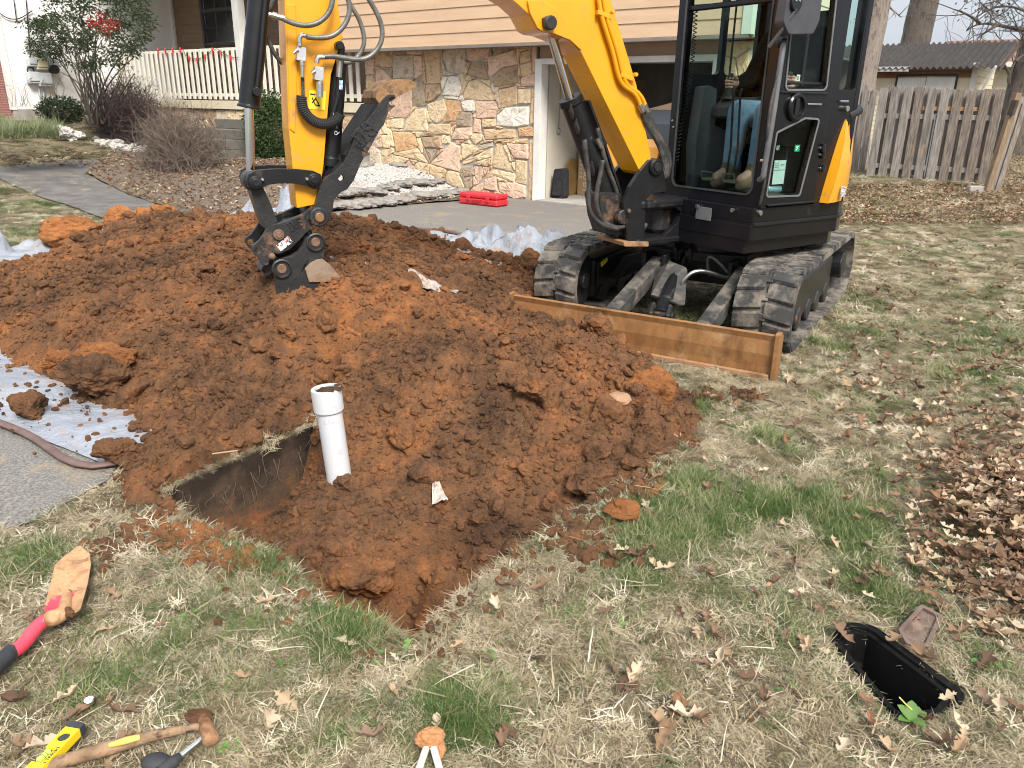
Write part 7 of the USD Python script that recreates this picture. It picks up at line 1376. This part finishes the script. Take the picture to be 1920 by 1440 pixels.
rp = np.vstack(rp); part('red_leaves', leafcloud(rp, q.normal(0, 1, rp.shape), .07, .026, .4, 2), red_leaf, nd)
def shrub(name, label, px, py, rx, ry, rz, nleaf, L, W, lm, ntw=60, tr=.006, tm=bark_m, seed=0, low=.1, dz=0.0, cat='shrub'):
    q = np.random.default_rng(seed); b = at_ground(px, py); b[2] += dz; t = thing(name, label, cat, b)
    ls = []
    for k in range(ntw):
        d = q.normal(0, 1, 3); d[2] = abs(d[2]) + .35; d /= np.linalg.norm(d); e = b + (HX * d[0] * rx + HY * d[1] * ry + np.array([0, 0, d[2] * rz * 1.6])) * q.uniform(.6, 1.0)
        s = b + HX * q.normal(0, rx * .3) + HY * q.normal(0, ry * .3); mdl = s * .5 + e * .5 + q.normal(0, .05, 3) * rx + np.array([0, 0, .08 * rz]); ls.append(spline([s, mdl, e], 7))
        if tr < .0065:
            for j in (3, 4, 5): ls.append(np.array([ls[-1][j] if len(ls[-1]) == 7 else e, (ls[-1][j] if len(ls[-1]) == 7 else e) + q.normal(0, .12, 3) * rx + [0, 0, .1 * rz]]))
    part('branches', twigs(ls, tr), tm, t)
    if nleaf:
        d = q.normal(0, 1, (nleaf, 3)); d /= np.linalg.norm(d, axis=1, keepdims=True); rad = q.uniform(.55, 1.02, (nleaf, 1)) + .14 * (meshkit.fbm(d * 2.2 + seed, 3, seed)[:, None] - .5) * 2
        P = b + (d[:, :1] * HX * rx + d[:, 1:2] * HY * ry) * rad + np.array([0, 0, 1]) * (d[:, 2:] * rz * rad + rz * .95); P = P[P[:, 2] > b[2] + .02]; d = d[:len(P)]
        part('leaves', leafcloud(P, (P - b - [0, 0, rz]) * .8, L, W, .7, seed), lm, t)
    return t
shrub('evergreen_shrub', 'low dark evergreen shrub left of the nandina bush', 118, 232, .55, .45, .28, 2600, .06, .03, dk_leaf, 40, seed=3)
shrub('dormant_shrub', 'dense purple-brown dormant shrub in front of the porch rail', 246, 268, 1.35, .7, .8, 2600, .045, .02, dk_leaf, 1000, .0055, bark_r, seed=4)
shrub('dormant_shrub', 'wispy leafless shrub of fine brown twigs beside the walkway', 345, 334, 1.45, .7, .82, 0, .04, .02, brown_leaf, 800, .005, mat('twig_brown', (.085, .062, .05), (.19, .145, .11), 9, .9), seed=5)
shrub('dormant_shrub', 'low brown twiggy shrub under the porch rail by the steps', 320, 285, 1.1, .6, .5, 900, .04, .02, brown_leaf, 260, .005, bark_r, seed=15)
shrub('green_shrub', 'upright glossy green shrub right behind the digging arm', 515, 320, .62, .5, .8, 8500, .055, .034, mid_leaf, 50, .012, seed=6)
shrub('evergreen_shrub', 'small green sprig on the white gravel bed', 742, 318, .08, .08, .06, 40, .07, .02, mid_leaf, 6, .003, seed=7)
shrub('dry_weeds', 'tuft of dry tan weed stalks behind the steel thumb', 668, 372, .35, .3, .2, 0, .04, .02, brown_leaf, 120, .003, mat('straw_stalk', (.3, .22, .13), (.42, .32, .2), 9, .9), seed=8, cat='weeds')
# bare seedlings on the white wall
q = np.random.default_rng(41); b = at_ground(35, 212); wv = thing('wall_vine', 'thin bare brown stems growing up in front of the white wall', 'plant', b); ls = []
for k in range(26):
    x0 = q.uniform(15, 110); pts = [onHx(x0, 200, PX0 + .25), onHx(x0 + q.normal(0, 8), q.uniform(150, 185), PX0 + .25), onHx(x0 + q.normal(0, 16), q.uniform(130, 170), PX0 + .2)]
    ls.append(spline(H.pt(np.array(pts)), 8))
part('stems', twigs(ls, .006), MATS['twig_brown'] if 'twig_brown' in MATS else bark_r, wv)

# ------------------------------------------------------------------ trees
def trunk(pts, radii, seed, n=40, seg=70, amp=.05):
    P = spline(pts, seg); R = np.interp(np.linspace(0, 1, seg), np.linspace(0, 1, len(radii)), radii); v, f = tube(P, R, n, False)
    c = np.repeat(P, n, 0); d = v - c; rr = np.linalg.norm(d, axis=1, keepdims=True); d /= rr; a = np.tile(np.arange(n) / n * 2 * np.pi, seg)
    nz = np.abs(meshkit.fbm(np.c_[np.cos(a) * 3.2, np.sin(a) * 3.2, c[:, 2] * 1.5] + seed, 4, seed) - .5) * 2
    return c + d * rr * (1 + amp * 2 * (nz[:, None] - .3)), f
def branches(start, d, L, r0, depth, q, out, up=.15):
    n = 6; p = np.asarray(start, float); pts = [p]; dd = np.asarray(d, float) / np.linalg.norm(d)
    for i in range(n): dd = dd + q.normal(0, .16, 3) + [0, 0, up * .15]; dd /= np.linalg.norm(dd); p = p + dd * L / n; pts.append(p)
    out.append((np.array(pts), r0))
    if depth > 0:
        for k in range(q.integers(3, 5)):
            j = q.integers(2, n + 1); nd_ = dd * .6 + q.normal(0, .6, 3); branches(pts[j], nd_, L * q.uniform(.5, .75), r0 * .5, depth - 1, q, out, up)
def tree(label, pts, radii, seed, bark, limbs, amp=.05, extra=()):
    q = np.random.default_rng(seed); t = thing('bare_tree', label, 'tree', pts[0]); part('trunk', trunk(pts, radii, seed, amp=amp), bark, t, smooth=True)
    for st, d, L, r0, dp in limbs:
        o = []; branches(st, d, L, r0, dp, q, o); part('limb', [tube(spline(l, 12), np.linspace(rr, rr * .45, 12), 8 if rr > .03 else 4, False) for l, rr in o], bark, t, smooth=True)
    for e in extra: part(*e[:2], bark if e[2] is None else e[2], t)
    return t
bark1 = mat('bark_light', (.15, .115, .09), (.30, .25, .21), 3, .95, 1.0, 30, c3=(.2, .165, .135), stretch=(4, 4, 1), bdist=.03)
bark2 = mat('bark_dark', (.06, .048, .04), (.14, .115, .095), 3, .95, 1.0, 30, c3=(.09, .072, .06), stretch=(4, 4, 1), bdist=.03)
def tp(px, py, D): return on_plane(px, py, (0, D, 0), np.array([0, 1.0, 0]))
D1 = 20.3; b1 = np.array([*tp(1606, 270, D1)[:2], .2]); t1 = [b1, tp(1616, 155, D1), tp(1628, 90, D1), tp(1643, 20, D1), tp(1655, -60, D1), tp(1672, -190, D1)]
tr1 = tree('grey-barked tree with a leaning trunk rising behind the stockade fence', t1, [.36, .33, .31, .29, .27, .22], 5, bark1, [(t1[-1], (.5, .2, 1), 3.5, .16, 3), (t1[-1], (-.7, .3, .9), 3.2, .14, 3), (tp(1660, 8, D1), (1, .1, -.1), .55, .03, 1)])
for k, (x, y) in enumerate([(1626, 24), (1622, 30)]): pass
part('broken_knot', place(lump(91, 3, .3, 1.4, 1, .2), tp(1625, 25, D1 - .1), [.2, .14, .1]), bark2, tr1, smooth=True)
iv = np.vstack([tp(1624, 28 + 10 * k, D1 - .15) + np.random.default_rng(k).normal(0, .12, (14, 3)) for k in range(3)]); part('dry_leaves', leafcloud(iv, np.random.default_rng(2).normal(0, 1, iv.shape), .09, .04, .5, 4), brown_leaf, tr1)
D2 = 31.0; b2 = np.array([*tp(1700, 150, D2)[:2], .3]); t2 = [b2, tp(1716, 78, D2), tp(1727, 30, D2), tp(1741, -30, D2), tp(1770, -160, D2)]
tree('dark straight tree trunk rising behind the shed roof', t2, [.62, .52, .5, .48, .4], 6, bark2, [(t2[-1], (.6, .2, 1), 5, .26, 3), (t2[-1], (-.5, -.1, 1), 5, .24, 3)], .07)
D3 = 25.0; b3 = at_ground(1898, 290); D3 = b3[1]; t3 = [b3 - [0, 0, .2], tp(1905, 235, D3), tp(1922, 160, D3), tp(1945, 80, D3), tp(1975, -40, D3)]
ex3 = []
for k, pl in enumerate([[(1926, 178), (1905, 168), (1893, 158), (1893, 140), (1903, 115), (1908, 90)], [(1950, 60), (1910, 55), (1870, 47), (1838, 45), (1812, 58)], [(1893, 140), (1880, 118), (1866, 100), (1858, 88)], [(1960, 40), (1920, 20), (1880, 12), (1850, 20), (1826, 38)], [(1908, 90), (1922, 60), (1930, 30)], [(1838, 45), (1815, 28), (1790, 18)], [(1870, 47), (1846, 62), (1832, 72)], [(1905, 115), (1925, 100), (1940, 95)], [(1960, -10), (1900, -8), (1860, 4), (1842, 8)]]):
    L_ = spline([tp(x, y, D3 - .1 * k) for x, y in pl], 16); ex3.append(('limb', tube(L_, np.linspace(.075 if k < 2 else .045, .018, 16), 6, False), None))
    q = np.random.default_rng(50 + k); o = []
    for j in range(3, 16, 2): branches(L_[j], q.normal(0, 1, 3) * [1, .5, .8], q.uniform(.6, 1.5), .017, 1, q, o)
    ex3.append(('twigs', [tube(l, np.linspace(rr, rr * .4, len(l)), 3, False) for l, rr in o], None))
lf = np.vstack([tp(x, y, D3 - .3) + np.random.default_rng(k).normal(0, .3, (26, 3)) for k, (x, y) in enumerate([(1850, 8), (1830, 6), (1868, 4), (1896, 2)])]); ex3.append(('dry_leaves', leafcloud(lf, np.random.default_rng(3).normal(0, 1, lf.shape), .11, .06, .5, 5), brown_leaf))
tree('big dark leaning tree with bare branches at the right edge', t3, [.62, .50, .44, .4, .3], 7, bark2, [(t3[-1], (.6, .2, 1), 4, .2, 3)], .07, ex3)

# ------------------------------------------------------------------ lawn grass and leaves
def tuft(seed, n, rad, lmin, lmax, wid, elo, ehi, curl):
    q = np.random.default_rng(seed); V, F = [], []
    for k in range(n):
        a, rr = q.uniform(0, 2 * np.pi), rad * q.uniform(0, 1) ** .6; p = np.array([rr * math.cos(a), rr * math.sin(a), -.004]); az, el = q.uniform(0, 2 * np.pi), math.radians(q.uniform(elo, ehi)); L = q.uniform(lmin, lmax); w = wid * q.uniform(.7, 1.3) / 2; ns = 4
        d = np.array([math.cos(az) * math.cos(el), math.sin(az) * math.cos(el), math.sin(el)]); s = np.array([-math.sin(az), math.cos(az), 0]); tw = q.normal(0, .5); o = len(V)
        for i in range(ns + 1):
            t = i / ns; ww = w * (1 - t ** 2 * .85); V += [p - s * ww, p + s * ww]
            d = d + np.array([q.normal(0, .12), q.normal(0, .12), -curl * q.uniform(.4, 1.2)]); d[2] = max(d[2], -.35 if p[2] > .012 else .02); d /= np.linalg.norm(d); s = s + np.cross(d, [0, 0, 1]) * tw * .1; p = p + d * L / ns
        for i in range(ns): a0 = o + 2 * i; F += [[a0, a0 + 1, a0 + 3, a0 + 2]]
    return np.array(V), np.array(F)
straw = leafmat('straw_blade', [(0, (.08, .058, .034)), (.2, (.24, .185, .11)), (.45, (.45, .37, .24)), (.62, (.35, .285, .175)), (.74, (.12, .105, .05)), (.86, (.58, .50, .35)), (1, (.72, .64, .49))], .25, .7)
green = leafmat('green_blade', [(0, (.045, .085, .018)), (.35, (.085, .145, .032)), (.65, (.14, .20, .055)), (.8, (.3, .29, .14)), (1, (.5, .43, .28))], .3, .55)
mixed = leafmat('mixed_blade', [(0, (.055, .085, .024)), (.28, (.12, .155, .05)), (.46, (.2, .2, .09)), (.64, (.38, .33, .21)), (.85, (.60, .53, .39)), (1, (.12, .115, .06))], .28, .65)
dry_p = [(tuft(600 + k, 84, .058, .02, .055, .0023, 4, 44, .28), straw) for k in range(5)]
mix_p = [(tuft(620 + k, 84, .056, .018, .048, .0022, 8, 52, .26), mixed) for k in range(4)]
grn_p = [(tuft(640 + k, 85, .056, .03, .07, .0019, 22, 70, .22), green) for k in range(4)]
gcent = [(1250, 1000, .17, 1), (1330, 960, .16, 1), (1290, 910, .12, .8), (1420, 940, .14, .9), (1520, 950, .12, .9), (1580, 970, .13, 1), (1600, 1010, .1, .8), (1640, 1100, .1, .8), (1270, 760, .2, .7), (1440, 820, .1, .8), (1560, 650, .16, .9), (640, 1195, .09, .9), (860, 1350, .1, .8), (1180, 1075, .12, .6), (1400, 1130, .14, .5), (1560, 1180, .08, .6),
         (30, 440, .6, .8), (60, 385, .5, .9), (20, 480, .3, .6), (120, 420, .5, .5), (40, 260, 1.0, .9), (1650, 750, .2, .4), (1880, 630, .5, .6), (1780, 560, .5, .4), (1620, 400, .7, .7), (1880, 560, .5, .5), (1840, 640, .3, .5), (1300, 600, .3, .8), (1340, 560, .3, .7), (1250, 560, .3, .7), (1860, 1250, .1, .5), (460, 1120, .1, .35), (60, 1060, .12, .6), (320, 1200, .1, .4), (560, 1280, .08, .3), (1480, 1200, .1, .5)]
GC = np.array([[*at_ground(x, y)[:2], s, a] for x, y, s, a in gcent])
def greenness(x, y):
    g = .34 * sstep(.52, .72, meshkit.fbm(np.c_[x * 1.1, y * 1.1, 0 * x], 4, 61)) + .28 * sstep(.54, .72, meshkit.fbm(np.c_[x * 5, y * 5, 0 * x], 3, 62))
    for cx, cy, s, a in GC: g = np.maximum(g, a * np.exp(-((x - cx) ** 2 + (y - cy) ** 2) / (2 * s * s)))
    return g
tread = unary_union([Polygon([K.pt(q)[:2] for q in [(a, -.62, 0), (b, -.62, 0), (b, .66, 0), (a, .66, 0)]]) for a, b in ((-.94, -.58), (.52, .88))] + [Polygon([K.pt(q)[:2] for q in [(-.9, -1.53, 0), (.88, -1.53, 0), (.88, -1.46, 0), (-.9, -1.46, 0)]])])
HOUSE_FP = hpoly([(-14, -.05), (3.4, -.05), (3.4, 4), (-14, 4)]); BLOCK = unary_union([DRIVE.buffer(-.015), WALK, BED.buffer(-.05), HOUSE_FP, tread, VB.buffer(.075), LIDP.buffer(.01), TARP.buffer(.0)])
r = np.random.default_rng(51)
def lawn_points(n, d0, d1, spread=1.0):
    """Points on the lawn inside the field of view, density falling with distance."""
    d = np.exp(r.uniform(math.log(d0), math.log(d1), n)) if False else d0 * (d1 / d0) ** r.uniform(0, 1, n)
    x = r.uniform(-spread, spread, n) * (d + .25); P = np.c_[x, d]
    ok = ~contains_xy(BLOCK, P[:, 0], P[:, 1]); P = P[ok]
    inp = contains_xy(PIT.buffer(.03), P[:, 0], P[:, 1]); P = P[~inp]
    m = (P[:, 1] < 9.4) & (P[:, 0] < 1.4) & (P[:, 0] > -6.4); hz = np.full(len(P), -9.0)
    if m.any():
        dd, ii = _ht.query(P[m]); z_ = HV[ii, 2]; z_[dd > .05] = -9; hz[m] = z_
    return P[hz < terrain(P[:, 0], P[:, 1]) + .012]
Pn = np.vstack([lawn_points(41000, 1.1, 5.0), lawn_points(24000, 5.0, 12), lawn_points(15000, 12, 34)])
# an extra fringe along the lip of the pit
bd = np.asarray(PIT.exterior.segmentize(.012).coords)[:, :2]; fr_ = bd + r.normal(0, .006, bd.shape); m = (fr_[:, 1] < 3.62) & (fr_[:, 0] < -.95) & (fr_[:, 1] > 2.8); Pf = fr_[m][::2]; Pf = Pf + r.normal(0, .014, Pf.shape) * [1, .6]
vbd = np.asarray(VB.buffer(.036).exterior.segmentize(.018).coords)[:, :2]; vbd = vbd + r.normal(0, .006, vbd.shape); pbd = np.asarray(PIT.buffer(.02).exterior.segmentize(.03).coords)[:, :2]; pbd = pbd[pbd[:, 1] < 2.9]
G = greenness(Pn[:, 0], Pn[:, 1]) * np.where(Pn[:, 1] > 5, .8, 1.0) + r.normal(0, .17, len(Pn)); kind = np.where(G > .66, 2, np.where(G > .25, 1, 0))
dist = Pn[:, 1]; sc_ = np.where(dist < 5, r.uniform(.75, 1.25, len(Pn)), np.where(dist < 12, r.uniform(1.1, 1.8, len(Pn)), r.uniform(2.0, 3.4, len(Pn))))
zt_n = terrain(Pn[:, 0], Pn[:, 1])
scl = np.c_[sc_, sc_, np.where(dist < 5, sc_, sc_ * .75) * np.where(kind == 2, 1.1, 1)]
for kd, pr, nm, lab in ((0, dry_p, 'dry_grass', 'dormant straw-coloured grass covering most of the lawn'), (1, mix_p, 'mixed_grass', 'half green and half dry grass between the straw patches'), (2, grn_p, 'green_grass', 'lush green grass growing in patches of the lawn')):
    k = kind == kd; pos = np.c_[Pn[k], zt_n[k] + .002]; s_ = scl[k]; qd = quats(k.sum(), .22, r)
    if kd < 2:
        ex_ = np.vstack([vbd[kd::2], pbd[kd::2]]); pos = np.vstack([pos, np.c_[ex_, terrain(ex_[:, 0], ex_[:, 1])]]); s_ = np.vstack([s_, np.repeat(r.uniform(.38, .55, (len(ex_), 1)), 3, 1)]); qd = np.vstack([qd, quats(len(ex_), .2, r)])
    if kd == 0:
        pos = np.vstack([pos, np.c_[Pf, terrain(Pf[:, 0], Pf[:, 1]) + np.where(heap_z(Pf[:, 0], Pf[:, 1]) > 0, .0, 0)]]); s_ = np.vstack([s_, np.repeat(r.uniform(.3, .8, (len(Pf), 1)), 3, 1)]); qd = np.vstack([qd, quats(len(Pf), .8, r)])
    scatter('/World/' + nm, pr, pos, qd, s_, r.integers(0, len(pr), len(pos)), label=lab, category='grass', kind='stuff')
# monkey grass beside the white wall
mg = thing('border_grass', 'clump of long arching green border grass below the white wall', 'grass', at_ground(50, 250))
q = np.random.default_rng(61); mv = []
for k in range(46):
    x, y = q.uniform(-20, 108), q.uniform(236, 260); p = at_ground(x, y); v, f = tuft(700 + k, 34, .12, .22, .42, .011, 45, 80, .22); mv.append((v * [1, 1, .9] + p, f))
part('blades', mv, leafmat('border_blade', [(0, (.05, .085, .03)), (.6, (.12, .17, .07)), (1, (.3, .3, .17))], .25), mg)

# oak leaves
def oak(seed, L=1.0):
    q = np.random.default_rng(seed); n = 15; V = []; cz, cx = q.uniform(1.0, 4.0), q.uniform(-1, 1)
    for i in range(n):
        t = i / (n - 1); lob = .5 + .5 * math.cos(t * math.pi * 2 * 2.6 + .8 * q.normal()); w = (.025 if t < .12 else (.06 + .2 * lob) * math.sin(math.pi * min(1, t * .95 + .03)) ** .7) * q.uniform(.85, 1.15); x = t - .5
        z = cz * .22 * (x * x) + .05 * math.sin(t * 7 + cx)
        for s in (-1, -.5, 0, .5, 1): V.append([x, s * w + .05 * (s != 0) * q.normal() * w + cx * .12 * x * x, z + (abs(s) ** 1.5) * w * .55 * cz * .6 + .012 * q.normal()])
    V = np.array(V) * L; F = []
    for i in range(n - 1):
        for j in range(4): a = 5 * i + j; F.append([a, a + 1, a + 6, a + 5])
    return V, np.array(F)
leaf_m = leafmat('oak_leaf', [(0, (.09, .05, .03)), (.2, (.15, .09, .055)), (.45, (.23, .145, .085)), (.60, (.37, .255, .15)), (.78, (.52, .42, .30)), (.86, (.20, .13, .09)), (1, (.22, .11, .055))], .15, .75)
oaks = [oak(800 + k) for k in range(7)]
r = np.random.default_rng(71)
def on_lawn(P, bl=None): return P[~contains_xy(PIT, P[:, 0], P[:, 1]) & ~contains_xy(VB, P[:, 0], P[:, 1])]
pile = np.array([[*at_ground(r.normal(1880, 90), r.normal(960, 75))[:2]] for _ in range(560)])
pile2 = np.array([[*at_ground(r.uniform(1700, 1990), r.uniform(840, 1130))[:2]] for _ in range(260)])
tail = np.array([[*at_ground(r.normal(1900, 60), r.normal(1110, 60))[:2]] for _ in range(130)])
box_l = np.array([[*at_ground(x, y)[:2]] for x, y in [(1590, 1170), (1575, 1185), (1510, 1230), (1500, 1215), (1470, 1205), (1615, 1100), (1600, 1075), (1560, 1090), (1640, 1075), (1655, 1088), (1770, 1185), (1800, 1190), (1755, 1150), (1740, 1165), (1720, 1175), (1790, 1215), (1860, 1205), (1840, 1320), (1870, 1340), (1620, 1330), (1640, 1370), (1790, 1375), (1800, 1400), (1760, 1410), (1660, 1420), (1440, 1180), (1430, 1330), (1420, 1350), (1165, 1045), (1150, 1060), (1225, 1040), (1410, 905), (1430, 895), (1395, 930), (1280, 945), (1500, 925), (1300, 870), (1320, 875), (1465, 905), (1150, 1270), (1165, 1300), (1180, 1310), (1250, 1345), (1265, 1340), (940, 1410), (955, 1395), (60, 1410), (35, 1415), (130, 1322), (170, 1330), (40, 1430), (230, 1420), (540, 1330), (1360, 1240), (930, 1150), (1245, 1080), (1210, 900), (1235, 905), (1330, 1085), (1600, 880), (1640, 900), (1590, 830), (1380, 770), (1410, 745), (1480, 720), (1330, 755), (1360, 800), (1585, 690), (1680, 660), (1700, 700), (1520, 660), (1500, 690)]])
bs, bo = np.array([1, 1]), 0
sp_l = np.array([[*at_ground(r.uniform(1180, 1919), r.uniform(640, 1430) )[:2]] for _ in range(100)]); sp_l2 = np.array([[*at_ground(r.uniform(1560, 1919), r.uniform(430, 830))[:2]] for _ in range(400)]); sp3 = np.array([[*at_ground(r.uniform(0, 1200), r.uniform(1080, 1438))[:2]] for _ in range(26)])
far_l = np.array([[*at_ground(r.uniform(1575, 1990), 348 + 75 * r.uniform(0, 1) ** 1.3)[:2]] for _ in range(3800)]); far_l2 = np.array([[*at_ground(r.uniform(1850, 2000), r.uniform(285, 350))[:2]] for _ in range(1500)])
left_l = np.array([[*at_ground(r.uniform(0, 300), r.uniform(285, 315))[:2]] for _ in range(350)])
bed_l = rand_in(BED, 4200); lb = H.loc(np.c_[bed_l, 0 * bed_l[:, 0]]); bed_l = bed_l[~contains_xy(GRV.buffer(-.25), bed_l[:, 0], bed_l[:, 1]) | (r.uniform(0, 1, len(bed_l)) < .03)]
near = on_lawn(np.vstack([box_l, pile2, pile, tail, sp_l, sp3])); hmask = ~((heap_z(near[:, 0], near[:, 1]) > terrain(near[:, 0], near[:, 1]) + .02) & (_ht.query(near)[0] < .05)); near = near[hmask]
near = near[~contains_xy(tread.buffer(.05), near[:, 0], near[:, 1])]
inpile = np.exp(-(((near[:, 0] - at_ground(1870, 960)[0]) / .45) ** 2 + ((near[:, 1] - at_ground(1870, 960)[1]) / .35) ** 2))
nz_ = terrain(near[:, 0], near[:, 1]) + .03 + .12 * inpile * r.uniform(.1, 1, len(near)) ** .8; ns_ = r.uniform(.04, .092, len(near)); nq = quats(len(near), .42, r); ni = r.integers(0, 7, len(near))
order = np.argsort(np.hypot(near[:, 0], near[:, 1]) - 3 * (ns_ - .08)); ind = order[:290]; rest = order[290:]
def qmat(q_):
    w, x, y, z = q_; return np.array([[1-2*(y*y+z*z), 2*(x*y-w*z), 2*(x*z+w*y)], [2*(x*y+w*z), 1-2*(x*x+z*z), 2*(y*z-w*x)], [2*(x*z-w*y), 2*(y*z+w*x), 1-2*(x*x+y*y)]])
first = {}
for i in ind:
    k = int(ni[i]); path = '/World/' + numbered('/World', 'fallen_leaf')
    if k not in first:
        p = usdkit.mesh(stage, path, oaks[k], leaf_m, smooth=True).GetPrim(); first[k] = path
    else:
        p = stage.DefinePrim(path, 'Mesh'); p.GetReferences().AddInternalReference(first[k])
    xf = UsdGeom.Xformable(p); xf.ClearXformOpOrder(); mt = np.eye(4); mt[:3, :3] = qmat(nq[i]).T * ns_[i]; mt[3, :3] = [near[i, 0], near[i, 1], nz_[i]]; xf.MakeMatrixXform().Set(Gf.Matrix4d(mt.tolist()))
    tag(p, 'dry brown lobed oak leaf lying on the lawn', 'leaf', 'fallen oak leaves on the lawn')
oth = np.vstack([on_lawn(sp_l2), far_l, far_l2, left_l]); oth = oth[~contains_xy(tread.buffer(.3), oth[:, 0], oth[:, 1])]
allp = np.vstack([np.c_[near[rest], nz_[rest]], np.c_[oth, terrain(oth[:, 0], oth[:, 1]) + .03], np.c_[bed_l, bed_z(bed_l[:, 0], bed_l[:, 1]) + .015]])
asz = np.r_[ns_[rest], r.uniform(.05, .10, len(oth)), r.uniform(.04, .10, len(bed_l))]
scatter('/World/leaf_litter', [(o, leaf_m) for o in oaks], allp, quats(len(allp), .4, r), asz, r.integers(0, 7, len(allp)), smooth=True, label='litter of dry brown leaves on the lawn, in the beds and by the fence', category='leaf litter', kind='stuff')
# clover and small weeds
cw = np.vstack([np.array([[*at_ground(x + r.normal(0, 14), y + r.normal(0, 9))[:2]] for _ in range(4)]) for x, y in [(640, 1195), (430, 1420), (445, 1410), (1860, 1255), (1830, 1245), (350, 1160), (520, 1250), (1480, 1290), (820, 1330), (700, 1230), (1170, 1180), (20, 1050), (930, 1235), (760, 1225)]])
cw = on_lawn(cw); rosette = join([blade_leaf(np.zeros(3), np.array([math.cos(a), math.sin(a), .55]) , .34) for a in np.arange(5) * 2 * np.pi / 5])
scatter('/World/clover', [(rosette, wm)], np.c_[cw, terrain(cw[:, 0], cw[:, 1]) + .022], quats(len(cw), .3, r), r.uniform(.006, .013, len(cw)), np.zeros(len(cw), int), smooth=True, label='small bright green clover sprigs among the grass', category='clover', kind='stuff')
# longer pale straws lying on the turf
ps = np.vstack([lawn_points(420, 1.3, 5)]); ps = ps[~contains_xy(VB.buffer(.12), ps[:, 0], ps[:, 1])]; stw = [tuft(900 + k, 1, .001, .9, 1.0, .03, 4, 14, .02) for k in range(3)]
scatter('/World/loose_straw', [(s_, straw) for s_ in stw], np.c_[ps, terrain(ps[:, 0], ps[:, 1]) + .035], quats(len(ps), .15, r), r.uniform(.08, .16, len(ps)), r.integers(0, 3, len(ps)), label='long pale straws lying loose on the turf', category='straw', kind='stuff')
obj('straw_stalk', tube(np.array([at_z(398, 851, .10), at_z(420, 848, .105), at_z(446, 845, .105)]), .0035, 6), straw, 'pale straw stalk on the grassy lip of the pit', 'straw')
